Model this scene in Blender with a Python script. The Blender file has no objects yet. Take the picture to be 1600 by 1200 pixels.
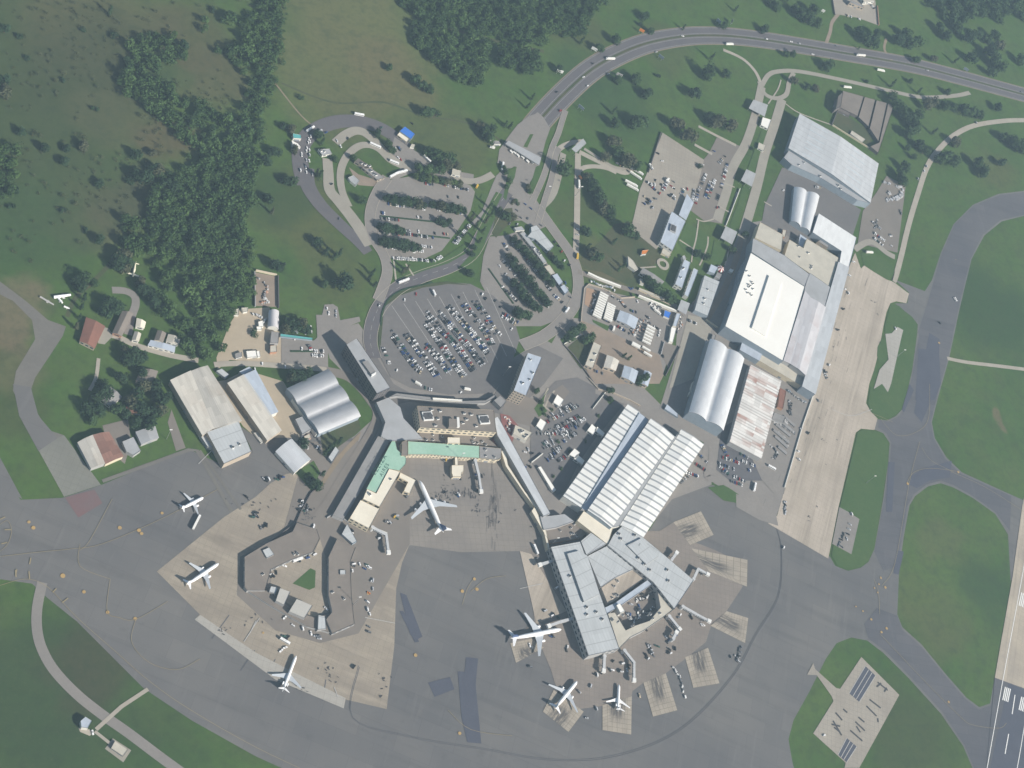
SUN_EL, SUN_E, SKY, HAZE, EXPO = 34.0, 4.9, 0.058, 0.000075, 0.64
import bpy, bmesh, math, random
from mathutils import Vector, Matrix
random.seed(11)
S = bpy.context.scene
COL = S.collection
# ---------------------------------------------------------------- camera geometry (solved from right angles in the place)
F, NAD, HC = 2400.0, (-447.0, 2136.0), 1461.0
dn = Vector((NAD[0]-800, NAD[1]-600, F)).normalized()
e1 = Vector((0, 1, 0)).cross(dn).normalized()
e2 = dn.cross(e1)

def W(p, z=0.0):
    """point of the place at height z seen at a photo position"""
    r = Vector((p[0]-800, p[1]-600, F))
    t = (HC-z)/r.dot(dn)
    return Vector((r.dot(e1)*t, -r.dot(e2)*t, z))

CROP = {'f': (0, 0, 1), 'c1': (830, 790, 5.333), 'c2': (560, 590, 5.333), 'c3': (880, 420, 6.667), 'c4': (720, 150, 6.667),
        'c5': (360, 780, 5.333), 'c6': (440, 160, 5.333), 'c7': (700, 310, 6.667), 'd1': (840, 590, 5.333),
        'd2': (1120, 330, 6.667), 'd3': (1120, 500, 6.667), 'd4': (1000, 200, 6.667), 'd5': (240, 540, 4.444),
        'd6': (340, 390, 5.333), 'd7': (580, 440, 6.667), 'g1': (180, 380, 6.0), 'g2': (1260, 1010, 6.317)}
for _i in range(4):
    for _j in range(4):
        CROP['t%d%d' % (_i, _j)] = (_i*400, _j*300, 4)

def P(c, s):
    ox, oy, k = CROP[c]
    out = []
    for w in s.split():
        x, y = w.split(',')
        out.append((ox+float(x)/k, oy+float(y)/k))
    return out

def smooth_line(pts, n=6, closed=False):
    out = []
    m = len(pts)
    rng = range(m) if closed else range(m-1)
    for i in rng:
        if closed:
            p0, p1, p2, p3 = pts[i-1], pts[i], pts[(i+1) % m], pts[(i+2) % m]
        else:
            p0, p1, p2, p3 = pts[max(i-1, 0)], pts[i], pts[i+1], pts[min(i+2, m-1)]
        for k in range(n):
            t = k/n
            out.append(tuple(0.5*((2*b)+(-a+c)*t+(2*a-5*b+4*c-d)*t*t+(-a+3*b-3*c+d)*t**3)
                             for a, b, c, d in zip(p0, p1, p2, p3)))
    if not closed:
        out.append(tuple(pts[-1]))
    return out

# ---------------------------------------------------------------- materials
MATS = {}
class NT:
    def __init__(s, name, rough=.85, metallic=0.0, spec=.3):
        s.m = bpy.data.materials.new(name)
        s.m.use_nodes = True
        s.t = s.m.node_tree
        s.b = s.t.nodes['Principled BSDF']
        s.b.inputs['Roughness'].default_value = rough
        s.b.inputs['Metallic'].default_value = metallic
        s.b.inputs['Specular IOR Level'].default_value = spec
        MATS[name] = s.m
    def n(s, typ, **kw):
        o = s.t.nodes.new('ShaderNode'+typ)
        for k, v in kw.items():
            if k.startswith('i_'):
                o.inputs[k[2:].replace('_', ' ')].default_value = v
            else:
                setattr(o, k, v)
        return o
    def l(s, a, b):
        s.t.links.new(a, b)
    def pos(s):
        return s.n('NewGeometry').outputs['Position']
    def objc(s):
        return s.n('TexCoord').outputs['Object']
    def uv(s):
        return s.n('TexCoord').outputs['UV']
    def mapping(s, vec, scale=(1, 1, 1), rot=0.0):
        mp = s.n('Mapping')
        mp.inputs['Scale'].default_value = scale
        mp.inputs['Rotation'].default_value = (0, 0, rot)
        s.l(vec, mp.inputs['Vector'])
        return mp.outputs[0]
    def noise(s, vec, scale, lo=.35, hi=.65, detail=4, rough=.6):
        k = s.n('TexNoise', i_Scale=scale, i_Detail=detail, i_Roughness=rough)
        s.l(vec, k.inputs['Vector'])
        return s.rng(k.outputs['Fac'], lo, hi)
    def rng(s, f, lo, hi, a=0.0, b=1.0, smooth=False):
        r = s.n('MapRange')
        if smooth:
            r.interpolation_type = 'SMOOTHSTEP'
        r.inputs['From Min'].default_value = lo
        r.inputs['From Max'].default_value = hi
        r.inputs['To Min'].default_value = a
        r.inputs['To Max'].default_value = b
        s.l(f, r.inputs['Value'])
        return r.outputs[0]
    def math(s, op, a, b=None):
        m = s.n('Math', operation=op)
        for i, v in enumerate((a, b)):
            if v is None:
                continue
            if isinstance(v, (int, float)):
                m.inputs[i].default_value = v
            else:
                s.l(v, m.inputs[i])
        return m.outputs[0]
    def mix(s, f, a, b, amt=None):
        m = s.n('Mix', data_type='RGBA')
        if amt is not None:
            f = s.math('MULTIPLY', f, amt)
        if isinstance(f, (int, float)):
            m.inputs[0].default_value = f
        else:
            s.l(f, m.inputs[0])
        for i, v in ((6, a), (7, b)):
            if isinstance(v, tuple):
                m.inputs[i].default_value = (*v[:3], 1)
            else:
                s.l(v, m.inputs[i])
        return m.outputs[2]
    def out(s, c):
        if isinstance(c, tuple):
            s.b.inputs['Base Color'].default_value = (*c[:3], 1)
        else:
            s.l(c, s.b.inputs['Base Color'])
        return s.m

def plain(name, c, rough=.7, metallic=0.0, spec=.3):
    return NT(name, rough, metallic, spec).out(c)

def dirty(name, c, c2, scale=.15, amt=.8, rough=.85, lo=.35, hi=.7, fine=.06):
    """a surface with weathered patches and fine grain, in place coordinates"""
    t = NT(name, rough)
    p = t.pos()
    a = t.mix(t.noise(p, scale, lo, hi, 5), c, c2, amt)
    dk = tuple(x*(1-fine*3) for x in c)
    a = t.mix(t.noise(p, scale*9, .3, .75, 3), a, dk, .45)
    return t.out(a)

def ribbed(name, c, rib=1.0, seam=6.0, var=.12, rough=.45, rust=None, rust_amt=0.0, metallic=0.0, dirt=.25, joint=0.0, ribk=.35, rust_u=5):
    """sheet metal roof: ribs along v, sheets of slightly different tone, optional rust"""
    t = NT(name, rough, metallic, .4)
    uv = t.uv()
    sx = t.n('SeparateXYZ'); t.l(uv, sx.inputs[0])
    u, v = sx.outputs[0], sx.outputs[1]
    cell = t.n('CombineXYZ')
    t.l(t.math('FLOOR', t.math('DIVIDE', u, rib*3)), cell.inputs[0])
    t.l(t.math('FLOOR', t.math('DIVIDE', v, seam)), cell.inputs[1])
    wn = t.n('TexWhiteNoise', noise_dimensions='3D'); t.l(cell.outputs[0], wn.inputs['Vector'])
    lo = tuple(x*(1-var) for x in c); hi = tuple(min(1, x*(1+var)) for x in c)
    col = t.mix(wn.outputs['Value'], lo, hi)
    fr = t.math('FRACT', t.math('DIVIDE', u, rib))
    rb = t.rng(t.math('ABSOLUTE', t.math('SUBTRACT', fr, .5)), .3, .5)
    col = t.mix(rb, col, tuple(x*(.75 if ribk < .5 else .42) for x in c), ribk)
    if joint:
        fj = t.math('FRACT', t.math('DIVIDE', v, joint))
        jj = t.rng(t.math('ABSOLUTE', t.math('SUBTRACT', fj, .5)), .46, .49)
        col = t.mix(jj, col, tuple(x*.5 for x in c), .7)
    ds = t.noise(t.mapping(uv, (.16, .03, 1)), 1.0, .42, .75, 5)
    col = t.mix(ds, col, tuple(x*.6 for x in c), dirt)
    if rust:
        wn2 = t.n('TexWhiteNoise', noise_dimensions='3D')
        c2 = t.n('CombineXYZ')
        t.l(t.math('FLOOR', t.math('DIVIDE', u, rib*rust_u)), c2.inputs[0])
        t.l(t.math('FLOOR', t.math('DIVIDE', v, seam*1.6)), c2.inputs[1])
        t.l(c2.outputs[0], wn2.inputs['Vector'])
        big = t.noise(t.mapping(uv, (.02, .02, 1)), 1.3, .4, .6, 2)
        f = t.math('MULTIPLY', t.rng(wn2.outputs['Value'], .45, .75), big)
        col = t.mix(f, col, rust, rust_amt)
    b = t.n('Bump', i_Strength=.25, i_Distance=.15)
    t.l(rb, b.inputs['Height']); t.l(b.outputs[0], t.b.inputs['Normal'])
    return t.out(col)

def slabs(name, c, c2, size=7.5, rot=0.0, stain=.5, streak=None, mortar=.12):
    """cast concrete slabs with joints, stains and long rubber streaks"""
    t = NT(name, .9)
    p = t.pos()
    q = t.mapping(p, (1, 1, 1), rot)
    br = t.n('TexBrick', offset=0.0)
    br.inputs['Scale'].default_value = 1
    br.inputs['Brick Width'].default_value = size
    br.inputs['Row Height'].default_value = size
    br.inputs['Mortar Size'].default_value = mortar
    br.inputs['Color1'].default_value = (*c, 1)
    br.inputs['Color2'].default_value = (*[x*.9+y*.1 for x, y in zip(c, c2)], 1)
    br.inputs['Mortar'].default_value = (*[x*.62 for x in c], 1)
    t.l(q, br.inputs['Vector'])
    col = t.mix(t.noise(p, .018, .38, .68, 5), br.outputs['Color'], c2, stain)
    col = t.mix(t.noise(p, .25, .4, .8, 4), col, tuple(x*.7 for x in c), .35)
    if streak:
        s_ = t.noise(t.mapping(q, (streak[0], streak[1], 1)), 1, .5, .72, 4)
        col = t.mix(s_, col, tuple(x*.62 for x in c2), .6)
        s2 = t.noise(t.mapping(q, (streak[0]*1.7, streak[1]*2.3, 1)), 1.3, .55, .75, 4)
        col = t.mix(s2, col, tuple(min(1, x*1.25) for x in c), .5)
    return t.out(col)

# ---------------------------------------------------------------- mesh building
class MB:
    def __init__(s):
        s.v, s.f, s.mi, s.u, s.sm = [], [], [], [], []
    def add(s, vs, fs, mi=0, uvs=None, sm=False):
        o = len(s.v)
        s.v += [tuple(x) for x in vs]
        for k, f in enumerate(fs):
            s.f.append(tuple(i+o for i in f))
            s.mi.append(mi)
            s.sm.append(sm)
            s.u.append([uvs[i] for i in f] if uvs else None)
        return s
    def box(s, x0, x1, y0, y1, z0, z1, mi=0, bottom=False):
        vs = [(x0, y0, z0), (x1, y0, z0), (x1, y1, z0), (x0, y1, z0), (x0, y0, z1), (x1, y0, z1), (x1, y1, z1), (x0, y1, z1)]
        fs = [(4, 5, 6, 7), (0, 1, 5, 4), (1, 2, 6, 5), (2, 3, 7, 6), (3, 0, 4, 7)]
        if bottom:
            fs.append((3, 2, 1, 0))
        return s.add(vs, fs, mi)
    def obox(s, c, L, Wd, ang, z0, z1, mi=0, taper=1.0):
        ca, sa = math.cos(ang), math.sin(ang)
        pts = []
        for z, k in ((z0, 1.0), (z1, taper)):
            for x, y in ((-1, -1), (1, -1), (1, 1), (-1, 1)):
                a, b = x*L/2*k, y*Wd/2*k
                pts.append((c[0]+a*ca-b*sa, c[1]+a*sa+b*ca, z))
        return s.add(pts, [(4, 5, 6, 7), (0, 1, 5, 4), (1, 2, 6, 5), (2, 3, 7, 6), (3, 0, 4, 7), (3, 2, 1, 0)], mi)
    def prism(s, poly, z0, z1, mi=0, cap=True, capmi=None):
        n = len(poly)
        vs = [(p[0], p[1], z0) for p in poly]+[(p[0], p[1], z1) for p in poly]
        s.add(vs, [(i, (i+1) % n, n+(i+1) % n, n+i) for i in range(n)], mi)
        if cap:
            s.flat(poly, z1, mi if capmi is None else capmi)
        return s
    def flat(s, poly, z, mi=0, uvdir=None):
        a = Vector(poly[0][:2]); b = Vector(poly[1][:2])
        ux = (b-a).normalized() if uvdir is None else uvdir
        uy = Vector((-ux.y, ux.x))
        uv = [((Vector(p[:2])-a).dot(ux), (Vector(p[:2])-a).dot(uy)) for p in poly]
        return s.add([(p[0], p[1], z) for p in poly], [tuple(range(len(poly)))], mi, uv)
    def tube(s, p0, p1, r0, r1=None, n=8, mi=0, caps=True):
        r1 = r0 if r1 is None else r1
        p0, p1 = Vector(p0), Vector(p1)
        ax = (p1-p0).normalized()
        a = ax.orthogonal().normalized(); b = ax.cross(a)
        vs = []
        for p, r in ((p0, r0), (p1, r1)):
            for i in range(n):
                t = 2*math.pi*i/n
                vs.append(p+(a*math.cos(t)+b*math.sin(t))*r)
        s.add(vs, [(i, (i+1) % n, n+(i+1) % n, n+i) for i in range(n)], mi, sm=True)
        if caps:
            s.add(vs, [tuple(range(n))[::-1], tuple(range(n, 2*n))], mi)
        return s
    def build(s, name, mats, parent=None, loc=None):
        me = bpy.data.meshes.new(name)
        me.from_pydata(s.v, [], s.f)
        if not isinstance(mats, (list, tuple)):
            mats = [mats]
        for m in mats:
            me.materials.append(MATS[m] if isinstance(m, str) else m)
        me.polygons.foreach_set('material_index', s.mi)
        me.polygons.foreach_set('use_smooth', s.sm)
        if any(x is not None for x in s.u):
            lay = me.uv_layers.new(name='UVMap')
            flatuv = []
            for f, u in zip(s.f, s.u):
                for k in range(len(f)):
                    flatuv += list(u[k]) if u else [0.0, 0.0]
            lay.data.foreach_set('uv', flatuv)
        me.validate()
        me.update()
        o = bpy.data.objects.new(name, me)
        COL.objects.link(o)
        if parent:
            o.parent = parent
        if loc is not None:
            o.location = loc
        return o

def tag(o, label, cat, group=None, kind=None):
    if label: o['label'] = label
    if cat: o['category'] = cat
    if group: o['group'] = group
    if kind: o['kind'] = kind
    return o

def thing(name, label, cat, loc=(0, 0, 0), rz=0.0, group=None):
    o = bpy.data.objects.new(name, None)
    COL.objects.link(o)
    o.location = loc
    o.rotation_euler = (0, 0, rz)
    o.empty_display_size = 1
    return tag(o, label, cat, group)

def ccw(poly):
    a = sum(poly[i-1][0]*poly[i][1]-poly[i][0]*poly[i-1][1] for i in range(len(poly)))
    return list(poly) if a > 0 else list(poly)[::-1]

LAYER = {}
def lay(z):
    """every sheet of the ground gets a height of its own, 4 mm apart"""
    k = round(z, 3)
    LAYER[k] = LAYER.get(k, -1)+1
    return z+.004*(LAYER[k] % 28)

def surface(name, pts, z, mat, sm=0, closed=True, label=None, kind='structure', uvq=False):
    """a sheet of the ground"""
    z = lay(z)
    if sm:
        pts = smooth_line(pts, sm, True)
    poly = ccw([W(p)[:2] for p in pts])
    o = MB()
    if uvq:
        w = [W(p) for p in pts]
        o.add([(p.x, p.y, z) for p in w], [(0, 1, 2, 3)] if ccw([p[:2] for p in w]) == [p[:2] for p in w] else [(3, 2, 1, 0)],
              0, [(0, 0), (1, 0), (1, 1), (0, 1)])
    else:
        o.flat(poly, z, 0)
    ob = o.build(name, mat)
    ob['kind'] = kind
    if label: ob['label'] = label
    return ob

def ribbon_poly(line, w0, w1=None):
    w1 = w0 if w1 is None else w1
    L, R = [], []
    n = len(line)
    for i, p in enumerate(line):
        a = line[max(i-1, 0)]; b = line[min(i+1, n-1)]
        t = Vector((b[0]-a[0], b[1]-a[1])).normalized()
        nn = Vector((-t.y, t.x))
        w = (w0+(w1-w0)*i/max(1, n-1))/2
        L.append((p[0]+nn.x*w, p[1]+nn.y*w)); R.append((p[0]-nn.x*w, p[1]-nn.y*w))
    return L, R

def wline(pts, sm=5):
    return [W(p)[:2] for p in (smooth_line(pts, sm) if sm and len(pts) > 2 else pts)]

def strip(mb, line, w, z, mi=0, w1=None, off=0.0):
    if off:
        L, R = ribbon_poly(line, 2*abs(off)); line = L if off > 0 else R
    L, R = ribbon_poly(line, w, w1)
    n = len(line)
    s = [0.0]
    for i in range(1, n):
        s.append(s[-1]+math.dist(line[i], line[i-1]))
    vs = [(p[0], p[1], z) for p in L]+[(p[0], p[1], z) for p in R]
    uv = [(0, a) for a in s]+[(w, a) for a in s]
    mb.add(vs, [(i, n+i, n+i+1, i+1) for i in range(n-1)], mi, uv)

def road(name, pts, w, z, mat, w1=None, sm=5, kerb=None, edge=None, centre=None, label=None):
    """a road or path as a ribbon with optional raised kerbs and painted lines (one sheet each)"""
    line = wline(pts, sm)
    z = lay(z)
    mb = MB(); strip(mb, line, w, z, 0, w1)
    mats = [mat]
    if edge:
        mats.append(edge)
        for o in (w/2-.5, -(w/2-.5)):
            strip(mb, line, .35, z+.012, 1, None, o)
    if kerb:
        mats.append(kerb); k = len(mats)-1
        for o in (w/2+.25, -(w/2+.25)):
            L, R = ribbon_poly(line, 2*abs(o)); l2 = L if o > 0 else R
            A, B = ribbon_poly(l2, .6)
            n = len(l2)
            vs = [(p[0], p[1], z) for p in A]+[(p[0], p[1], z+.14) for p in A]+[(p[0], p[1], z+.14) for p in B]+[(p[0], p[1], z) for p in B]
            fs = []
            for i in range(n-1):
                for q in range(3):
                    fs.append((q*n+i, q*n+i+1, (q+1)*n+i+1, (q+1)*n+i))
            mb.add(vs, fs, k)
    if centre:
        mats.append(centre); k = len(mats)-1
        for i in range(0, len(line)-1, 2):
            strip(mb, line[i:i+2], .3, z+.012, k)
    o = mb.build(name, mats)
    o['kind'] = 'structure'
    if label: o['label'] = label
    return o

# ---------------------------------------------------------------- buildings
def visible_edge(a, b):
    n = Vector((b[1]-a[1], a[0]-b[0]))      # outward for ccw
    m = Vector(((a[0]+b[0])/2, (a[1]+b[1])/2))
    return n.dot(-m) > 0

def openings(root, poly, h, win=True, door=True, rows=None, wname='window', pitch=5.5, zrow=None, cap=14, wmat='glass'):
    """windows and a door on the walls; poly ccw in root space"""
    L = root.location
    edges = []
    for i in range(len(poly)):
        a, b = poly[i], poly[(i+1) % len(poly)]
        ln = math.dist(a, b)
        if ln > 7 and visible_edge((a[0]+L.x, a[1]+L.y), (b[0]+L.x, b[1]+L.y)):
            edges.append((ln, a, b))
    edges.sort(reverse=True)
    rr = rows if rows else max(1, int(h/4.5)) if h < 13 else 2
    for k, (ln, a, b) in enumerate(edges[:3]):
        t = Vector((b[0]-a[0], b[1]-a[1])).normalized(); nn = Vector((t.y, -t.x))
        n = min(cap, max(1, int(ln/pitch)))
        step = ln/n
        def panel(s0, s1, z0, z1, name, mat, out=.12):
            m = MB()
            p = [Vector(a)+t*s0, Vector(a)+t*s1]
            q = [x+nn*out for x in p]
            vs = [(p[0].x, p[0].y, z0), (p[1].x, p[1].y, z0), (q[0].x, q[0].y, z0), (q[1].x, q[1].y, z0),
                  (p[0].x, p[0].y, z1), (p[1].x, p[1].y, z1), (q[0].x, q[0].y, z1), (q[1].x, q[1].y, z1)]
            m.add(vs, [(2, 3, 7, 6), (0, 2, 6, 4), (3, 1, 5, 7), (6, 7, 5, 4), (0, 1, 3, 2)])
            m.build(name, mat, root)
        if win:
            for r in range(rr):
                zc = h*(r+.55)/rr
                for i in range(n):
                    if r == 0 and k == 0 and door and i == n//2:
                        continue
                    panel(step*(i+.22), step*(i+.78), zc-.16*h/rr, zc+.2*h/rr, wname, wmat)
        if door and k == 0:
            i = n//2
            panel(step*(i+.15), step*(i+.85), 0.02, min(h*.55, 3.2), 'door', 'door_grey')

def rooftop(root, px, z, size=(3, 2), h=1.6, ang=0.0, kind='roof_unit', mat='unit_white'):
    c = W(px, z)-root.location
    m = MB()
    m.obox((c.x, c.y), size[0], size[1], ang, z, z+h, 0)
    m.obox((c.x, c.y), size[0]*.8, size[1]*.8, ang, z+h, z+h+.25, 1)
    for q in (-.25, .25):
        x, y = c.x+math.cos(ang)*size[0]*q, c.y+math.sin(ang)*size[0]*q
        r = min(size)*.28
        m.tube((x, y, z+h+.25), (x, y, z+h+.5), r, r, 8, 1)
    return m.build(kind, [mat, 'unit_dark'], root)

BIGS = ("hangar", "hangar_bay", "great_hangar", "vaulted_hangar", "rusty_shed", "striped_hall", "west_hangar", "cream_hangar", "white_shed", "annex", "vaulted_store", "small_vault", "workshop", "shed_bay", "ruin_block", "hall_gallery", "front_block", "long_shed", "old_shed", "store", "connector")
def bld(name, label, cat, roof, h, wm, rm, rt='flat', rise=3.0, bays=1, group=None, win=True, door=True, over=.5, units=0,
        skylights=0, wrows=None, z0=0.0, base=None, par=.5, pitch=5.5):
    """a building from its roof outline (photo positions at eaves height h).
    quads: A,B,C,D with A>B across the bays and A>D along the ridge"""
    pw = [W(p, h) for p in roof]
    c = Vector((sum(p.x for p in pw)/len(pw), sum(p.y for p in pw)/len(pw), 0))
    root = thing(name, label, cat, c, 0, group)
    q = [(p.x-c.x, p.y-c.y) for p in pw]
    poly = ccw(q)
    if rt == 'flat':
        bm = bmesh.new()
        f = bm.faces.new([bm.verts.new((x, y, h)) for x, y in poly])
        try:
            bmesh.ops.inset_region(bm, faces=[f], thickness=.45, use_even_offset=True)
        except Exception:
            pass
        bm.verts.ensure_lookup_table()
        inner = [v.co.copy() for v in f.verts]
        wl = MB()
        n = len(poly)
        wl.add([(x, y, z0) for x, y in poly]+[(x, y, h) for x, y in poly], [(i, (i+1) % n, n+(i+1) % n, n+i) for i in range(n)])
        for g in bm.faces:
            if g is not f:
                wl.add([v.co for v in g.verts], [tuple(range(len(g.verts)))])
        m = len(inner)
        wl.add([(v.x, v.y, h) for v in inner]+[(v.x, v.y, h-par) for v in inner], [(i, (i+1) % m, m+(i+1) % m, m+i) for i in range(m)])
        bm.free()
        wl.build('wall', wm, root)
        MB().flat([(v.x, v.y) for v in inner], h-par, 0, (Vector(q[1])-Vector(q[0])).normalized()).build('roof', rm, root)
        top = h-par
    else:
        A, B, C, D = [Vector(x) for x in q]
        prof = []
        if rt == 'gable':
            for b in range(bays):
                prof += [(b/bays, 0.0), ((b+.5)/bays, rise)]
            prof.append((1.0, 0.0))
        elif rt == 'shed':
            prof = [(0.0, 0.0), (1.0, rise)]
        elif rt == 'barrel':
            k = 8
            for b in range(bays):
                for i in range(k):
                    t = i/k
                    prof.append(((b+t)/bays, rise*math.sin(math.pi*t)**.75))
            prof.append((1.0, 0.0))
        elif rt == 'saw':
            for b in range(bays):
                prof += [(b/bays, 0.0), ((b+.82)/bays, rise)]
            prof.append((1.0, 0.0))
        n = len(prof)
        lu, lv = (B-A).length, (D-A).length
        ev = (D-A).normalized()*over
        eu = (B-A).normalized()*over
        rf = MB()
        s = 0.0
        vs, uv = [], []
        for i, (u, z) in enumerate(prof):
            if i:
                s += math.hypot((u-prof[i-1][0])*lu, z-prof[i-1][1])
            e = (-eu if i == 0 else eu if i == n-1 else Vector((0, 0)))
            dz = -.15 if i in (0, n-1) else 0
            a = A+(B-A)*u-ev+e; d_ = D+(C-D)*u+ev+e
            vs += [(a.x, a.y, h+z+.12+dz), (d_.x, d_.y, h+z+.12+dz)]
            uv += [(s, 0), (s, lv)]
        fs = [(2*i, 2*i+1, 2*i+3, 2*i+2) for i in range(n-1)]
        cr = (B-A).x*(D-A).y-(B-A).y*(D-A).x
        if cr > 0:
            fs = [f[::-1] for f in fs]
        rf.add(vs, fs, 0, uv, sm=(rt == 'barrel'))
        # eaves thickness
        rf.add([(x, y, z-.35) for x, y, z in vs], [f[::-1] for f in fs], 0, uv)
        o = len(vs)
        for i in range(n-1):
            for k in (0, 1):
                a_, b_ = vs[2*i+k], vs[2*i+2+k]
                rf.add([a_, b_, (b_[0], b_[1], b_[2]-.35), (a_[0], a_[1], a_[2]-.35)], [(0, 1, 2, 3)])
        for i in (0, n-1):
            a_, b_ = vs[2*i], vs[2*i+1]
            rf.add([a_, b_, (b_[0], b_[1], b_[2]-.35), (a_[0], a_[1], a_[2]-.35)], [(0, 1, 2, 3)])
        wl = MB()
        for X, Y in ((A, D), (B, C)):
            hh = h+(prof[0][1] if X is A else prof[-1][1])-.1
            wl.add([(X.x, X.y, z0), (Y.x, Y.y, z0), (Y.x, Y.y, hh), (X.x, X.y, hh)], [(0, 1, 2, 3)])
        for X, Y in ((A, B), (D, C)):
            top_ = [X+(Y-X)*u for u, z in prof]
            wl.add([(X.x, X.y, z0), (Y.x, Y.y, z0)]+[(p.x, p.y, h+z-.1) for p, (u, z) in zip(reversed(top_), reversed(prof))],
                   [tuple(range(2+n))])
        wl.build('wall', wm, root)
        rf.build('roof', rm, root)
        top = h+rise
        if skylights:
            for b in range(bays):
                for i in range(skylights):
                    for sd in ((.25,) if rt != 'gable' else (.25, .75)):
                        u = (b+sd)/bays
                        v = (i+.5)/skylights
                        if rt == 'gable':
                            z = h+rise*.5
                            dz = rise*.5*2*.06
                        else:
                            z = h+rise*math.sin(math.pi*.25)**.75; dz = 0
                        Aq = A+(B-A)*u; Dq = D+(C-D)*u
                        cc = Aq+(Dq-Aq)*v
                        t = (B-A).normalized()*(lu/bays*.1); w = (D-A).normalized()*.9
                        m = MB()
                        sl = rise*.2*(1 if sd < .5 else -1) if rt == 'gable' else rise*.12
                        pts = [(cc-t-w, -sl), (cc+t-w, sl), (cc+t+w, sl), (cc-t+w, -sl)]
                        m.add([(p.x, p.y, z+.3+k_) for p, k_ in pts]+[(p.x, p.y, z+k_) for p, k_ in pts],
                              [(0, 1, 2, 3), (0, 4, 5, 1), (1, 5, 6, 2), (2, 6, 7, 3), (3, 7, 4, 0)])
                        m.build('skylight', 'skylight', root)
    if name in BIGS:
        win = False
    if win or door:
        openings(root, poly, h, win, door, wrows, pitch=pitch)
    if units:
        rnd = random.Random(len(label)*7+int(c.x))
        for i in range(units):
            if len(roof) == 4:
                u, v = rnd.uniform(.15, .85), rnd.uniform(.15, .85)
                p = [roof[0][k]*(1-u)*(1-v)+roof[1][k]*u*(1-v)+roof[2][k]*u*v+roof[3][k]*(1-u)*v for k in (0, 1)]
            else:
                j = rnd.randrange(len(roof)); g = [sum(r_[k] for r_ in roof)/len(roof) for k in (0, 1)]
                w_ = rnd.uniform(.3, .7)
                p = [roof[j][k]*w_+g[k]*(1-w_) for k in (0, 1)]
            rooftop(root, p, top, (rnd.uniform(2, 4), rnd.uniform(1.5, 2.5)), rnd.uniform(1, 2), rnd.choice([.3, .5, 1.9]))
    root['hh'] = h
    del root['hh']
    return root

def canopy(name, label, cat, roof, h, rm, group=None, th=.7, post=True):
    """open roof on posts"""
    pw = [W(p, h) for p in roof]
    c = Vector((sum(p.x for p in pw)/len(pw), sum(p.y for p in pw)/len(pw), 0))
    root = thing(name, label, cat, c, 0, group)
    q = ccw([(p.x-c.x, p.y-c.y) for p in pw])
    m = MB(); m.prism(q, h-th, h, 0, False); m.flat(q, h, 0); m.flat(q[::-1], h-th, 0)
    m.build('roof', rm, root)
    n = len(q)
    for i in range(n):
        a, b = Vector(q[i]), Vector(q[(i+1) % n])
        k = max(1, int((b-a).length/9))
        for j in range(k):
            p = (a+(b-a)*j/k)*.93
            MB().tube((p.x, p.y, 0), (p.x, p.y, h-th), .25, .25, 6).build('post', 'steel', root)
    return root
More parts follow.
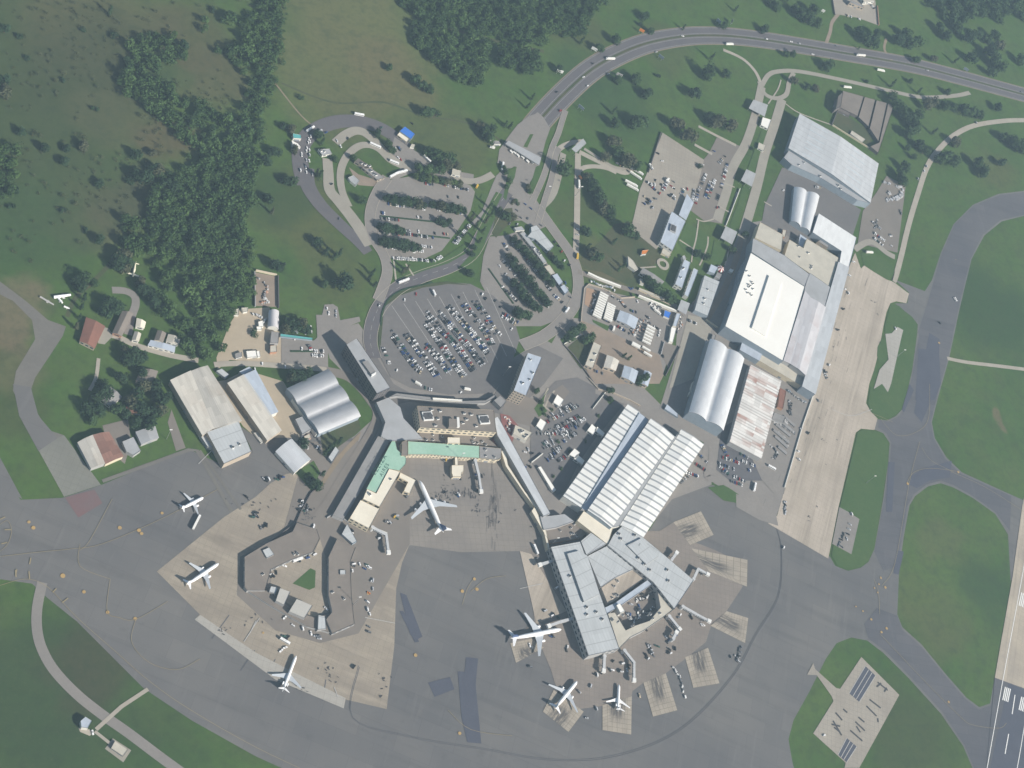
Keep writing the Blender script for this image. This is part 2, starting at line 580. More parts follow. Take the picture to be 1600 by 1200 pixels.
# ---------------------------------------------------------------- materials
def ground_material():
    t = NT('grass_land', .95, 0, .1)
    p = t.pos()
    col = t.mix(t.noise(p, .006, .35, .65, 6), (.045, .097, .023), (.072, .122, .031))
    col = t.mix(t.noise(p, .03, .4, .7, 5), col, (.07, .09, .035), .5)
    w = t.n('TexNoise', i_Scale=.012, i_Detail=4.0)
    t.l(p, w.inputs['Vector'])
    off = t.n('VectorMath', operation='MULTIPLY_ADD')
    t.l(w.outputs['Color'], off.inputs[0]); off.inputs[1].default_value = (110, 110, 0); t.l(p, off.inputs[2])
    blobs = [  # photo position, radius m, colour, amount: dry, brown and lush areas
        ((545, 40), 130, (.125, .122, .055), .75), ((530, 120), 120, (.11, .115, .05), .75), ((620, 120), 75, (.125, .11, .055), .65), ((560, 180), 70, (.105, .105, .05), .6),
        ((70, 60), 170, (.05, .066, .03), .75), ((160, 30), 120, (.095, .09, .045), .7), ((150, 110), 120, (.05, .06, .03), .75),
        ((60, 200), 120, (.048, .066, .028), .7), ((330, 130), 60, (.09, .078, .045), .7), ((300, 60), 80, (.08, .075, .04), .7), ((260, 220), 45, (.1, .07, .045), .7),
        ((180, 180), 60, (.08, .085, .042), .6), ((130, 340), 55, (.12, .095, .06), .6), ((60, 290), 110, (.05, .07, .03), .65), ((190, 320), 50, (.066, .07, .038), .6),
        ((250, 110), 40, (.05, .085, .03), .7), ((240, 300), 60, (.06, .06, .04), .6),
        ((30, 360), 90, (.04, .075, .028), .7), ((15, 500), 45, (.15, .12, .08), .8), ((5, 560), 50, (.12, .1, .06), .6), ((20, 640), 40, (.06, .075, .03), .7),
        ((480, 330), 70, (.085, .09, .035), .7), ((520, 420), 60, (.08, .088, .035), .6), ((700, 220), 80, (.085, .09, .04), .6),
        ((900, 330), 45, (.07, .085, .033), .6), ((930, 410), 40, (.11, .095, .055), .75), ((960, 430), 40, (.12, .1, .06), .7), ((1040, 80), 60, (.07, .08, .035), .5),
        ((900, 40), 70, (.075, .08, .036), .6), ((1560, 270), 60, (.085, .09, .036), .6), ((1470, 850), 50, (.1, .105, .05), .45), ((1465, 960), 60, (.09, .1, .042), .4),
        ((1450, 1000), 50, (.09, .1, .042), .4), ((1560, 660), 16, (.17, .12, .08), .6), ((1350, 770), 60, (.065, .085, .03), .6),
        ((1540, 480), 110, (.028, .06, .024), .7), ((1420, 1150), 90, (.05, .062, .03), .6), ((1550, 930), 50, (.03, .062, .026), .6),
        ((60, 1100), 110, (.032, .052, .028), .7), ((150, 1050), 50, (.06, .055, .035), .6), ((250, 1150), 60, (.04, .065, .028), .5),
        ((900, 120), 50, (.028, .062, .026), .5), ((960, 160), 90, (.03, .066, .026), .6), ((440, 310), 50, (.03, .062, .024), .6)]
    for c, r, k, a in blobs:
        cw = W(c)
        dd = t.n('VectorMath', operation='DISTANCE')
        t.l(off.outputs[0], dd.inputs[0]); dd.inputs[1].default_value = (cw.x+55, cw.y+55, 0)
        f = t.rng(dd.outputs['Value'], r*.45, r*1.15, 1, 0, True)
        col = t.mix(f, col, k, a)
    col = t.mix(t.noise(p, .05, .5, .72, 6), col, (.03, .05, .024), .45)
    col = t.mix(t.noise(p, .12, .45, .75, 4), col, (.026, .046, .02), .35)
    col = t.mix(t.noise(p, .35, .55, .8, 3), col, (.12, .115, .06), .25)
    return t.out(col)
ground_material()
dirty('lawn', (.047, .097, .025), (.072, .113, .033), .02, .7, .95, fine=.1)
dirty('lawn_rough', (.05, .07, .03), (.095, .085, .045), .03, .8, .95, fine=.1)
def paved(name, c, c2, rot, cell=(42, 23)):
    '''rolled asphalt: laid in bays of slightly different age, with stains and faint long streaks'''
    t = NT(name, .9)
    p = t.pos()
    q = t.mapping(p, (1, 1, 1), rot)
    col = t.mix(t.noise(p, .008, .35, .65, 6), c, c2, .9)
    br = t.n('TexBrick')
    for k, v in (('Scale', 1), ('Brick Width', cell[0]), ('Row Height', cell[1]), ('Mortar Size', .25)):
        br.inputs[k].default_value = v
    br.inputs['Color1'].default_value = (1.06, 1.05, 1.04, 1); br.inputs['Color2'].default_value = (.93, .935, .95, 1)
    br.inputs['Mortar'].default_value = (.8, .8, .82, 1)
    t.l(q, br.inputs['Vector'])
    m = t.n('Mix', data_type='RGBA', blend_type='MULTIPLY'); m.inputs[0].default_value = .75
    t.l(col, m.inputs[6]); t.l(br.outputs['Color'], m.inputs[7])
    col = m.outputs[2]
    dk = tuple(x*.72 for x in c)
    col = t.mix(t.noise(t.mapping(q, (.006, .06, 1)), 1, .52, .75, 5), col, dk, .5)
    col = t.mix(t.noise(t.mapping(q, (.11, .012, 1)), 1, .58, .75, 4), col, tuple(x*1.25 for x in c2), .35)
    col = t.mix(t.noise(p, .07, .6, .78, 5), col, dk, .45)
    return t.out(col)
paved('asphalt_apron', (.112, .111, .114), (.146, .141, .136), .5)
paved('asphalt_taxi', (.085, .087, .1), (.112, .11, .118), .25, (60, 12))
dirty('asphalt_new', (.07, .075, .1), (.085, .09, .115), .05, .8, .9)
dirty('asphalt_brown', (.2, .178, .158), (.15, .136, .125), .02, .8, .9, fine=.05)
dirty('asphalt_road', (.105, .1, .11), (.135, .125, .125), .04, .7, .9)
dirty('asphalt_light', (.205, .19, .178), (.25, .23, .21), .03, .8, .9)
dirty('asphalt_lot', (.135, .13, .132), (.185, .172, .16), .02, .7, .9, .4, .7)
dirty('road_concrete', (.3, .28, .24), (.24, .22, .19), .05, .7, .9)
dirty('path_concrete', (.36, .33, .28), (.28, .25, .21), .08, .7, .9)
dirty('verge_sand', (.25, .2, .145), (.17, .14, .1), .06, .8, .95)
dirty('dirt', (.27, .215, .17), (.2, .165, .135), .05, .9, .95)
dirty('dirt_red', (.36, .24, .165), (.29, .2, .14), .08, .8, .95)
dirty('sand', (.4, .335, .25), (.33, .28, .21), .06, .8, .95)
dirty('red_faded', (.165, .1, .1), (.14, .115, .118), .05, .8, .9)
dirty('red_pave', (.2, .075, .07), (.26, .13, .12), .1, .7, .9)
slabs('concrete_tan', (.43, .375, .315), (.31, .27, .22), 7.0, -.956, .7, (.004, .06))
slabs('concrete_west', (.31, .27, .215), (.22, .19, .16), 7.0, .5, .8, (.008, .03))
slabs('concrete_centre', (.235, .212, .188), (.16, .147, .14), 7.0, .1, .8)
dirty('asphalt_old', (.14, .133, .122), (.175, .165, .148), .03, .8, .95)
slabs('concrete_old', (.2, .2, .175), (.15, .15, .135), 7.0, .45, .7)
slabs('concrete_pale', (.36, .345, .315), (.28, .26, .23), 7.0, .4, .6)
slabs('concrete_grey', (.33, .3, .255), (.24, .215, .185), 6.0, .4, .7)
slabs('concrete_brown', (.23, .2, .175), (.165, .145, .132), 6.0, .3, .85)
slabs('runway_concrete', (.42, .365, .29), (.26, .23, .2), 7.5, -.975, .7, (.004, .06))
plain('paint_white', (.75, .75, .73), .7)
dirty('paint_worn', (.45, .44, .42), (.28, .27, .26), .4, .8)
plain('paint_yellow', (.26, .215, .13), .7)
dirty('track_dark', (.092, .094, .105), (.11, .11, .118), .05, .8)
dirty('paint_orange', (.42, .28, .11), (.26, .2, .12), .2, .7)
plain('rubber_mark', (.06, .06, .065), .9)
def stand_mat():
    t = NT('stand_concrete', .9)
    uv = t.uv()
    sx = t.n('SeparateXYZ'); t.l(uv, sx.inputs[0])
    p = t.pos()
    c = t.mix(t.noise(p, .05, .35, .65, 4), (.36, .32, .265), (.28, .25, .21), .8)
    br = t.n('TexBrick', offset=0.0)
    for k, v in (('Scale', 1), ('Brick Width', .17), ('Row Height', .125), ('Mortar Size', .006)):
        br.inputs[k].default_value = v
    br.inputs['Color1'].default_value = (1, 1, 1, 1); br.inputs['Color2'].default_value = (.88, .87, .86, 1)
    br.inputs['Mortar'].default_value = (.62, .6, .58, 1)
    t.l(uv, br.inputs['Vector'])
    m = t.n('Mix', data_type='RGBA', blend_type='MULTIPLY'); m.inputs[0].default_value = 1
    t.l(c, m.inputs[6]); t.l(br.outputs['Color'], m.inputs[7])
    du = t.math('ABSOLUTE', t.math('SUBTRACT', sx.outputs[0], .5))
    f = t.math('MULTIPLY', t.rng(du, .05, .42, 1, 0, True), t.rng(sx.outputs[1], 1.0, .25, 0, 1, True))
    f = t.math('MULTIPLY', f, t.noise(t.mapping(uv, (11, 1.6, 1)), 1.0, .38, .62, 5))
    c_l = t.noise(t.mapping(uv, (5, 2.2, 1)), 1.7, .55, .7, 3)
    f = t.math('MINIMUM', t.math('MULTIPLY', f, 1.7), 1.0)
    c = t.mix(f, m.outputs[2], (.085, .08, .078), .95)
    return t.out(c)
stand_mat()

# buildings
for n_, c_ in (('wall_white', (.66, .65, .6)), ('wall_cream', (.6, .53, .4)), ('wall_grey', (.36, .36, .36)), ('wall_blue', (.26, .31, .36)),
               ('wall_brick', (.42, .24, .16)), ('wall_dark', (.13, .12, .12)), ('wall_pink', (.6, .4, .3)), ('wall_tan', (.42, .36, .29))):
    dirty(n_, c_, tuple(x*.75 for x in c_), .2, .6, .85)
plain('glass', (.04, .055, .075), .12, 0, .6)
plain('skylight', (.5, .55, .58), .25, 0, .5)
plain('door_grey', (.22, .24, .27), .5)
plain('steel', (.42, .43, .44), .4, .6)
plain('unit_white', (.68, .68, .66), .5)
plain('unit_dark', (.08, .08, .085), .6)
plain('lettering_dark', (.035, .09, .08), .8)
dirty('roof_grey', (.36, .37, .385), (.27, .275, .28), .05, .8, .8)
dirty('roof_midgrey', (.27, .265, .265), (.19, .185, .18), .05, .8, .85)
dirty('roof_dark', (.15, .135, .125), (.1, .092, .088), .06, .8, .9)
dirty('roof_brown', (.215, .188, .165), (.155, .136, .122), .05, .8, .9)
dirty('roof_pale', (.46, .45, .42), (.38, .37, .345), .05, .7, .8)
dirty('roof_cream', (.74, .69, .58), (.62, .57, .47), .05, .8, .8)
dirty('roof_white', (.8, .79, .75), (.72, .7, .65), .02, .8, .7, fine=.02)
dirty('roof_green', (.27, .45, .35), (.36, .52, .43), .04, .8, .8)
dirty('roof_conc', (.5, .47, .4), (.38, .36, .31), .08, .8, .85)
dirty('roof_red', (.24, .115, .085), (.17, .09, .07), .1, .8, .85)
ribbed('roof_terminal', (.44, .46, .47), 4, 20, .05, .6, joint=15, dirt=.3)
dirty('roof_teal', (.1, .36, .36), (.14, .42, .42), .2, .6, .7)
dirty('roof_blue', (.04, .16, .55), (.05, .2, .6), .2, .5, .6)
ribbed('metal_white', (.72, .73, .73), 1.2, 12, .06, .5)
ribbed('metal_grey', (.5, .52, .54), 1.2, 12, .08, .45, joint=0)
ribbed('metal_blue', (.42, .47, .54), 1.0, 10, .08, .45)
ribbed('metal_strip', (.5, .515, .53), 1.5, 26, .07, .5, joint=11)
ribbed('metal_lav', (.56, .55, .565), 1.6, 14, .08, .5, (.4, .3, .28), .35)
ribbed('metal_vault', (.76, .765, .77), 1.5, 10, .05, .5, None, 0, .45, .15)
ribbed('metal_rust', (.6, .59, .57), 5.75, 9, .14, .6, (.3, .16, .125), .9, dirt=.35, ribk=.75, rust_u=1)
ribbed('metal_old', (.45, .43, .39), 1.5, 12, .14, .6, (.3, .25, .2), .6, dirt=.4)
ribbed('metal_beige', (.56, .53, .47), 1.4, 12, .12, .6, (.42, .36, .3), .45, dirt=.3)
ribbed('metal_vault_grey', (.42, .43, .45), 1.5, 10, .06, .6, None, 0, .45, .25)
ribbed('metal_oldgrey', (.36, .37, .38), 1.3, 10, .08, .55, dirt=.3)
ribbed('metal_brownrib', (.24, .13, .1), 3.0, 6, .25, .7, (.5, .4, .33), .5)
def striped():
    t = NT('metal_striped', .5, 0, .35)
    uv = t.uv(); sx = t.n('SeparateXYZ'); t.l(uv, sx.inputs[0])
    v = t.math('DIVIDE', sx.outputs[1], 9.6)
    fr = t.math('FRACT', v)
    k = t.rng(t.math('ABSOLUTE', t.math('SUBTRACT', fr, .5)), .33, .4)
    wn = t.n('TexWhiteNoise', noise_dimensions='1D'); t.l(t.math('FLOOR', v), wn.inputs['W'])
    c = t.mix(wn.outputs['Value'], (.7, .71, .7), (.8, .79, .75))
    c = t.mix(t.noise(t.mapping(uv, (.1, .1, 1)), 1, .4, .7, 4), c, (.62, .61, .58), .5)
    c = t.mix(k, c, (.22, .24, .26), .85)
    return t.out(c)
striped()
# vehicles, aircraft
plain('aircraft_white', (.82, .82, .82), .3, 0, .5)
plain('aircraft_grey', (.55, .58, .61), .35, .2, .5)
plain('aircraft_blue', (.03, .075, .2), .35)
plain('aircraft_cream', (.78, .74, .58), .45)
plain('tyre', (.02, .02, .02), .8)
for n_, c_ in (('white', (.78, .78, .78)), ('silver', (.45, .46, .48)), ('grey', (.14, .145, .155)), ('black', (.02, .022, .025)),
               ('blue', (.03, .07, .2)), ('red', (.3, .03, .03)), ('green', (.04, .1, .08)), ('beige', (.5, .42, .3)), ('yellow', (.6, .38, .05)), ('orange', (.6, .2, .04))):
    plain('car_'+n_, c_, .35, 0, .5)
plain('car_window', (.02, .028, .035), .1, 0, .6)
dirty('container_white', (.76, .75, .71), (.6, .58, .53), .3, .5, .6)
dirty('bridge_metal', (.5, .51, .52), (.38, .39, .4), .2, .6, .5)
dirty('scrap_metal', (.5, .5, .5), (.3, .27, .25), .3, .7, .6)
# vegetation
def leaf(name, c, c2, amt=.9):
    t = NT(name, .8, 0, .15)
    p = t.pos()
    oi = t.n('ObjectInfo')
    a = t.mix(t.noise(p, .12, .3, .7, 3), c, c2, amt)
    a = t.mix(t.noise(p, .028, .5, .68, 3), a, tuple(x*1.7 for x in c2), .55)
    a = t.mix(t.noise(p, .02, .55, .7, 3), a, tuple(x*.7 for x in c), .5)
    a = t.mix(oi.outputs['Random'], a, tuple(x*1.5 for x in c2), .25)
    return t.out(a)
leaf('leaf_mid', (.022, .05, .02), (.045, .08, .03))
leaf('leaf_dark', (.016, .038, .02), (.03, .056, .026))
leaf('leaf_olive', (.045, .058, .03), (.08, .085, .05))
leaf('leaf_bright', (.04, .075, .025), (.075, .11, .035))
leaf('leaf_wood', (.022, .054, .02), (.058, .1, .03))
leaf('leaf_scrub', (.04, .056, .027), (.072, .08, .038))
dirty('bark', (.12, .085, .06), (.08, .06, .045), 1.0, .7, .95)
# ---------------------------------------------------------------- the ground
g = MB(); R = 9000
g.add([(-R, -R, 0), (R, -R, 0), (R, R, 0), (-R, R, 0)], [(0, 1, 2, 3)])
tag(g.build('ground', 'grass_land'), 'grass land of an airport seen from the air', None, None, 'structure')

Z1, Z2, Z3, Z4, Z5, Z6 = .05, .17, .29, .41, .53, .65
apron = P('f', '-100,640 0,733 32,781 97,778 160,757 295,702 345,725 420,690 470,730 500,800 640,700 820,720 1010,835 1050,775 1085,760 1115,758 1160,785 1200,812 '
          '1297,870 1305,884 1325,892 1345,887 1357,878 1366,858 1380,780 1388,720 1390,692 1380,677 1366,671 1371,655 1386,657 1400,650 1411,638 1425,580 1433,522 1434,507 1425,495 1398,474 1418,474 1420,457 1398,437 1445,455 '
          '1456,438 1470,395 1490,350 1520,320 1560,303 1610,297 1750,294 1750,330 1610,335 1565,346 1538,368 1518,405 1500,480 1483,560 1466,620 1456,660 1461,685 1479,715 1503,738 1560,764 1640,800 '
          '1600,900 1579,907 1575,835 1555,803 1520,778 1490,762 1470,755 1450,760 1430,775 1421,790 1412,840 1405,890 1402,960 1410,980 1440,1007 1480,1056 1510,1090 1530,1105 1547,1099 1554,1059 1640,1059 1640,1300 1535,1300 '
          '1528,1220 1505,1166 1470,1115 1420,1060 1380,1020 1355,1001 1330,996 1307,1005 1290,1030 1265,1080 1240,1125 1232,1155 1238,1190 1265,1300 560,1300 440,1200 400,1182 300,1126 225,1076 160,1011 120,971 75,935 50,912 0,905 -100,893')
surface('apron', apron, Z1, 'asphalt_apron')
# taxiways with bluer asphalt
surface('taxiway', P('f', '1434,520 1450,470 1472,395 1492,350 1522,321 1562,305 1612,299 1740,296 1740,329 1610,333 1563,344 1536,366 1516,405 1498,480 1481,560 1464,620 1454,660 1459,686 1477,717 1502,741 1580,775 1578,830 1555,800 1520,775 1490,758 1470,751 1448,757 1428,772 1418,790 1409,840 1402,885 1380,892 1366,862 1382,780 1391,720 1393,692 1385,677 1372,668 1374,656 1388,659 1403,651 1414,639 1427,580 1436,522'), Z2, 'asphalt_taxi')
surface('taxiway', P('f', '1402,962 1410,984 1440,1011 1480,1060 1508,1092 1530,1109 1549,1102 1556,1064 1620,1080 1620,1290 1538,1290 1530,1220 1508,1166 1473,1113 1423,1058 1383,1017 1357,998 1350,975 1370,950'), Z2, 'asphalt_taxi')
for s_ in ('1452,520 1468,530 1466,600 1440,660 1428,645', '1435,545 1467,548 1470,600 1460,625 1430,625', '1402,860 1412,862 1404,898 1396,896', '1388,722 1398,722 1394,800 1384,800',
           '1422,745 1445,731 1487,720 1484,746 1452,751 1432,763 1420,757', '1412,645 1428,610 1421,600 1409,640'):
    surface('asphalt_patch', P('f', s_), Z3, 'asphalt_new')
for s_ in ('625,926 635,930 660,995 648,1001 640,990', '715,1049 726,1050 728,1027 747,1029 743,1070 752,1162 730,1160 721,1120', '669,1067 703,1058 710,1077 679,1089', '624,955 630,955 655,1003 648,1004'):
    surface('asphalt_patch', P('f', s_), Z3, 'asphalt_new')
surface('red_apron_patch', P('t02', '405,710 590,660 640,745 490,835'), Z2, 'red_faded')
# aprons of concrete
surface('concrete_apron', P('f', '1336,395 1345,420 1350,415 1399,443 1420,459 1416,474 1400,471 1391,474 1385,488 1380,510 1373,550 1365,580 1358,600 1353,630 1360,643 1371,654 1366,672 1345,670 1337,676 1310,792 1294,873 1200,818 1214,806 1270,612 1275,605 1326,418'), Z3, 'concrete_tan')
surface('concrete_apron', P('f', '245,893 350,808 400,776 437,742 465,738 488,768 545,835 540,860 590,840 640,850 628,880 619,920 616,1010 604,1108 540,1093 537,1107 430,1060 304,968 312,960'), Z2, 'concrete_west')
surface('concrete_apron', P('f', '590,690 800,690 845,800 850,855 820,861 720,863 642,852 600,860 560,840'), Z3, 'concrete_centre')
surface('concrete_apron', P('f', '304,968 313,961 400,1020 450,1046 540,1091 537,1107 430,1062'), Z3, 'concrete_pale')
surface('concrete_apron', P('t02', '230,395 400,320 630,630 400,705'), Z2, 'concrete_old')
surface('concrete_apron', P('f', '430,700 500,660 560,690 520,760 490,765 465,735 437,742 395,770'), Z2, 'asphalt_apron')
surface('concrete_apron', P('f', '850,850 980,830 1030,830 1052,816 1080,845 1118,860 1158,880 1160,917 1135,955 1112,974 1103,1003 1070,1030 1040,1052 1005,1067 988,1080 985,1100 942,1103 905,1108 870,1078 860,1045 845,1010 815,1005 800,1010 805,990 835,975 828,905 812,861'), Z3, 'concrete_brown')
surface('service_yard', P('f', '480,690 560,690 640,700 640,850 560,990 500,1005 430,985 370,930 375,870 440,840'), Z3, 'asphalt_brown')
for s_, rot_ in (('1052,816 1095,799 1115,836 1078,852', 3), ('1080,857 1168,875 1167,917 1108,893', 3), ('1135,955 1169,966 1164,1005 1110,978', 3), ('1070,1027 1106,1012 1124,1068 1083,1075', 0),
           ('1005,1067 1040,1052 1058,1110 1020,1120', 0), ('941,1102 987,1088 986,1148 941,1141', 0), ('865,1078 912,1112 888,1144 848,1112', 2), ('797,1005 830,998 850,1012 806,1036', 2)):
    q_ = P('f', s_); q_ = q_[rot_:]+q_[:rot_]
    surface('aircraft_stand', q_, Z4, 'stand_concrete', uvq=True)
surface('aircraft_stand', P('f', '812,861 830,866 885,955 838,975'), Z4, 'concrete_tan')
# grass islands that lie inside the paved areas
for s_, m_ in (('1391,476 1404,478 1424,496 1433,507 1432,522 1424,580 1409,638 1398,649 1385,655 1371,652 1360,641 1356,630 1360,604 1364,612 1378,580 1390,560 1398,530 1402,512 1391,505 1393,520 1387,524 1382,519 1382,510', 'lawn'),
               ('1371,542 1377,530 1386,528 1389,534 1386,562 1380,570 1372,564 1370,556', 'lawn'),
               ('1345,396 1353,393 1380,405 1396,416 1398,425 1394,440 1385,437 1365,425 1350,415', 'lawn'),
               ('1340,675 1348,672 1366,674 1378,679 1388,694 1386,720 1378,780 1364,858 1356,876 1344,886 1325,890 1307,882 1299,868 1312,792', 'lawn'),
               ('1106,762 1130,758 1166,777 1155,787 1130,782', 'lawn'), ('457,912 485,888 493,892 492,918 483,922', 'lawn'),
               ('461,738 465,736 490,720 500,738 487,768', 'lawn')):
    surface('grass_island', P('f', s_), Z4, m_)
surface('parking_pad', P('t32', '445,770 500,800 570,845 520,1065 400,1000'), Z5, 'asphalt_light')
surface('parking_pad', P('f', '1383,522 1393,521 1402,511 1411,516 1407,532 1392,600 1387,613 1378,600 1365,608 1374,578 1388,562'), Z5, 'concrete_pale')
# run-up pad in the south-east
surface('concrete_pad', P('g2', '540,105 915,480 520,1200 375,1200 385,1150 65,860 265,540 245,490 100,285 5,280 65,165 85,225 290,410 330,420'), Z4, 'concrete_grey')
for s_ in ('580,195 680,290 520,550 420,465', '395,905 495,990 395,1145 310,1070'):
    surface('painted_pad', P('g2', s_), Z5, 'asphalt_new')
def marks(name, mat, pieces, z):
    m = MB()
    for i, (w, pts) in enumerate(pieces):
        strip(m, wline(pts, 5), w, z+.004*(i % 28))
    o = m.build(name, mat); o['kind'] = 'structure'
    return o
pc = []
for a, b in (('580,195', '420,465'), ('612,232', '455,495'), ('645,262', '490,522'), ('680,290', '520,550'), ('395,905', '310,1070'), ('428,935', '338,1098'), ('460,962', '366,1120'), ('495,990', '395,1145')):
    pc.append((.8, P('g2', a+' '+b)))
marks('pad_lines', 'paint_worn', pc, Z6)
pc = []
for s_ in ('620,525 730,610', '590,590 650,650 690,690', '600,600 640,640', '700,355 800,435', '735,365 690,400', '790,410 765,450', '700,710 705,750', '510,700 570,750', '480,745 575,835', '490,790 530,850', '430,830 550,935', '360,620 400,655',
           '285,655 350,730', '260,735 345,880', '245,770 330,790', '270,800 320,840'):
    pc.append((2.2, P('g2', s_)))
marks('pad_stains', 'rubber_mark', pc, Z6)
# runway
surface('runway', P('f', '1620,690 1597,790 1582,900 1554,1059 1700,1112 1760,1112 1760,690'), Z4, 'runway_concrete')
surface('runway', P('f', '1554,1059 1700,1112 1700,1300 1525,1300 1541,1200'), Z4, 'asphalt_taxi')
surface('runway', P('f', '1575,1068 1640,1092 1610,1300 1535,1300 1547,1200'), Z5, 'asphalt_new')
pc = [(.9, P('f', '1608,830 1596,905 1566,1066 1541,1205 1525,1290'))]
m_ = MB()
for i in range(4):
    a = (1570.5+i*2.6, 1073.5+i*1.0)
    strip(m_, [W(a)[:2], W((a[0]-4.2, a[1]+20.5))[:2]], 1.5, Z6)
for i in range(6):
    a = (1596+i*2.6, 1089+i*1.0)
    strip(m_, [W(a)[:2], W((a[0]-4.2, a[1]+20.5))[:2]], 1.5, Z6)
    a = (1596+i*2.6, 926+i*1.0)
    strip(m_, [W(a)[:2], W((a[0]-4.2, a[1]+20.5))[:2]], 1.5, Z6)
for a, b in (((1585.5, 1086), (1581, 1116)), ((1575.5, 1147), (1570, 1178)), ((1565, 1208), (1560, 1240))):
    strip(m_, [W(a)[:2], W(b)[:2]], 1.2, Z6)
for w_, l_ in pc: strip(m_, wline(l_, 4), w_, Z6)
strip(m_, wline(P('f', '1601,1130 1588,1205 1570,1290'), 4), .9, Z6)
o_ = m_.build('runway_markings', 'paint_white'); o_['kind'] = 'structure'
# taxi guide lines in yellow
TL = ['-40,925 0,915 40,905 75,918 120,965 180,1018 235,1066 300,1111 400,1168 500,1215', '-20,872 60,863 110,858 160,850 250,812 340,765', '0,820 12,814 18,830 12,850 0,862',
      '125,860 140,845 175,780', '125,850 125,885 172,905', '172,905 167,955 185,965 212,968 262,940', '212,968 205,1000 220,1025 245,1041 280,1046 312,1030',
      '1365,905 1372,925 1374,960', '1376,655 1400,680 1430,676 1450,655 1452,600', '1440,700 1455,720 1490,738', '1416,756 1428,738 1455,732 1497,737', '1437,690 1420,756 1398,880 1378,915',
      '1485,737 1540,762 1600,800', '1374,990 1440,1060 1500,1120 1520,1133 1560,1138 1572,1130', '1345,640 1372,650 1395,660', '700,1110 735,1140 800,1150', '740,905 730,920 722,945', '790,900 760,905 735,925']
pc = [(.42, P('f', s)) for s in TL]
for s in ('0,812 8,808', '7,828 17,828', '2,850 11,848', '46,882 48,872', '24,900 26,890', '82,926 88,920', '97,942 106,935', '45,893 46,905', '24,891 25,902'):
    pc.append((1.2, P('f', s)))
marks('taxi_lines', 'paint_yellow', pc, Z6)
pc = []
for s in ('1300,640 1330,650 1362,640', '345,690 310,725', '390,990 400,970', '570,965 617,974', '522,1074 528,1090', '381,1003 405,966', '812,920 848,912'):
    pc.append((.8, P('f', s)))
marks('stand_lines', 'paint_worn', pc, Z6)
m_ = MB()
for x, y, r in ((45, 816, 4), (52, 825, 5), (187, 825, 5), (217, 829, 5), (221, 834, 4.5), (253, 802, 4), (98, 900, 6), (131, 925, 4.5), (168, 957, 4.5), (211, 967, 4.5), (1467, 536, 4.5), (1418, 756, 5), (1497, 738, 4.5),
                (1376, 903, 4), (1373, 913, 3), (1366, 919, 3), (1383, 918, 4.5), (1371, 926, 3), (1337, 948, 2.5), (1348, 955, 3), (1361, 968, 4), (1385, 982, 4.5), (1377, 988, 4), (722, 924, 5), (741, 905, 4.5), (745, 921, 5), (649, 1024, 5), (718, 1146, 4.5),
                (1493, 406, 1.6), (575, 928, 3.5), (411, 989, 3), (1482, 1097, 4)):
    c = W((x, y)); rr = r*.42
    m_.add([(c.x+rr*math.cos(a*.628), c.y+rr*math.sin(a*.628), Z6+.02) for a in range(10)], [tuple(range(10))])
o_ = m_.build('stand_position_discs', 'paint_orange'); o_['kind'] = 'structure'
# tyre and jet stains on the aprons
pc = []
rs = random.Random(5)
for cx, cy, n, sx, sy in ((745, 800, 10, 4, 30), (690, 770, 16, 20, 10), (395, 970, 7, 20, 8), (515, 1055, 14, 14, 12), (600, 1065, 12, 8, 14), (350, 985, 8, 10, 5), (470, 1080, 6, 8, 6), (1300, 520, 6, 30, 40),
                         (1290, 700, 6, 20, 50), (1350, 480, 5, 30, 15), (1260, 800, 4, 20, 20), (480, 800, 24, 12, 14), (400, 785, 12, 30, 14), (770, 800, 10, 30, 14), (720, 745, 8, 30, 4)):
    for i in range(n):
        x, y = cx+rs.gauss(0, sx*.6), cy+rs.gauss(0, sy*.6)
        a = rs.uniform(0, 6.28); l = rs.uniform(1.5, 5)
        pc.append((rs.uniform(.4, 1.3), [(x, y), (x+l*math.cos(a), y+l*math.sin(a))]))
for i in range(46):
    x = 771+rs.gauss(0, 4.5); y = 790+rs.gauss(0, 24); l = rs.uniform(6, 24)
    pc.append((rs.uniform(.18, .42), [(x, y-l/2), (x+rs.uniform(-.6, .6), y+l/2)]))
for i in range(60):
    x = 718+rs.gauss(0, 18); y = 772+rs.gauss(0, 5); l = rs.uniform(2, 6)
    pc.append((rs.uniform(.25, .8), [(x, y-l/2), (x+rs.uniform(-.6, .6), y+l/2)]))
for i in range(34):
    t_ = rs.random(); x = 1225+(1345-1225)*t_+rs.gauss(0, 14); y = 800-(800-430)*t_+rs.gauss(0, 10); l = rs.uniform(3, 14)
    pc.append((rs.uniform(.15, .32), [(x, y), (x+l*.33, y-l*.95)]))
marks('apron_stains', 'rubber_mark', pc, Z6)
pc = [(1.0, P('f', '358,961 331,998')), (.9, P('f', '398,1016 376,1048')), (1.0, P('f', '509,1062 504,1095')), (.9, P('f', '430,1030 418,1052'))]
arc = '560,1040 550,1120 640,1150 760,1170 860,1186 960,1180 1060,1140 1140,1060 1180,990 1215,930 1220,860 1212,822'
for o_ in (0, 2.4):
    pc.append((.55, [(x+o_*.6, y+o_) for x, y in P('f', arc)]))
marks('tyre_tracks', 'track_dark', pc, Z3+.002)

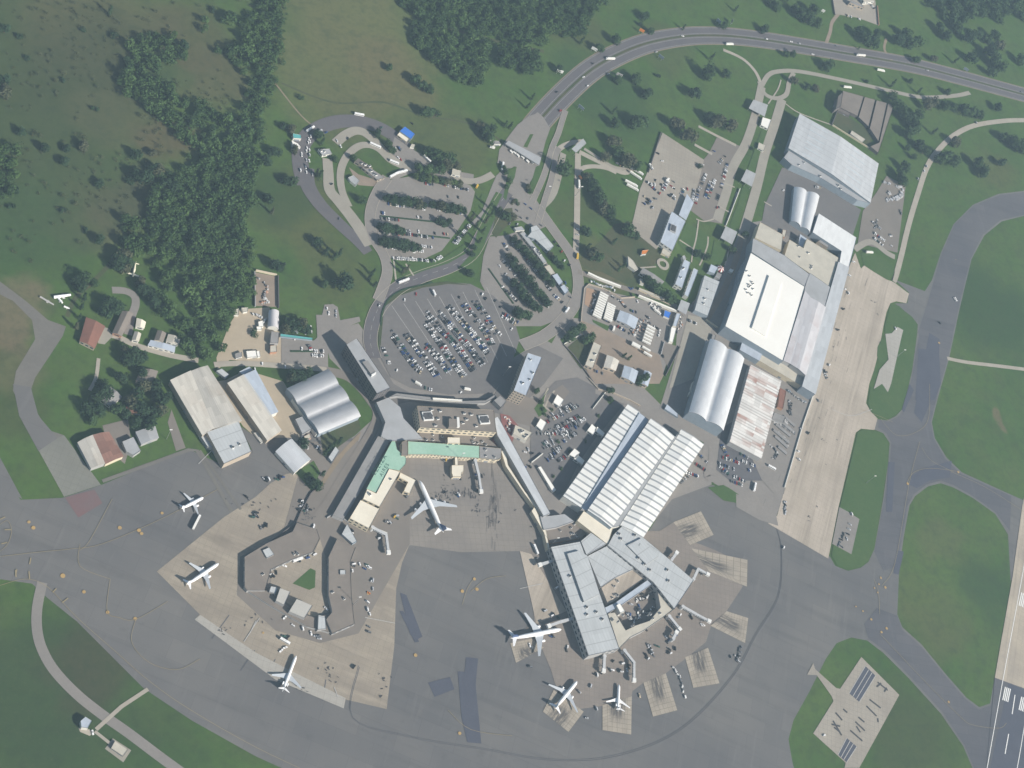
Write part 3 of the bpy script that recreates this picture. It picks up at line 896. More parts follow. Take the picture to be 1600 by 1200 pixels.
# ---------------------------------------------------------------- roads, paths, car parks
# motorway: two carriageways, shoulders, median
mwy = P('f', '812,238 830,205 850,180 880,148 920,112 960,88 1010,68 1070,57 1130,56 1190,62 1260,73 1330,85 1420,101 1500,121 1600,148 1760,190')
road('motorway_verge', mwy, 37, Z1, 'verge_sand')
road('motorway_verge', mwy, 34.5, Z2, 'asphalt_lot')
l_ = wline(mwy, 6)
for off_ in (9.6, -9.6):
    m_ = MB(); strip(m_, l_, 12.4, Z3, 0, None, off_)
    m_.build('motorway', 'asphalt_road')['kind'] = 'structure'
m_ = MB()
for off_ in (9.6, ):
    for o2 in (-5.6, 5.6):
        strip(m_, l_, .3, Z4, 0, None, off_+o2); strip(m_, l_, .3, Z4, 0, None, -off_+o2)
m_.build('motorway_lines', 'paint_worn')['kind'] = 'structure'
m_ = MB(); strip(m_, l_, 3.6, Z4, 0); m_.build('grass_median', 'lawn_rough')['kind'] = 'structure'
# toll plaza and its approach
surface('toll_plaza', P('c4', '770,190 800,170 860,225 930,340 880,480 840,640 820,720 780,800 720,900 690,1060 720,1110 880,1200 700,1280 470,1150 470,1040 540,870 580,740 380,700 400,560 490,430 590,300 700,215'), Z4, 'asphalt_light')
surface('toll_road', P('c4', '470,560 480,640 440,760 370,830 330,920 220,1200 100,1330 180,1360 330,1230 420,1060 470,1010 500,900 520,760 600,700 700,700 640,640'), Z3, 'asphalt_light')
for s_, m2 in (('720,400 755,400 690,540 650,530', 'lawn'), ('500,760 580,740 560,850 500,960 470,1090 440,1060 470,900', 'lawn'), ('780,740 830,720 850,800 800,900 760,990 720,1030 690,1010 740,880', 'lawn'), ('220,1020 290,1030 250,1110 200,1070', 'lawn')):
    surface('grass_island', P('c4', s_), Z5, m2)
# main loop road to the terminals
road('loop_road', P('f', '793,300 775,328 755,365 735,398 700,418 660,432 625,448 600,470 585,495 578,530 585,560'), 17, Z4, 'asphalt_road', kerb='path_concrete', centre='paint_worn')
surface('forecourt_road', P('f', '570,500 582,490 590,520 590,560 615,600 640,614 700,622 770,622 800,560 840,540 880,560 850,600 800,650 740,640 640,628 600,635 585,590 570,560'), Z3, 'asphalt_lot')
# western loop with taxi ranks
road('loop_road', P('f', '477,290 470,262 470,232 486,208 520,192 560,190 600,203 632,228 645,252'), 22, Z3, 'asphalt_road', w1=20)
road('loop_road', P('f', '478,262 481,290 500,320 530,350 560,378 575,395'), 22, Z4, 'asphalt_road', w1=15)
road('service_road', P('c6', '450,340 520,280 600,240 670,245 740,290 800,350 870,430 960,500 1080,540'), 13, Z4, 'road_concrete')
road('service_road', P('c6', '380,470 390,600 400,730 470,820 560,930 640,1040 740,1190'), 13, Z4, 'road_concrete', w1=18)
road('service_road', P('c6', '1000,530 900,480 820,400 740,360 660,360 590,400 530,470 495,560 490,660 510,760 560,870'), 10, Z4, 'road_concrete')
surface('junction', P('c6', '940,290 1100,400 1200,450 1240,510 1380,560 1600,600 1600,660 1440,640 1080,590 960,640 860,640 980,560 1020,520 900,440'), Z3, 'asphalt_light')
road('loop_road', P('c6', '1400,620 1500,650 1600,660 1680,640 1760,600'), 10, Z4, 'road_concrete')
surface('coach_yard', P('c6', '560,540 640,600 830,660 900,700 760,700 640,690 600,620'), Z2, 'dirt')
road('loop_road', P('f', '605,278 590,300 580,325 578,350 585,375 600,400 605,425 598,450 590,470'), 13, Z5, 'asphalt_light', kerb='path_concrete')
surface('car_park', P('f', '605,282 640,276 700,278 735,290 742,300 735,330 715,360 690,392 660,406 620,408 608,402 592,370 582,345 584,318 592,300'), Z4, 'asphalt_light')
for s_ in ('610,405 640,410 690,405 725,382 735,392 700,412 660,424 625,438 616,438', '745,365 760,340 772,318 776,335 760,372 752,400 745,436 728,430 715,420 738,395', '765,318 775,300 785,304 772,330 750,365 740,360'):
    surface('grass_verge', P('f', s_), Z5, 'lawn')
# round car park
surface('car_park', P('f', '598,490 606,472 625,458 660,447 700,441 735,444 770,462 800,490 812,530 795,580 770,615 700,617 640,606 610,590 595,560 590,520'), Z4, 'asphalt_lot')
surface('car_park', P('f', '765,370 790,368 815,360 900,470 885,495 845,510 800,510 770,480 750,440 755,400'), Z4, 'asphalt_light')
road('loop_road', P('f', '840,325 865,360 893,400 903,435 900,470 880,500 850,525 815,540'), 15, Z5, 'asphalt_light', kerb='path_concrete')
surface('junction', P('f', '780,300 815,280 850,330 862,350 840,360 815,345 790,345 775,365 762,370 780,335'), Z4, 'asphalt_light')
surface('grass_island', P('f', '776,328 800,325 803,345 790,355 775,372 768,365'), Z5, 'lawn_rough')
surface('painted_island', P('f', '598,490 590,520 594,545 600,480 625,462 660,450 700,444 735,446 700,440 660,445 622,456 604,470'), Z5, 'lawn_rough')
m_ = MB()
for i in range(9):    # bay lines of the round car park
    a, b = (612+i*18.5, 478-i*3.6), (690+i*14.5, 592-i*5)
    strip(m_, [W(a)[:2], W(b)[:2]], .5, Z5)
m_.build('bay_lines', 'paint_worn')['kind'] = 'structure'
# car park between terminals
surface('car_park', P('d1', '-60,260 60,120 150,30 330,0 560,120 740,200 470,520 350,700 220,960 160,980 -60,700'), Z3, 'asphalt_lot')
for s_ in ('100,90 60,150 40,230 80,280 10,330 -30,260 30,180', '560,170 640,190 600,230'):
    surface('grass_verge', P('d1', s_), Z5, 'lawn')
surface('red_terrace', P('c2', '1180,300 1260,320 1330,400 1270,570 1150,580 1100,520 1200,440'), Z5, 'red_pave')
surface('forecourt', P('c2', '1230,140 1320,140 1500,190 1700,60 1760,120 1600,330 1480,420 1330,380 1200,310'), Z4, 'asphalt_brown')
# perimeter and access roads in the north-east
road('access_road', P('f', '880,240 866,300 845,325'), 9, Z5, 'road_concrete')
road('access_road', P('c4', '1090,150 1060,240 1010,400 950,540 905,700 860,840 800,980 740,1110'), 7.5, Z5, 'asphalt_light', kerb='path_concrete')
road('access_road', P('c4', '1020,540 985,620 975,720 940,880 890,1040 840,1200 800,1330'), 8, Z5, 'asphalt_light', kerb='path_concrete')
road('access_road', P('c4', '1215,790 1290,745 1400,735 1520,755 1620,800'), 7, Z4, 'path_concrete')
road('access_road', P('t20', '440,885 350,900 280,950 265,1050 270,1100'), 8, Z3, 'path_concrete')
road('access_road', P('f', '903,240 902,300 901,360 899,405'), 9, Z3, 'path_concrete')
road('access_road', P('t20', '420,950 600,1040 700,1080 760,1050'), 8, Z3, 'path_concrete')
road('access_road', P('t20', '450,930 560,1000 640,1045 730,1060'), 5, Z4, 'road_concrete')
surface('lorry_park', P('t20', '940,830 1200,1000 1150,1200 1090,1330 900,1560 740,1430 760,1360 800,1180 840,1090'), Z4, 'concrete_grey')
surface('car_park', P('f', '1120,215 1140,222 1155,228 1152,240 1128,350 1100,345 1080,330 1060,310 1085,270 1095,255 1107,240'), Z3, 'asphalt_brown')
road('path', P('t20', '1165,790 1280,850 1400,910'), 5, Z4, 'path_concrete', sm=0)
road('path', P('t20', '1140,905 1250,965'), 5, Z5, 'path_concrete', sm=0)
road('access_road', P('f', '1190,135 1180,180 1165,225 1145,262 1135,300 1120,345'), 14, Z4, 'road_concrete')
road('access_road', P('f', '1130,78 1160,92 1180,112 1190,134'), 6, Z3, 'path_concrete')
road('access_road', P('f', '1190,134 1200,118 1215,112 1250,112 1320,126 1390,142 1440,152 1490,150 1515,145'), 8, Z4, 'road_concrete')
road('access_road', P('f', '1186,128 1195,147 1212,154 1228,148 1233,128 1240,114'), 8, Z5, 'road_concrete')
road('access_road', P('f', '1222,155 1210,195 1195,240 1183,290 1170,335 1158,375'), 15, Z4, 'road_concrete')
road('access_road', P('f', '1158,372 1150,405 1130,455 1100,505 1080,540'), 9, Z4, 'dirt')
road('access_road', P('f', '1700,190 1600,188 1560,190 1520,197 1490,212 1465,236 1448,262 1435,300 1420,350 1408,400 1400,430 1396,440'), 9, Z4, 'path_concrete')
road('track', P('f', '1290,70 1297,50 1300,35 1310,22'), 6, Z2, 'dirt')
road('track', P('f', '1395,97 1382,78 1385,60'), 5, Z2, 'verge_sand')
surface('compound_yard', P('f', '1300,-10 1366,-10 1373,40 1340,28 1305,22'), Z2, 'concrete_grey')
surface('works_yard', P('f', '1222,262 1260,270 1345,328 1330,375 1300,360 1262,385 1190,348 1195,320'), Z3, 'asphalt_lot')
surface('works_yard', P('f', '1370,300 1385,275 1415,290 1402,395 1340,380 1348,330'), Z3, 'asphalt_brown')
road('access_road', P('f', '1335,390 1360,378 1385,395 1398,402'), 10, Z4, 'road_concrete')
surface('hangar_yard', P('f', '1160,350 1190,345 1240,362 1300,395 1320,420 1330,460 1260,640 1180,560 1100,540 1075,480 1130,420'), Z2, 'asphalt_light')
surface('hangar_yard', P('f', '1060,480 1110,500 1180,560 1240,590 1275,612 1212,810 1160,780 1115,755 1095,720 1100,690 1030,640 1055,560'), Z2, 'asphalt_light')
surface('car_park', P('d1', '1530,420 1640,360 1960,500 1900,860 1600,860 1490,770'), Z4, 'asphalt_taxi')
surface('storage_yard', P('t22', '1545,300 1600,180 1680,60 1800,110 1640,690 1560,600 1500,470'), Z5, 'asphalt_light')
road('access_road', P('f', '930,610 990,632 1040,660 1105,690 1112,720 1105,745 1130,752 1170,778'), 10, Z4, 'asphalt_light')
surface('hangar_yard', P('f', '1150,772 1180,780 1212,804 1216,822 1185,812 1150,792'), Z4, 'asphalt_light')
surface('concourse_yard', P('c5', '330,760 345,590 700,440 745,330 790,480 800,640 820,940 690,980 520,900'), Z4-.02, 'concrete_west')
surface('verge_strip', P('t12', '630,320 655,300 640,350 560,430 470,560 410,650 400,620 500,460'), Z4, 'verge_sand')
surface('lawn_patch', P('t12', '400,310 640,220 655,280 600,330 520,390 460,450 420,440'), Z4, 'lawn_rough')
surface('lawn_patch', P('d4', '480,990 620,1060 700,1110 740,1200 720,1290 640,1400 500,1330 400,1200'), Z4, 'lawn')
surface('lawn_patch', P('t21', '1265,300 1345,330 1340,430 1300,450 1240,420'), Z5, 'lawn')
surface('lawn_patch', P('f', '1170,258 1195,190 1203,190 1172,290 1158,330 1148,370 1140,352 1152,320'), Z5, 'lawn')
for c_, q_ in (('t21', '1165,180 1150,290 1130,370 1120,440'), ('t21', '1045,300 1130,355'), ('t21', '1285,85 1360,130'), ('t21', '1405,0 1370,120 1330,220'), ('t21', '1260,170 1200,185 1150,170'), ('t21', '1225,280 1220,340 1190,420 1170,460'),
               ('t21', '800,475 900,468'), ('t21', '1360,340 1330,460'), ('t20', '560,1015 600,1060'), ('t21', '960,370 990,400'), ('d4', '860,570 985,620'), ('d4', '800,810 935,880'), ('d4', '1290,770 1370,815'), ('t11', '860,430 875,560'), ('t11', '935,450 985,525'),
               ('c2', '1580,90 1550,160 1540,230 1600,280'), ('d1', '60,250 90,180 140,110'), ('t30', '110,650 200,710 420,790'), ('t30', '0,650 60,560 80,500')):
    road('path', P(c_, q_), 2.2, Z5, 'path_concrete')
# cargo compound
surface('cargo_yard', P('c3', '200,180 260,160 560,260 740,300 1200,440 1180,640 1040,1100 900,1200 500,700 190,560'), Z3, 'asphalt_light')
surface('cargo_yard', P('c3', '190,540 400,620 700,760 1000,900 1050,1100 1000,1200 300,1200 240,1050 300,760 220,700'), Z4, 'dirt')
surface('sand_bed', P('c3', '240,200 360,230 290,420 220,370'), Z5, 'dirt_red')
surface('lawn_patch', P('c3', '180,560 170,680 10,800 -30,740'), Z4, 'lawn')
surface('lawn_patch', P('c3', '30,830 200,690 330,770 240,1050 180,1040'), Z4, 'lawn_rough')
surface('lawn_patch', P('c3', '300,530 480,600 460,650 310,560'), Z5, 'lawn')
surface('works_yard', P('c3', '1050,780 1210,810 1100,1050 1030,920'), Z5, 'asphalt_brown')
surface('works_yard', P('c3', '1210,820 1300,480 1480,520 1560,600 1440,900 1350,1150 1100,1250'), Z4, 'road_concrete')
surface('worn_ground', P('t21', '700,190 870,260 900,340 940,400 760,600 560,500 450,480 420,420 560,300 640,200'), Z1, 'lawn_rough')
road('access_road', P('c3', '150,30 380,110 600,190 760,240 1000,310 1180,400'), 8, Z5, 'asphalt_brown')
surface('terminal_forecourt', P('f', '505,520 560,505 600,560 640,600 800,560 850,530 905,560 935,610 1000,640 1060,665 1105,700 1112,757 1050,780 1010,830 850,860 640,720 560,690 500,760 480,830 440,760 555,680 588,650 545,590 515,560'), Z1, 'asphalt_light')
surface('terminal_forecourt', P('f', '885,495 920,500 935,530 960,560 1000,600 1040,640 1100,690 1060,680 930,615 900,570 860,540'), Z1, 'asphalt_light')
# western hangars
surface('works_yard', P('d6', '180,500 430,480 520,700 540,800 890,820 920,980 100,920 0,1000 -10,900 100,620'), Z2, 'sand')
surface('car_park', P('d6', '530,740 800,760 880,690 920,830 920,980 530,960'), Z4, 'asphalt_light')
road('service_road', P('d6', '-30,960 200,950 530,970 800,990 950,1010'), 7, Z4, 'path_concrete')
surface('forecourt', P('d6', '820,545 870,545 890,460 960,455 1000,480 1020,590 1180,560 1190,600 1040,660 940,680 900,760 830,740'), Z4, 'asphalt_light')
road('service_road', P('f', '510,580 545,590 575,620 590,650 572,690 540,740 510,790 480,830'), 12, Z4, 'asphalt_brown')
road('service_road', P('f', '520,525 550,560 580,610 597,645'), 12, Z3, 'asphalt_light')
surface('hangar_yard', P('d5', '500,240 640,170 900,250 1000,420 1050,620 1000,660 780,700 620,560 430,250'), Z2, 'sand')
surface('hangar_yard', P('d5', '600,560 720,640 960,640 1100,760 940,880 640,1060 420,860 690,740'), Z3, 'asphalt_apron')
# western stub taxiway and village roads
surface('old_taxiway', P('f', '-60,410 0,440 40,470 75,500 103,510 98,525 75,560 55,590 48,610 55,640 75,672 100,680 60,700 35,640 20,610 25,580 55,530 50,500 20,470 -60,430'), Z1, 'asphalt_old')
surface('old_taxiway', P('f', '20,600 48,605 60,650 90,685 60,705 30,650'), Z2, 'asphalt_apron')
surface('old_taxiway', P('f', '-60,690 0,715 35,780 0,760 -60,760'), Z2, 'asphalt_apron')
road('lane', P('g1', '-260,900 -120,850 20,880 200,960 400,1020 560,1060 780,1100'), 7, Z2, 'path_concrete')
road('lane', P('g1', '-30,440 100,450 180,500 190,580 150,700 120,860'), 9, Z3, 'asphalt_light')
surface('yard', P('g1', '-190,760 -60,800 -20,870 -100,950 -160,940 -170,850'), Z2, 'road_concrete')
road('track', P('f', '185,395 165,420 140,445 118,465 105,495'), 5, Z1, 'lawn_rough')
road('path', P('f', '154,560 150,590 140,610'), 4, Z2, 'path_concrete')
surface('yard', P('d6', '315,190 490,225 505,480 315,470'), Z2, 'dirt')
road('apron_edge', P('f', '160,752 295,703 308,704 362,800'), 4, Z3, 'asphalt_old', sm=0)
road('apron_edge', P('f', '312,704 376,796'), 3, Z3, 'asphalt_old', sm=0)
surface('yard', P('f', '160,665 200,655 205,690 195,725 170,705'), Z2, 'asphalt_brown')
surface('yard', P('f', '268,640 290,700 275,705 262,660'), Z2, 'asphalt_brown')
# perimeter road in the south-west
road('perimeter_road', P('f', '66,910 58,950 58,985 66,1015 85,1048 120,1085 160,1117 200,1145 260,1190 330,1240'), 10, Z3, 'asphalt_light')
road('path', P('f', '231,1077 190,1104 150,1140'), 4, Z4, 'path_concrete', sm=0)
road('path', P('f', '148,1143 172,1162'), 3, Z5, 'path_concrete', sm=0)
surface('yard', P('t03', '705,1015 820,1090 770,1165 655,1080'), Z3, 'road_concrete')
surface('yard', P('t03', '490,950 560,960 590,980 560,1000 500,975'), Z3, 'path_concrete')
road('track', P('f', '1480,560 1510,566 1560,572 1640,582'), 6, Z2, 'path_concrete')
road('track', P('f', '655,40 700,45 740,55 810,73 850,80'), 6, Z1, 'lawn_rough')
road('track', P('f', '430,130 470,180 500,205'), 2, Z1, 'verge_sand')
road('track', P('f', '440,130 520,160 600,160 660,180 740,195 790,225'), 3, Z1, 'lawn_rough')
# ---------------------------------------------------------------- buildings
B = bld
# north-east hangar with its front annex
B('hangar', 'large grey metal hangar beside the fenced ruin, north-east of the works yard', 'hangar', P('t30', '200,712 690,1022 640,1265 130,925'), 15, 'wall_blue', 'metal_strip', 'gable', 4.5, skylights=6)
B('annex', 'long low white annex along the front of the north-east hangar', 'annex', P('t30', '132,940 640,1270 560,1250 330,1110 150,1030 100,985'), 13, 'wall_blue', 'roof_grey', units=6)
for s_, lab in (('470,567 600,603 562,725 440,665', 'westernmost long bay of the dark ruined shed'), ('606,605 672,623 630,792 567,732', 'second long bay of the dark ruined shed, beside the grassy court'),
                ('680,626 745,644 692,885 637,802', 'third long bay of the dark ruined shed'), ('752,647 788,657 690,955 640,915 697,890', 'easternmost narrow bay of the dark ruined shed')):
    B('shed_bay', lab, 'shed', P('t30', s_), 6, 'wall_dark', 'roof_brown', group='bays of the ruined shed', units=0)
B('ruin_block', 'tall dark block at the west corner of the ruined shed', 'building', P('t30', '440,600 470,575 455,665 425,680'), 12, 'wall_dark', 'roof_dark')
B('ruin_block', 'dark roofless store in the middle of the ruined court', 'building', P('t30', '445,660 520,690 510,725 435,690'), 4, 'wall_dark', 'roof_dark')
B('ruin_block', 'grey walled tank in the south of the ruined court', 'building', P('t30', '525,815 610,870 590,890 515,835'), 3, 'wall_grey', 'roof_conc', win=False)
surface('lawn_patch', P('t30', '400,770 440,690 520,740 650,830 640,920 600,900'), Z4, 'lawn_rough')
B('house', 'grey roofed house in the walled compound beyond the motorway', 'house', P('t30', '520,0 590,30 600,48 512,15'), 8, 'wall_tan', 'roof_midgrey')
B('house', 'pale roofed house at the top edge beyond the motorway', 'house', P('f', '1345,-12 1366,-8 1366,2 1350,3'), 7, 'wall_white', 'roof_conc')
# gates and canopies
for s_, h_, lab in (('t20:1510,622 1600,655 1580,728 1480,675', 7, 'grey canopy over the road by the white gatehouse, north of the freight car park'),
                    ('d4:1110,428 1208,475 1165,610 1052,545', 8, 'grey striped canopy over the road beside the freight car park'),
                    ('d2:95,155 215,215 160,345 40,275', 8, 'grey canopy over the path between lawn and great white hangar'),
                    ('c4:1275,442 1308,490 1200,590 1155,550', 8, 'small grey canopy at the head of the forked access road'),
                    ('c3:1230,320 1320,360 1280,475 1190,425', 7, 'grey gate canopy at the corner of the container yard')):
    c_, q_ = s_.split(':')
    canopy('gate_canopy', lab, 'canopy', P(c_, q_), h_, 'metal_oldgrey', 'gate canopies')
canopy('toll_canopy', 'long narrow pale canopy across the motorway toll plaza', 'toll canopy', P('c4', '500,465 840,640 815,718 465,495'), 7, 'roof_grey', None, 1.4)
for i, (x, y) in enumerate(((520, 590), (555, 600), (590, 630), (640, 650), (690, 690), (740, 700))):
    c = W((720+x/6.667, 150+y/6.667))
    t_ = thing('toll_booth', 'pale toll booth under the south edge of the toll canopy', 'booth', c, .55, 'toll booths')
    m_ = MB(); m_.box(-1.2, 1.2, -2.2, 2.2, 0, 2.6); m_.build('cabin', 'wall_white', t_)
    m_ = MB(); m_.box(-1.6, 1.6, -2.6, 2.6, 2.6, 2.9, bottom=True); m_.build('roof', 'unit_white', t_)
    m_ = MB(); m_.box(-1.24, 1.24, -1.6, 1.6, 1.1, 2.0); m_.build('window', 'glass', t_)
B('gatehouse', 'white gatehouse beside the road, left of the north-east hangar', 'gatehouse', P('f', '1192,183 1205,187 1200,201 1189,195'), 5, 'wall_white', 'roof_white')
B('kiosk', 'small pale kiosk on the grass strip between the two service roads', 'kiosk', P('d4', '1240,150 1310,185 1290,240 1228,205'), 4, 'wall_white', 'roof_conc')
# administration halls around the freight car park
B('office_hall', 'long grey office hall with a roof-top plant block, south of the lorry park', 'office', P('t21', '1000,120 1087,182 1005,365 928,312'), 10, 'wall_white', 'metal_blue')
_o = [o for o in COL.objects if o.name.startswith('office_hall')][-1]
rooftop(_o, (1051, 358), 9.5, (13, 9), 2.2, 1.1, 'roof_unit', 'wall_grey')
canopy('walkway_canopy', 'grey canopy joined to the office hall on its north end', 'canopy', P('d4', '490,685 560,780 480,960 405,905'), 6, 'metal_blue')
B('office_block', 'stepped grey office block west of the flat blue-grey store', 'office', P('t21', '1078,420 1117,440 1065,600 1020,575'), 9, 'wall_white', 'metal_blue', units=3)
B('office_block', 'narrow grey wing with a white edge beside the stepped office block', 'office', P('t21', '1138,475 1165,490 1102,655 1078,640'), 8, 'wall_white', 'metal_blue')
B('store', 'flat blue-grey store beside the great white hangar', 'store', P('t21', '1205,520 1300,560 1225,775 1142,738'), 8, 'wall_blue', 'roof_terminal', units=3)
B('store', 'small blue-grey block behind the red and white tent', 'store', P('t21', '1245,450 1290,472 1268,510 1228,495'), 6, 'wall_blue', 'metal_blue')
B('store', 'small grey block between tent and flat blue-grey store', 'store', P('t21', '1285,500 1315,515 1300,545 1270,530'), 5, 'wall_grey', 'roof_midgrey')
c = W((1125, 422)); t_ = thing('tent', 'small red and white striped round tent near the great white hangar', 'tent', c)
for k in (0, 1):
    m_ = MB()
    for i in range(k, 12, 2):
        a, b = i*math.pi/6, (i+1)*math.pi/6
        m_.add([(0, 0, 6), (6*math.cos(a), 6*math.sin(a), 3), (6*math.cos(b), 6*math.sin(b), 3)], [(0, 1, 2)])
        m_.add([(6*math.cos(a), 6*math.sin(a), 3), (6*math.cos(b), 6*math.sin(b), 3), (6*math.cos(b), 6*math.sin(b), 0), (6*math.cos(a), 6*math.sin(a), 0)], [(0, 3, 2, 1)])
    m_.build('tent_panel', ('container_white', 'car_red')[k], t_)
B('kiosk', 'small white kiosk with dark edge beside the great white hangar', 'kiosk', P('d2', '140,595 178,610 160,640 125,620'), 4, 'wall_white', 'roof_white')
# great white hangar complex
gh = B('great_hangar', 'great white flat-roofed hangar, largest building in the east', 'hangar', P('f', '1173.5,395 1257.5,448 1223.5,563.5 1133.5,509.5'), 21, 'wall_blue', 'roof_white', wrows=2)
def slab_on(root, pts, z0, z1, mat, name):
    q = ccw([(p.x-root.location.x, p.y-root.location.y) for p in [W(p, z1) for p in pts]])
    m = MB(); m.prism(q, z0, z1, 0, False); m.flat(q, z1, 0)
    return m.build(name, mat, root)
slab_on(gh, P('f', '1202,430 1221.5,441 1196,525 1175,512'), 20.3, 22.8, 'roof_white', 'roof_monitor')
for s_ in ('1166,424 1171,432', '1169,445 1172,447', '1174,441 1176,444', '1170,449 1176,452', '1165,453 1168,458', '1171,459 1174,462'):
    for p_ in P('f', s_): rooftop(gh, p_, 20.5, (2.5, 2), 1.5, .4)
B('hangar_bay', 'long pale grey roof strip north of the great white roof', 'hangar bay', P('f', '1177,372 1226,399 1265,428.5 1257.8,447.5 1174.5,393.5'), 19, 'wall_blue', 'roof_grey', win=False)
B('workshop', 'cream concrete roof with dark stains at the north end of the great hangar', 'workshop', P('f', '1188,347 1224,367 1221,391 1180,371.5'), 15, 'wall_cream', 'roof_conc')
B('workshop', 'wide cream roof with faint skylight marks, east of the north workshop', 'workshop', P('d2', '760,295 905,385 940,285 1270,485 1255,545 1180,790 975,650 705,470'), 14, 'wall_cream', 'roof_conc', units=5)
B('link_building', 'narrow light grey link between vaulted store and cream workshop', 'link', P('d2', '868,235 950,290 910,385 850,350'), 9, 'wall_grey', 'metal_blue', door=False)
B('hangar_bay', 'grey trapezoid roof between cream workshop and ribbed lavender roof', 'hangar bay', P('d2', '970,640 1185,790 1130,990 910,870 920,790'), 17, 'wall_grey', 'roof_grey', win=False)
B('hangar_bay', 'narrow lavender roof strip along the east side of the great white roof', 'hangar bay', P('f', '1258,455 1266,465 1236.5,569 1224.8,563'), 17, 'wall_grey', 'metal_lav', 'shed', 1, win=False, door=False)
B('hangar_bay', 'broad lavender ribbed roof with dark seams, east of the great white roof', 'hangar bay', P('f', '1266.2,465 1290,480 1259,586 1236.8,569'), 18, 'wall_grey', 'metal_lav', 'gable', 1.5, win=False, door=False)
B('hangar_bay', 'long smooth blue-grey strip facing the concrete apron', 'hangar bay', P('f', '1310.5,409.5 1326,418.5 1273.5,616 1254,603.5'), 16, 'wall_blue', 'metal_grey', 'shed', 1)
B('hangar_bay', 'low cream strip along the south edge of the great hangar', 'hangar bay', P('d3', '470,320 690,425 760,490 930,590 890,690 440,420'), 10, 'wall_cream', 'roof_conc')
B('hangar_bay', 'blue-grey lean-to at the south-west corner of the great hangar', 'hangar bay', P('d3', '275,205 480,320 440,425 245,310'), 10, 'wall_blue', 'metal_blue', 'shed', 1)
for s_, lab in (('230,620 300,490 285,620 190,860 160,870', 'pale blue lean-to on the shaded west wall of the great hangar'), ('160,870 185,880 165,960 125,965', 'white stair block on the west wall of the great hangar')):
    B('lean_to', lab, 'lean-to', P('d2', s_), 6, 'wall_blue', 'roof_terminal', win=False)
B('vaulted_store', 'small twin-vaulted pale blue store in the works yard', 'store', P('t31', '165,-30 320,28 262,255 145,180'), 8, 'wall_blue', 'metal_vault', 'barrel', 4, 2)
B('white_shed', 'white ribbed L-shaped shed east of the twin-vaulted store', 'shed', P('d2', '1065,20 1458,275 1375,590 1280,535 1300,415 1000,220'), 12, 'wall_blue', 'metal_white', units=0)
B('vaulted_hangar', 'bright twin-vaulted hangar south of the great white hangar', 'hangar', P('f', '1110,530 1162.5,560.5 1130,672 1077,643'), 18, 'wall_blue', 'metal_vault', 'barrel', 4.5, 2)
B('rusty_shed', 'large ribbed shed with rusty brown patches beside the vaulted hangar', 'shed', P('f', '1140.5,690 1173,570 1220,595 1189,716'), 10, 'wall_grey', 'metal_rust', 'saw', 1.5, 22)
B('lean_shed', 'dark open shed against the east side of the rusty ribbed shed', 'shed', P('d3', '660,705 725,740 690,925 640,900'), 6, 'wall_brick', 'roof_red', win=False)
B('lean_shed', 'grey lean-to by the dark car park south of the rusty shed', 'shed', P('d3', '605,960 720,1010 690,1075 575,1030'), 5, 'wall_grey', 'roof_midgrey', win=False)
# striped arrivals hall
B('striped_hall', 'westernmost low wing of the striped white hall', 'hall', P('d1', '755,222 850,290 372,1090 218,985'), 13, 'wall_white', 'metal_striped', 'shed', 1.0, group='striped white hall')
B('striped_hall', 'tallest middle wing of the striped white hall', 'hall', P('f', '1017.5,654 1054,682 956,824 919,797'), 19, 'wall_blue', 'metal_striped', 'gable', 1.2, 1, 'striped white hall')
B('striped_hall', 'easternmost wing of the striped white hall, with two rows of panels', 'hall', P('f', '1065,671 1099.5,694 1005,839 969,820'), 14, 'wall_white', 'metal_striped', 'gable', 1.6, 1, 'striped white hall')
B('hall_gallery', 'sunken blue-grey gallery between the west and middle wings of the striped hall', 'gallery', P('f', '999.5,644.5 1014,656 918,798 909,795'), 15, 'wall_grey', 'metal_blue', win=False, door=False)
B('hall_gallery', 'narrow pale gallery between the middle and east wings of the striped hall', 'gallery', P('f', '1055,683 1063,675 968,822 957,824'), 15, 'wall_white', 'roof_grey', win=False, door=False)
B('front_block', 'cream flat-roofed front block of the striped hall', 'hall', P('c1', '440,45 662,185 690,165 640,325 385,125'), 13, 'wall_cream', 'roof_cream')
# modern terminal
T1 = 'wall_grey'
ta = B('terminal_pier', 'long grey western block of the fan-shaped terminal', 'terminal', P('c1', '165,345 410,300 575,735 735,1190 590,1225 480,1250 380,960'), 14, T1, 'roof_terminal', wrows=2, pitch=7)
slab_on(ta, P('c1', '300,400 400,375 470,420 570,735 440,800'), 13.3, 16.2, 'roof_terminal', 'roof_monitor')
tb = B('terminal_hall', 'wedge-shaped pale grey hall in the middle of the fan-shaped terminal', 'terminal', P('c1', '635,335 960,545 870,520 700,600 580,680 470,420'), 11, T1, 'roof_terminal', win=False)
B('terminal_hall', 'grey link roof between western block and cream hall front', 'terminal', P('c1', '415,295 500,225 630,318 462,412'), 13, T1, 'roof_terminal', win=False)
tc = B('terminal_wing', 'pale blue-grey eastern wing of the fan-shaped terminal', 'terminal', P('c1', '770,160 935,265 1110,410 1355,620 1195,860 1020,640 640,330 690,240'), 14, T1, 'roof_terminal', wrows=2, units=0, pitch=7)
slab_on(tc, P('c1', '800,330 920,270 1060,420 960,490'), 13.3, 15.5, 'roof_terminal', 'roof_monitor')
for p_ in P('c1', '730,240 745,280 890,440 895,330 1130,540 985,540 1140,630 940,490 860,250'): rooftop(tc, p_, 13.5, (4, 2.5), 1.6, .8)
for p_ in P('c1', '460,850 590,950 320,590 720,970 460,910 540,890'): rooftop(ta, p_, 13.5, (4, 2.5), 1.4, .5)
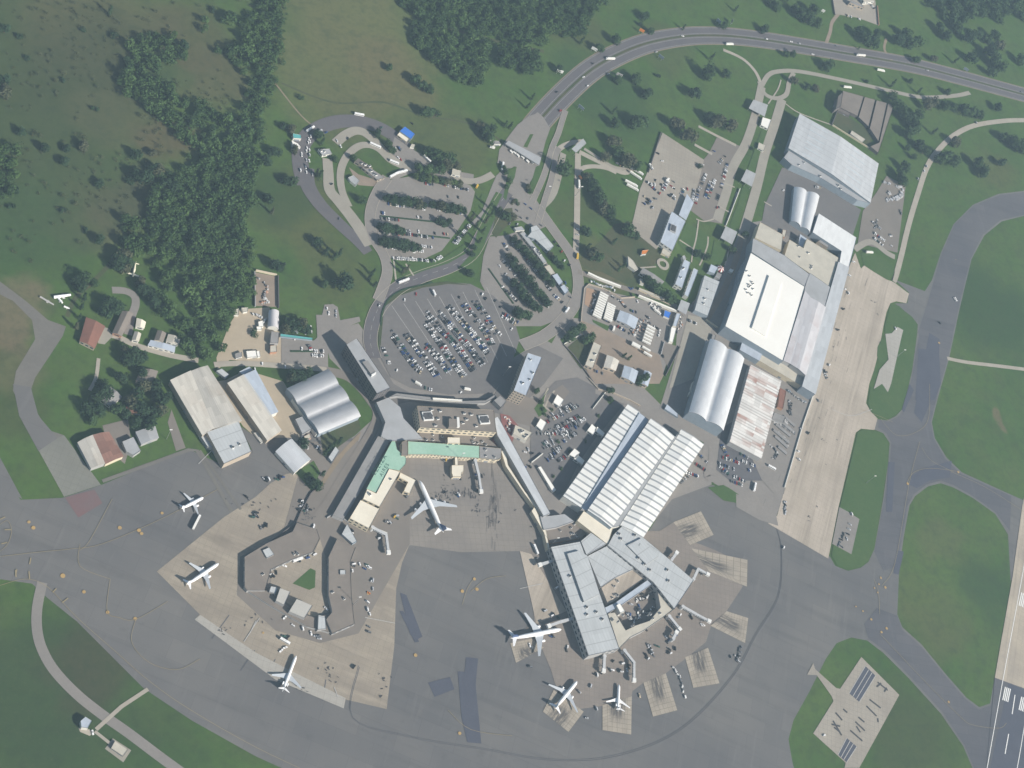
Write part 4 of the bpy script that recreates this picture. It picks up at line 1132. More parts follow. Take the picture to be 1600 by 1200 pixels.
B('terminal_court', 'low tan courtyard roof south of the wedge-shaped hall', 'terminal', P('c1', '585,685 700,605 870,525 955,600 700,790 640,820'), 7, T1, 'concrete_tan', units=6, win=False)
B('terminal_link', 'blue-grey bar across the terminal court', 'link', P('c1', '985,610 1030,640 720,850 620,905 615,850 700,810'), 10, T1, 'metal_blue', win=False)
B('terminal_link', 'pale roof slab on the south side of the terminal court, behind the eastern jet bridges', 'link', P('c1', '1040,640 1190,860 1100,930 940,1040 830,1095 735,1190 700,1080 640,900 700,890 790,1040 870,1000 990,960 1080,850'), 10, T1, 'roof_conc', units=10, win=False)
B('plant_room', 'white roof box on the terminal court beside the blue-grey bar', 'plant room', P('c1', '712,830 742,815 782,880 745,895'), 13, 'wall_white', 'roof_white', win=False, door=False)
# connecting buildings
B('connector', 'long narrow blue-grey connector running from hotel side to the terminal', 'connector', P('c2', '1130,340 1165,325 1600,1130 1545,1155 1160,480'), 12, 'wall_grey', 'metal_grey')
B('connector', 'grey fan-shaped roof where the long connector meets the terminal', 'connector', P('c1', '75,90 165,85 280,70 360,130 215,180 105,200'), 9, 'wall_grey', 'roof_grey', units=0)
B('connector', 'low brick-coloured terrace with small white hoods beside the fan-shaped terminal', 'connector', P('c1', '110,200 280,170 385,130 480,215 410,270 160,315'), 5, 'wall_brick', 'roof_brown', units=6, win=False)
B('pier_gallery', 'thin cream gallery along the east edge of the old terminal apron', 'gallery', P('c2', '1190,610 1225,600 1250,730 1390,950 1590,1190 1550,1190 1380,960 1230,740'), 8, 'wall_cream', 'roof_cream', win=False)
B('pier_gallery', 'thin cream gallery leading down to the terminal corner', 'gallery', P('c1', '5,45 30,10 130,220 155,360 140,365 110,230'), 8, 'wall_cream', 'roof_cream', win=False)
B('store', 'long white shed beside the car park, next to the long connector', 'shed', P('d1', '5,745 30,740 155,935 130,955'), 4, 'wall_white', 'roof_white', win=False)
for s_, lab in (('d1:165,140 220,185 185,240 132,205', 'white kiosk at the north-west corner of the middle car park'), ('d1:25,340 75,375 40,445 -10,400', 'white kiosk on the west side of the middle car park'),
                ('d1:455,385 495,425 465,475 415,440', 'upper cubic white kiosk against the striped hall'), ('d1:500,408 560,460 545,490 478,440', 'upper white link kiosk touching the striped hall'),
                ('d1:310,590 355,625 320,670 265,640', 'lower cubic white kiosk against the striped hall'), ('d1:335,640 392,690 375,725 305,675', 'lower white link kiosk touching the striped hall')):
    c_, q_ = s_.split(':')
    B('kiosk', lab, 'kiosk', P(c_, q_), 5, 'wall_white', 'roof_white', group='white kiosks of the middle car park')
B('store', 'pale roofed service block with roof vents beside the red terrace', 'store', P('c2', '1310,395 1450,460 1400,530 1290,470'), 6, 'wall_white', 'roof_conc', units=5)
# old terminal: hotel, slab blocks, green piers
ho = B('hotel', 'brown-roofed six-storey hall with cream facade behind the green-roofed pier', 'terminal', P('c2', '490,235 1130,270 1150,455 515,415 505,330'), 17, 'wall_cream', 'roof_brown', wrows=3, pitch=3.4, win=True)
for s_, sz in (('575,325', (13, 11)), ('1045,355', (13, 11))):
    rooftop(ho, P('c2', s_)[0], 16.5, sz, 2.0, .05, 'roof_unit', 'unit_white')
slab_on(ho, P('c2', '755,340 820,345 820,415 755,410'), 16.5, 22, 'roof_brown', 'lift_tower')
slab_on(ho, P('c2', '820,330 840,330 845,410 825,410'), 16.5, 19, 'unit_white', 'plant_wall')
for p_ in P('c2', '610,270 680,280 980,405 880,300 900,350 660,345 940,310 870,380 640,400'): rooftop(ho, p_, 16.5, (3.5, 2.5), 1.8, .1)
B('podium', 'low tan podium with roof vents between brown hall and green-roofed pier', 'podium', P('c2', '520,455 1060,490 1130,545 1160,580 720,540 440,520'), 5, 'wall_tan', 'roof_brown', units=12)
sl = B('slab_block', 'tall white-roofed slab block by the round car park, west side', 'office block', P('d6', '1075,790 1160,738 1440,1150 1330,1200'), 22, 'wall_dark', 'roof_grey', wrows=5, pitch=4)
slab_on(sl, P('d6', '1205,935 1250,922 1320,1020 1285,1045'), 21.5, 24.5, 'roof_midgrey', 'roof_unit')
slab_on(sl, P('d6', '1282,1040 1318,1018 1322,1028 1286,1050'), 21.5, 25.3, 'unit_white', 'plant_wall')
B('slab_block', 'tall blue-roofed slab block by the round car park, east side', 'office block', P('f', '825,551 847,558 822,618 803,610'), 24, 'wall_tan', 'metal_blue', wrows=5, units=4, pitch=4)
B('gate_building', 'irregular grey connecting roof between white slab block and green piers', 'terminal', P('c2', '150,205 255,165 355,250 380,340 540,510 330,525 270,530 190,490 225,370'), 8, 'wall_grey', 'roof_grey', win=False)
B('gate_building', 'grey connecting roof beside the blue-roofed slab block', 'terminal', P('c2', '1130,190 1185,150 1235,195 1190,250'), 8, 'wall_grey', 'roof_midgrey', win=False)
B('forecourt_canopy', 'thin dark curved canopy along the round car park with a white middle piece', 'canopy', P('c2', '260,160 320,130 620,165 870,195 1060,190 1140,140 1140,165 1060,210 870,215 620,190 330,150'), 6, 'wall_grey', 'roof_midgrey', win=False, door=False)
B('forecourt_canopy', 'white straight canopy strip in front of the brown hall', 'canopy', P('c2', '620,166 870,183 868,196 622,184'), 7.5, 'wall_white', 'roof_white', win=False, door=False)
gp = B('green_pier', 'horizontal green-roofed pier in front of the brown hall', 'terminal', P('c2', '415,530 1010,570 1010,670 820,660 600,640 415,640'), 9, 'wall_cream', 'roof_green', pitch=4)
B('green_pier', 'grey eastern end of the horizontal green-roofed pier', 'terminal', P('c2', '1011,572 1195,590 1190,670 1150,685 1011,670'), 9, 'wall_cream', 'roof_midgrey', units=3)
B('pier_tower', 'small cream tower block behind the middle of the green-roofed pier', 'tower', P('c2', '745,497 850,500 850,548 745,545'), 12, 'wall_cream', 'roof_cream')
B('pier_tower', 'cream and brown stair block at the west end of the horizontal green pier', 'tower', P('c2', '365,535 412,520 415,650 360,650 365,600'), 12, 'wall_cream', 'roof_brown')
gd = B('green_pier', 'diagonal green-roofed pier with dark roof lettering', 'terminal', P('c2', '280,530 310,530 325,600 400,670 395,720 345,775 255,760 150,960 70,925'), 11, 'wall_cream', 'roof_green', pitch=4)
B('green_pier', 'cream flat-roofed middle part of the diagonal pier', 'terminal', P('c2', '258,760 350,785 180,1075 40,1010 75,928 150,965'), 11.5, 'wall_cream', 'roof_cream', units=2)
B('green_pier', 'cream flat-roofed southern end of the diagonal pier', 'terminal', P('c2', '20,1020 165,1090 185,1080 90,1255 -70,1170'), 11, 'wall_cream', 'roof_cream', units=0)
B('pier_gate', 'cream L-shaped gate room on the apron side of the diagonal pier', 'terminal', P('c2', '350,790 480,855 430,965 380,945 415,870 340,830'), 8, 'wall_cream', 'roof_cream', door=False)
B('pier_gate', 'cream square gate room in front of the horizontal green pier', 'terminal', P('c2', '780,730 880,730 880,780 860,795 860,825 790,825 780,790'), 7, 'wall_cream', 'roof_cream', win=False)
B('pier_gate', 'narrow cream walkway from green pier to square gate room', 'walkway', P('c2', '805,660 830,660 832,730 808,730'), 7, 'wall_cream', 'roof_cream', win=False, door=False)
def lettering(root, text, p0, p1, z, size, mat='lettering_dark'):
    a, b = W(p0, z), W(p1, z)
    cu = bpy.data.curves.new('lettering', 'FONT')
    cu.body = text; cu.size = size; cu.extrude = .03
    cu.space_character = 1.35
    o = bpy.data.objects.new('lettering', cu)
    COL.objects.link(o); cu.materials.append(MATS[mat])
    me = bpy.data.meshes.new_from_object(o)
    bpy.data.objects.remove(o)
    me.name = 'lettering'
    o = bpy.data.objects.new('lettering', me); COL.objects.link(o)
    o.parent = root
    o.location = a-root.location
    o.rotation_euler = (0, 0, math.atan2(b.y-a.y, b.x-a.x))
    return o
lettering(gd, 'EZEIZA', (586, 743), (604, 715), 10.62, 7.5)
lettering(gd, 'AIRES', (597, 745), (612, 720), 10.62, 6)
# flat grey blocks west of the diagonal pier
B('long_shed', 'long flat grey shed parallel to the diagonal green pier', 'shed', P('f', '591,681 609,689 537,812 520,805'), 6, 'wall_grey', 'roof_midgrey')
B('link_building', 'small pale blue link at the foot of the diagonal pier', 'link', P('c5', '975,205 1055,350 1020,370 930,290'), 5, 'wall_blue', 'roof_terminal', win=False)
# horseshoe concourse
B('horseshoe', 'brown flat-roofed western arm of the horseshoe concourse', 'concourse', P('c5', '555,195 720,250 745,330 690,440 510,505 340,585 290,760 140,760 120,730 120,480 300,370 520,270'), 6, 'wall_grey', 'roof_brown', units=3, pitch=7)
B('horseshoe', 'brown flat-roofed eastern arm of the horseshoe concourse', 'concourse', P('c5', '890,330 1045,400 1000,520 1010,800 1035,1040 850,1120 800,1000 850,940 820,800 820,640 820,480'), 6, 'wall_grey', 'roof_brown', units=2, pitch=7)
B('horseshoe', 'low grey southern arm of the horseshoe concourse', 'concourse', P('c5', '150,765 330,760 520,930 700,985 820,960 830,1110 640,1060 330,880'), 4, 'wall_grey', 'roof_brown', win=False)
for s_, h_, m_, lab in (('415,740 500,770 450,880 380,845', 9, 'roof_pale', 'pale square pavilion in the south-west of the horseshoe concourse'), ('555,830 685,885 620,990 490,935', 9, 'roof_pale', 'larger pale pavilion in the south of the horseshoe concourse'),
                    ('270,425 325,400 365,460 305,490', 7.5, 'roof_terminal', 'small pale blue roof block on the western arm of the horseshoe'), ('340,725 395,735 375,790 325,770', 6.5, 'roof_terminal', 'low blue roof block beside the pale square pavilion'),
                    ('735,965 790,975 800,1080 730,1085', 6.8, 'roof_terminal', 'blue-grey roof light on the south-east of the horseshoe'), ('915,590 960,590 960,625 915,625', 7, 'roof_terminal', 'tiny blue roof light on the eastern arm of the horseshoe')):
    B('pavilion', lab, 'pavilion', P('c5', s_), h_, 'wall_grey', m_, win=False, door=False)
# western hangars
B('west_hangar', 'pale beige sloping side of the old western hangar', 'hangar', P('d5', '118,240 255,180 415,575 340,620'), 11, 'wall_tan', 'metal_beige', 'shed', 1.5, win=False)
B('west_hangar', 'stained brown eastern half of the old western hangar', 'hangar', P('d5', '257,180 375,140 610,520 417,575'), 12, 'wall_tan', 'metal_old', 'gable', 1.5, win=False)
B('west_hangar', 'blue-grey southern block of the old western hangar, facing the apron', 'hangar', P('d5', '370,600 590,520 680,735 490,820'), 12, 'wall_tan', 'roof_terminal', units=2)
B('west_annex', 'narrow grey annex on the west wall of the blue-grey hangar block', 'annex', P('d5', '325,625 370,605 410,710 375,700'), 6, 'wall_grey', 'roof_terminal', win=False)
B('cream_hangar', 'cream western slope of the long hangar beside the sandy yard', 'hangar', P('d5', '515,260 625,205 885,590 790,655'), 10, 'wall_tan', 'metal_beige', 'shed', 1.0)
B('cream_hangar', 'blue-grey eastern slope of the long cream hangar', 'hangar', P('d5', '627,205 710,165 865,455 810,480'), 11, 'wall_white', 'metal_blue', 'shed', -1.0)
B('annex', 'small blue-grey block at the north end of the cream hangar', 'annex', P('d5', '595,180 665,145 690,165 620,205'), 7, 'wall_grey', 'metal_blue', win=False)
B('annex', 'tiny pale blue shed between the old hangar and the cream hangar', 'shed', P('d5', '435,175 475,160 525,200 500,225'), 4, 'wall_blue', 'roof_terminal', win=False)
B('vaulted_hangar', 'triple-vaulted silver hangar beside the ring road, west of the piers', 'hangar', P('d5', '1150,610 925,300 1210,165 1435,490'), 10, 'wall_blue', 'metal_vault_grey', 'barrel', 3.2, 3)
B('annex', 'thin pale strip along the west end of the triple-vaulted hangar', 'annex', P('d5', '930,320 955,310 1155,600 1130,615'), 7, 'wall_white', 'roof_grey', win=False)
B('annex', 'small grey block west of the triple-vaulted hangar', 'annex', P('d5', '985,510 1050,485 1105,575 1035,615'), 6, 'wall_grey', 'roof_grey', win=False)
B('annex', 'tiny pink and white hut below the small grey block', 'hut', P('d5', '1045,630 1085,610 1095,640 1055,655'), 4, 'wall_pink', 'roof_conc', win=False)
B('small_vault', 'single-vaulted silver store between apron and lawn', 'hangar', P('d5', '960,650 850,735 980,880 1090,790'), 7, 'wall_white', 'metal_vault', 'barrel', 5, 1)
B('store', 'little blue-grey shed in the shade of trees by the ring road', 'shed', P('d5', '1215,775 1265,700 1290,730 1240,810'), 5, 'wall_blue', 'roof_terminal', win=False)
# north-west works yard and village
B('vaulted_store', 'white vaulted store beside the lawn in the sandy works yard', 'store', P('d6', '430,510 508,515 508,660 425,640'), 6, 'wall_white', 'metal_lav', 'barrel', 3.5, 1)
B('store', 'dark grey shed below the white vaulted store', 'shed', P('d6', '450,680 515,690 505,780 440,775'), 6, 'wall_grey', 'roof_midgrey', win=False)
B('store', 'little red and white hut at the corner of the sandy works yard', 'hut', P('d6', '440,800 490,795 495,850 440,855'), 5, 'wall_brick', 'roof_conc', win=False)
B('wall_teal', 'long thin teal-roofed cycle shelter along the lawn', 'shelter', P('d6', '525,700 795,735 790,752 525,722'), 3.5, 'wall_blue', 'roof_teal', win=False, door=False)
for s_, lab, m_ in (('145,870 200,850 205,890 155,905', 'grey flat-bed trailer shed, leftmost of the row in the sandy yard', 'roof_midgrey'), ('240,845 320,840 330,890 250,900', 'white broad shed in the middle of the row in the sandy yard', 'roof_white'), ('325,845 350,842 358,890 335,895', 'white narrow shed, rightmost of the row in the sandy yard', 'roof_white')):
    B('trailer_shed', lab, 'shed', P('d6', s_), 3.5, 'wall_white', m_, win=False, group='sheds in a row in the sandy yard')
for s_, lab, m_ in (('340,600 380,590 385,640 345,640', 'small white tank house among the scrap of the works yard', 'roof_white'), ('325,640 365,640 370,665 330,665', 'low white hut below the small white tank house', 'roof_white'), ('140,500 180,490 175,545 140,540', 'pale hut at the tree line of the works yard', 'roof_conc'), ('200,485 255,480 250,515 215,520', 'white and red hut at the north end of the works yard', 'roof_conc')):
    B('hut', lab, 'hut', P('d6', s_), 4, 'wall_white', m_, win=False)
B('village_house', 'red-roofed house at the western end of the village lane', 'house', P('t01', '540,785 655,840 590,975 500,930'), 6, 'wall_tan', 'roof_red', 'gable', 2)
B('village_house', 'long brown-roofed house north of the village lane', 'house', P('t01', '765,745 830,760 760,900 705,880'), 5, 'wall_brick', 'roof_brown', 'gable', 2)
B('village_house', 'small cream hipped house beside the long brown-roofed house', 'house', P('g1', '205,705 285,740 270,795 195,780'), 5, 'wall_white', 'roof_cream', 'gable', 1.5)
B('village_house', 'little pale house by the village lane with a white gable', 'house', P('g1', '185,830 240,850 220,920 160,905'), 5, 'wall_white', 'roof_conc', 'gable', 1.8)
B('village_house', 'tall cream and brown house in the middle of the village row', 'house', P('g1', '400,820 475,845 445,930 370,905'), 6, 'wall_cream', 'roof_brown', 'gable', 2)
B('village_house', 'white-roofed house at the eastern end of the village row', 'house', P('g1', '500,855 610,890 590,950 480,920'), 5, 'wall_white', 'roof_conc', 'gable', 1.5)
B('village_house', 'long blue-grey house with a white wall along the village lane', 'house', P('g1', '335,910 560,970 555,1020 310,955'), 4.5, 'wall_white', 'metal_blue', 'gable', 1.2)
B('village_house', 'brown-roofed house among trees south of the village lane', 'house', P('t01', '885,1105 985,1120 960,1195 850,1180'), 5, 'wall_tan', 'roof_brown', 'gable', 1.8)
B('village_house', 'grey-roofed cottage in the shady garden', 'house', P('t02', '690,20 760,80 690,140 625,95'), 5, 'wall_white', 'roof_midgrey', 'gable', 1.8)
B('village_house', 'little red-roofed cottage under trees', 'house', P('t02', '790,140 880,155 885,185 800,170'), 5, 'wall_brick', 'roof_red', 'gable', 1.5)
B('old_shed', 'pale grey half of the old double shed by the western apron', 'shed', P('t02', '487,365 580,320 655,495 570,525'), 7, 'wall_grey', 'metal_old', 'gable', 1.5)
B('old_shed', 'rusty brown ribbed half of the old double shed by the western apron', 'shed', P('t02', '582,320 680,300 770,450 660,498'), 7, 'wall_cream', 'metal_brownrib', 'gable', 1.5)
B('old_shed', 'small grey shed, left of the pair by the western apron', 'shed', P('t02', '765,360 835,330 880,415 835,445 790,420'), 6, 'wall_grey', 'roof_grey')
B('old_shed', 'larger grey shed, right of the pair by the western apron', 'shed', P('t02', '850,300 970,265 990,335 885,375'), 6, 'wall_grey', 'roof_grey', 'gable', 1.5)
B('hut', 'blue-grey roofed hut with white parts beside the perimeter road', 'hut', P('t03', '505,905 535,880 575,905 550,950 510,945'), 7, 'wall_white', 'metal_blue')
B('hut', 'flat grey bunker on a concrete pad south of the perimeter road', 'bunker', P('t03', '720,1030 800,1085 770,1125 695,1075'), 3.5, 'wall_grey', 'roof_conc', win=False)
# west loop buildings
B('fuel_station', 'small filling station with a bright blue canopy roof by the western loop', 'filling station', P('c6', '1030,200 1112,262 1080,305 985,238'), 6, 'wall_blue', 'roof_blue', win=False)
B('fuel_station', 'cream forecourt hut of the blue-roofed filling station', 'hut', P('c6', '985,245 1065,300 1045,330 965,270'), 4, 'wall_cream', 'roof_cream')
B('hut', 'small pale hut beside the filling station road', 'hut', P('c6', '1085,345 1115,352 1105,378 1072,370'), 3.5, 'wall_white', 'roof_conc', win=False)
B('ruined_hall', 'grey broken-roofed hall inside the western loop, larger southern part', 'hall', P('c6', '735,540 860,625 800,645 670,540'), 5, 'wall_tan', 'roof_midgrey', units=3)
B('ruined_hall', 'grey broken-roofed hall inside the western loop, northern part', 'hall', P('c6', '640,465 760,545 700,550 610,490'), 5, 'wall_tan', 'roof_dark', units=3)
B('hut', 'striped grey hut inside the western loop, below the broken-roofed hall', 'hut', P('c6', '555,625 600,605 650,650 620,690 575,655'), 4, 'wall_white', 'metal_oldgrey', win=False)
B('taxi_office', 'grey and white kiosk at the head of the taxi queue', 'kiosk', P('c6', '305,390 400,385 420,425 340,440'), 4.5, 'wall_white', 'roof_grey', units=2)
B('pump_house', 'teal and white cabin west of the taxi queue', 'cabin', P('c6', '95,258 160,270 165,300 100,295'), 6, 'wall_white', 'roof_teal', win=False)
B('pump_house', 'white cabin with slanted roof west of the taxi queue', 'cabin', P('c6', '85,315 140,345 160,370 95,365'), 5, 'wall_white', 'roof_white', win=False)
B('kiosk', 'pale house at the hedge north of the western car park', 'house', P('c6', '1425,550 1500,570 1490,610 1420,595'), 5, 'wall_white', 'roof_conc')
B('kiosk', 'white service hut west of the toll canopy, with grey roof', 'hut', P('c4', '300,395 330,390 345,450 310,455'), 5, 'wall_white', 'roof_grey', win=False)
B('kiosk', 'small shed joined to the west end of the toll canopy', 'hut', P('c4', '330,460 400,470 420,500 350,500'), 4, 'wall_white', 'roof_midgrey', win=False)
# row of shops beside the tree-lined car park
B('shop_row', 'pale blue L-shaped hall at the road junction', 'hall', P('c7', '865,298 925,278 1105,495 1045,550 905,420 830,395 870,350'), 6, 'wall_blue', 'roof_terminal')
B('shop_row', 'long narrow pale terrace in front of the L-shaped hall', 'terrace', P('c7', '750,360 800,350 960,560 1030,660 1000,680 880,520'), 4, 'wall_white', 'roof_grey', units=4)
B('shop_row', 'cream middle block of the shop row', 'shop', P('c7', '1005,710 1060,690 1120,780 1070,795'), 4.5, 'wall_cream', 'roof_conc')
B('shop_row', 'blue-grey block of the shop row, second from its south end', 'shop', P('c7', '1085,800 1140,780 1200,870 1160,905'), 5, 'wall_blue', 'metal_blue')
B('shop_row', 'blue-grey block at the south end of the shop row', 'shop', P('c7', '1170,920 1215,895 1260,960 1220,995'), 5, 'wall_blue', 'metal_blue')
B('shop_row', 'small white block at the north end of the shop row', 'shop', P('c7', '690,305 770,290 800,330 710,335'), 4, 'wall_white', 'roof_grey', win=False)
# cargo compound sheds
B('cargo_shed', 'grey pitched cargo shed between the two container stacks', 'shed', P('c3', '595,435 780,520 745,625 560,530'), 6, 'wall_grey', 'metal_blue', 'gable', 1.5)
B('cargo_shed', 'long pale flat-roofed shed at the west of the dirt yard', 'shed', P('c3', '320,760 400,800 310,1035 230,1000'), 7, 'wall_tan', 'roof_conc', units=3)
B('cargo_shed', 'cream ribbed shed in the middle of the dirt yard', 'shed', P('c3', '460,900 580,960 545,1060 425,1020'), 7, 'wall_tan', 'metal_beige', 'gable', 1.5)
B('cargo_shed', 'blue-grey pitched shed in the dirt yard, south-east of the cream ribbed shed', 'shed', P('c3', '640,1010 780,1070 740,1190 610,1120'), 7, 'wall_tan', 'metal_blue', 'gable', 1.5)
B('cargo_shed', 'narrow blue-grey shed at the east of the dirt yard', 'shed', P('c3', '850,1060 920,1090 880,1220 810,1190'), 7, 'wall_tan', 'metal_blue', 'gable', 1.2)
B('hut', 'blue and white cabin at the east corner of the container yard', 'cabin', P('c3', '1060,430 1125,455 1105,515 1050,490'), 4, 'wall_white', 'roof_blue', win=False)
B('hut', 'long white gate hut south of the gate canopy', 'hut', P('c3', '1130,605 1180,620 1145,765 1105,755'), 5, 'wall_white', 'roof_white', win=False)
B('hut', 'narrow grey gate hut joined to the gate canopy', 'hut', P('c3', '1185,460 1225,470 1180,600 1145,590'), 5, 'wall_white', 'metal_blue', win=False)
B('bus_shelter', 'long thin white shelter along the road north of the container yard', 'shelter', P('c3', '265,30 380,85 610,175 605,190 370,100 260,45'), 4, 'wall_white', 'roof_white', win=False, door=False)
B('bus_shelter', 'long thin white shelter along the upper edge of the container yard, east part', 'shelter', P('c3', '795,268 1000,350 1190,430 1185,445 990,365 790,280'), 4, 'wall_white', 'roof_white', win=False, door=False)
B('bus_shelter', 'pale terrace with cream roofs on the lawn above the container yard', 'terrace', P('c3', '795,195 970,265 1120,335 1115,360 960,290 790,215'), 3.5, 'wall_cream', 'roof_conc', win=False)
B('house', 'grey-roofed house under trees by the ring-shaped planter', 'house', P('t21', '820,475 950,560 930,580 800,505'), 6, 'wall_white', 'roof_midgrey', 'gable', 1.2)
B('house', 'pale broken building north of the house under trees', 'house', P('t21', '725,400 760,430 790,480 770,490 730,460'), 5, 'wall_white', 'roof_conc', win=False)
B('house', 'small house with orange-red roof on the lawn', 'house', P('t21', '815,365 858,360 840,385 810,390'), 4.5, 'wall_white', 'car_orange', win=False)
c = W((1035.5, 413)); m_ = MB()
for i in range(24):
    a, b = i*math.pi/12, (i+1)*math.pi/12
    pr = [(5.2, 0), (5.2, .9), (9.5, .9), (9.5, 0)]
    for k in range(3):
        m_.add([(pr[k][0]*math.cos(a), pr[k][0]*math.sin(a), pr[k][1]), (pr[k+1][0]*math.cos(a), pr[k+1][0]*math.sin(a), pr[k+1][1]), (pr[k+1][0]*math.cos(b), pr[k+1][0]*math.sin(b), pr[k+1][1]), (pr[k][0]*math.cos(b), pr[k][0]*math.sin(b), pr[k][1])], [(0, 1, 2, 3)])
tag(m_.build('ring_planter', 'path_concrete', None, c), 'round stone ring planter on the lawn south of the grey office hall', 'planter')
# walls and fences
def fence(name, label, cat, pts, h, w, mat, sm=0, group=None):
    line = wline(pts, sm) if sm else [W(p)[:2] for p in pts]
    L, R = ribbon_poly(line, w)
    c = Vector((line[0][0], line[0][1], 0))
    m = MB()
    poly = [(p[0]-c.x, p[1]-c.y) for p in L]+[(p[0]-c.x, p[1]-c.y) for p in R[::-1]]
    m.prism(ccw(poly), 0, h, 0)
    return tag(m.build(name, mat, None, c), label, cat, group)
for cr, s_, h_, m_, lab in (('d6', '305,190 310,480', 3, 'wall_grey', 'grey wall on the west side of the scrap yard'), ('d6', '315,180 490,218', 3.5, 'wall_cream', 'thick pale wall at the north end of the scrap yard'), ('d6', '500,225 505,490', 3.5, 'wall_dark', 'dark wall on the east side of the scrap yard'),
                        ('c3', '5,790 180,690', 2.5, 'wall_white', 'pale wall at the west corner of the dirt yard'), ('c3', '180,560 185,480 215,210 260,165 420,215 600,310 740,300', 2.5, 'wall_tan', 'tan wall around the northern container stack'),
                        ('c3', '5,800 100,900 250,1100 330,1220', 2.2, 'wall_dark', 'dark fence along the road west of the dirt yard'),
                        ('c3', '1210,820 1140,960 1060,1120', 3, 'wall_dark', 'dark wall between asphalt yard and concrete road'), ('c3', '1045,770 1010,900', 3, 'wall_grey', 'grey wall on the west side of the small asphalt yard'),
                        ('c3', '1480,535 1600,620', 3, 'wall_cream', 'cream wall below the flat blue-grey store'), ('t20', '930,830 850,1080', 2.5, 'wall_dark', 'dark wall on the west side of the lorry park'),
                        ('t30', '400,785 520,860 680,960', 2.5, 'wall_cream', 'yellowish wall between the ruined court and the grey hangar'), ('t30', '440,670 395,785', 3, 'wall_dark', 'dark wall on the west side of the ruined court'),
                        ('d4', '1035,640 890,1020', 2.5, 'wall_white', 'white wall along the footpath east of the freight car park'), ('d1', '560,130 455,265', 2.5, 'wall_white', 'white wall in the north of the middle car park'),
                        ('c2', '1530,640 1435,715', 3, 'wall_white', 'short white wall beside the red terrace') , ('d3', '1000,785 890,1100 700,1750', 2.0, 'wall_white', 'thin pale barrier along the west edge of the long concrete apron'),
                        ('t12', '440,840 490,810 580,870', 2.5, 'wall_grey', 'grey screen wall at the foot of the long flat shed'), ('t30', '680,40 690,160', 2.5, 'wall_brick', 'brick wall on the east side of the compound beyond the motorway'),
                        ('t30', '400,0 415,95', 2.5, 'wall_dark', 'dark wall on the west side of the compound beyond the motorway'), ('d1', '420,10 500,100 620,130 760,190 850,240', 2.5, 'wall_tan', 'winding tan wall north of the striped hall'),
                        ('t12', '390,640 340,690 280,800 250,870 60,1010', 2.5, 'wall_dark', 'dark blast fence along the western apron'), ('c5', '1180,240 1300,290', 3, 'wall_white', 'white railing beside the southern end of the diagonal pier')):
    fence('wall', lab, 'wall', P(cr, s_), h_, 1.0, m_)
for i, s_ in enumerate(('95,205 165,268', '62,225 150,300', '45,255 135,330', '30,290 128,372', '40,330 118,400', '60,395 112,440')):
    fence('steel_rack', '%s grey steel rack from the north in the yard east of the rusty shed' % ('first', 'second', 'third', 'fourth', 'fifth', 'sixth')[i], 'rack', P('t32', s_), 2.4, 4.2, 'roof_midgrey', 0, 'steel racks east of the rusty shed')
for c_, q_, h_, w_, r_, lab in (('t21', '945,350 1000,375 985,405 935,380', 4, 'wall_cream', 'roof_conc', 'low cream porch at the south end of the long grey office hall'), ('t21', '1065,400 1080,395 1090,415 1072,425', 5, 'wall_white', 'roof_grey', 'tiny grey shed beside the stepped office block'),
                        ('t21', '1160,725 1185,735 1180,765 1150,755', 3.5, 'wall_dark', 'roof_dark', 'dark hut at the foot of the flat blue-grey store'), ('t21', '1255,890 1275,895 1265,935 1245,925', 4, 'wall_grey', 'roof_midgrey', 'small grey box at the north end of the vaulted hangar'),
                        ('t21', '1215,925 1230,930 1185,1085 1170,1080', 5, 'wall_blue', 'roof_terminal', 'narrow blue lean-to on the west side of the vaulted hangar'), ('d1', '1300,30 1325,40 1290,150 1265,140', 6, 'wall_white', 'roof_pale', 'short white stair block on the west side of the vaulted hangar'),
                        ('d1', '1080,220 1170,300 1170,330 1060,260', 3.5, 'wall_blue', 'metal_blue', 'angled pale blue shed west of the vaulted hangar'), ('d2', '1055,310 1110,290 1180,340 1160,380', 8, 'wall_tan', 'roof_midgrey', 'small grey rooftop house beside the L-shaped white shed'),
                        ('d2', '690,190 730,200 710,270 680,260', 5, 'wall_brick', 'roof_conc', 'little tan hut at the corner of the works yard'), ('c3', '800,100 845,110 840,165 805,150', 4, 'wall_white', 'roof_conc', 'small pale hut below the broken house on the lawn'), ('c3', '30,180 60,200 30,250 0,230', 4, 'wall_white', 'roof_pale', 'pale shop end by the bend of the road'),
                        ('d6', '640,655 680,660 675,690 640,685', 3, 'wall_blue', 'roof_terminal', 'tiny pale blue hut on the lawn by the teal shelter'), ('d5', '695,605 720,600 760,665 745,675', 3, 'wall_white', 'roof_pale', 'thin pale container hut on the west side of the cream hangar')):
    B('outbuilding', lab, 'outbuilding', P(c_, q_), h_, w_, r_, win=False)
for s_, lab in (('d7:100,460 110,340 170,200 300,100 480,50 640,10', 'long curved clipped hedge around the round car park'), ('c7:420,735 600,990 680,1100', 'straight clipped hedge in the tree-lined car park'),
                ('d6:605,850 790,850', 'low clipped hedge in the small western car park'), ('c6:820,950 1290,1000', 'low clipped hedge across the western car park'), ('c6:980,1090 1400,1135', 'low clipped hedge in the south of the western car park')):
    c_, q_ = s_.split(':')
    fence('hedge', lab, 'hedge', P(c_, q_), 1.2, 2.0, 'leaf_dark', 4)
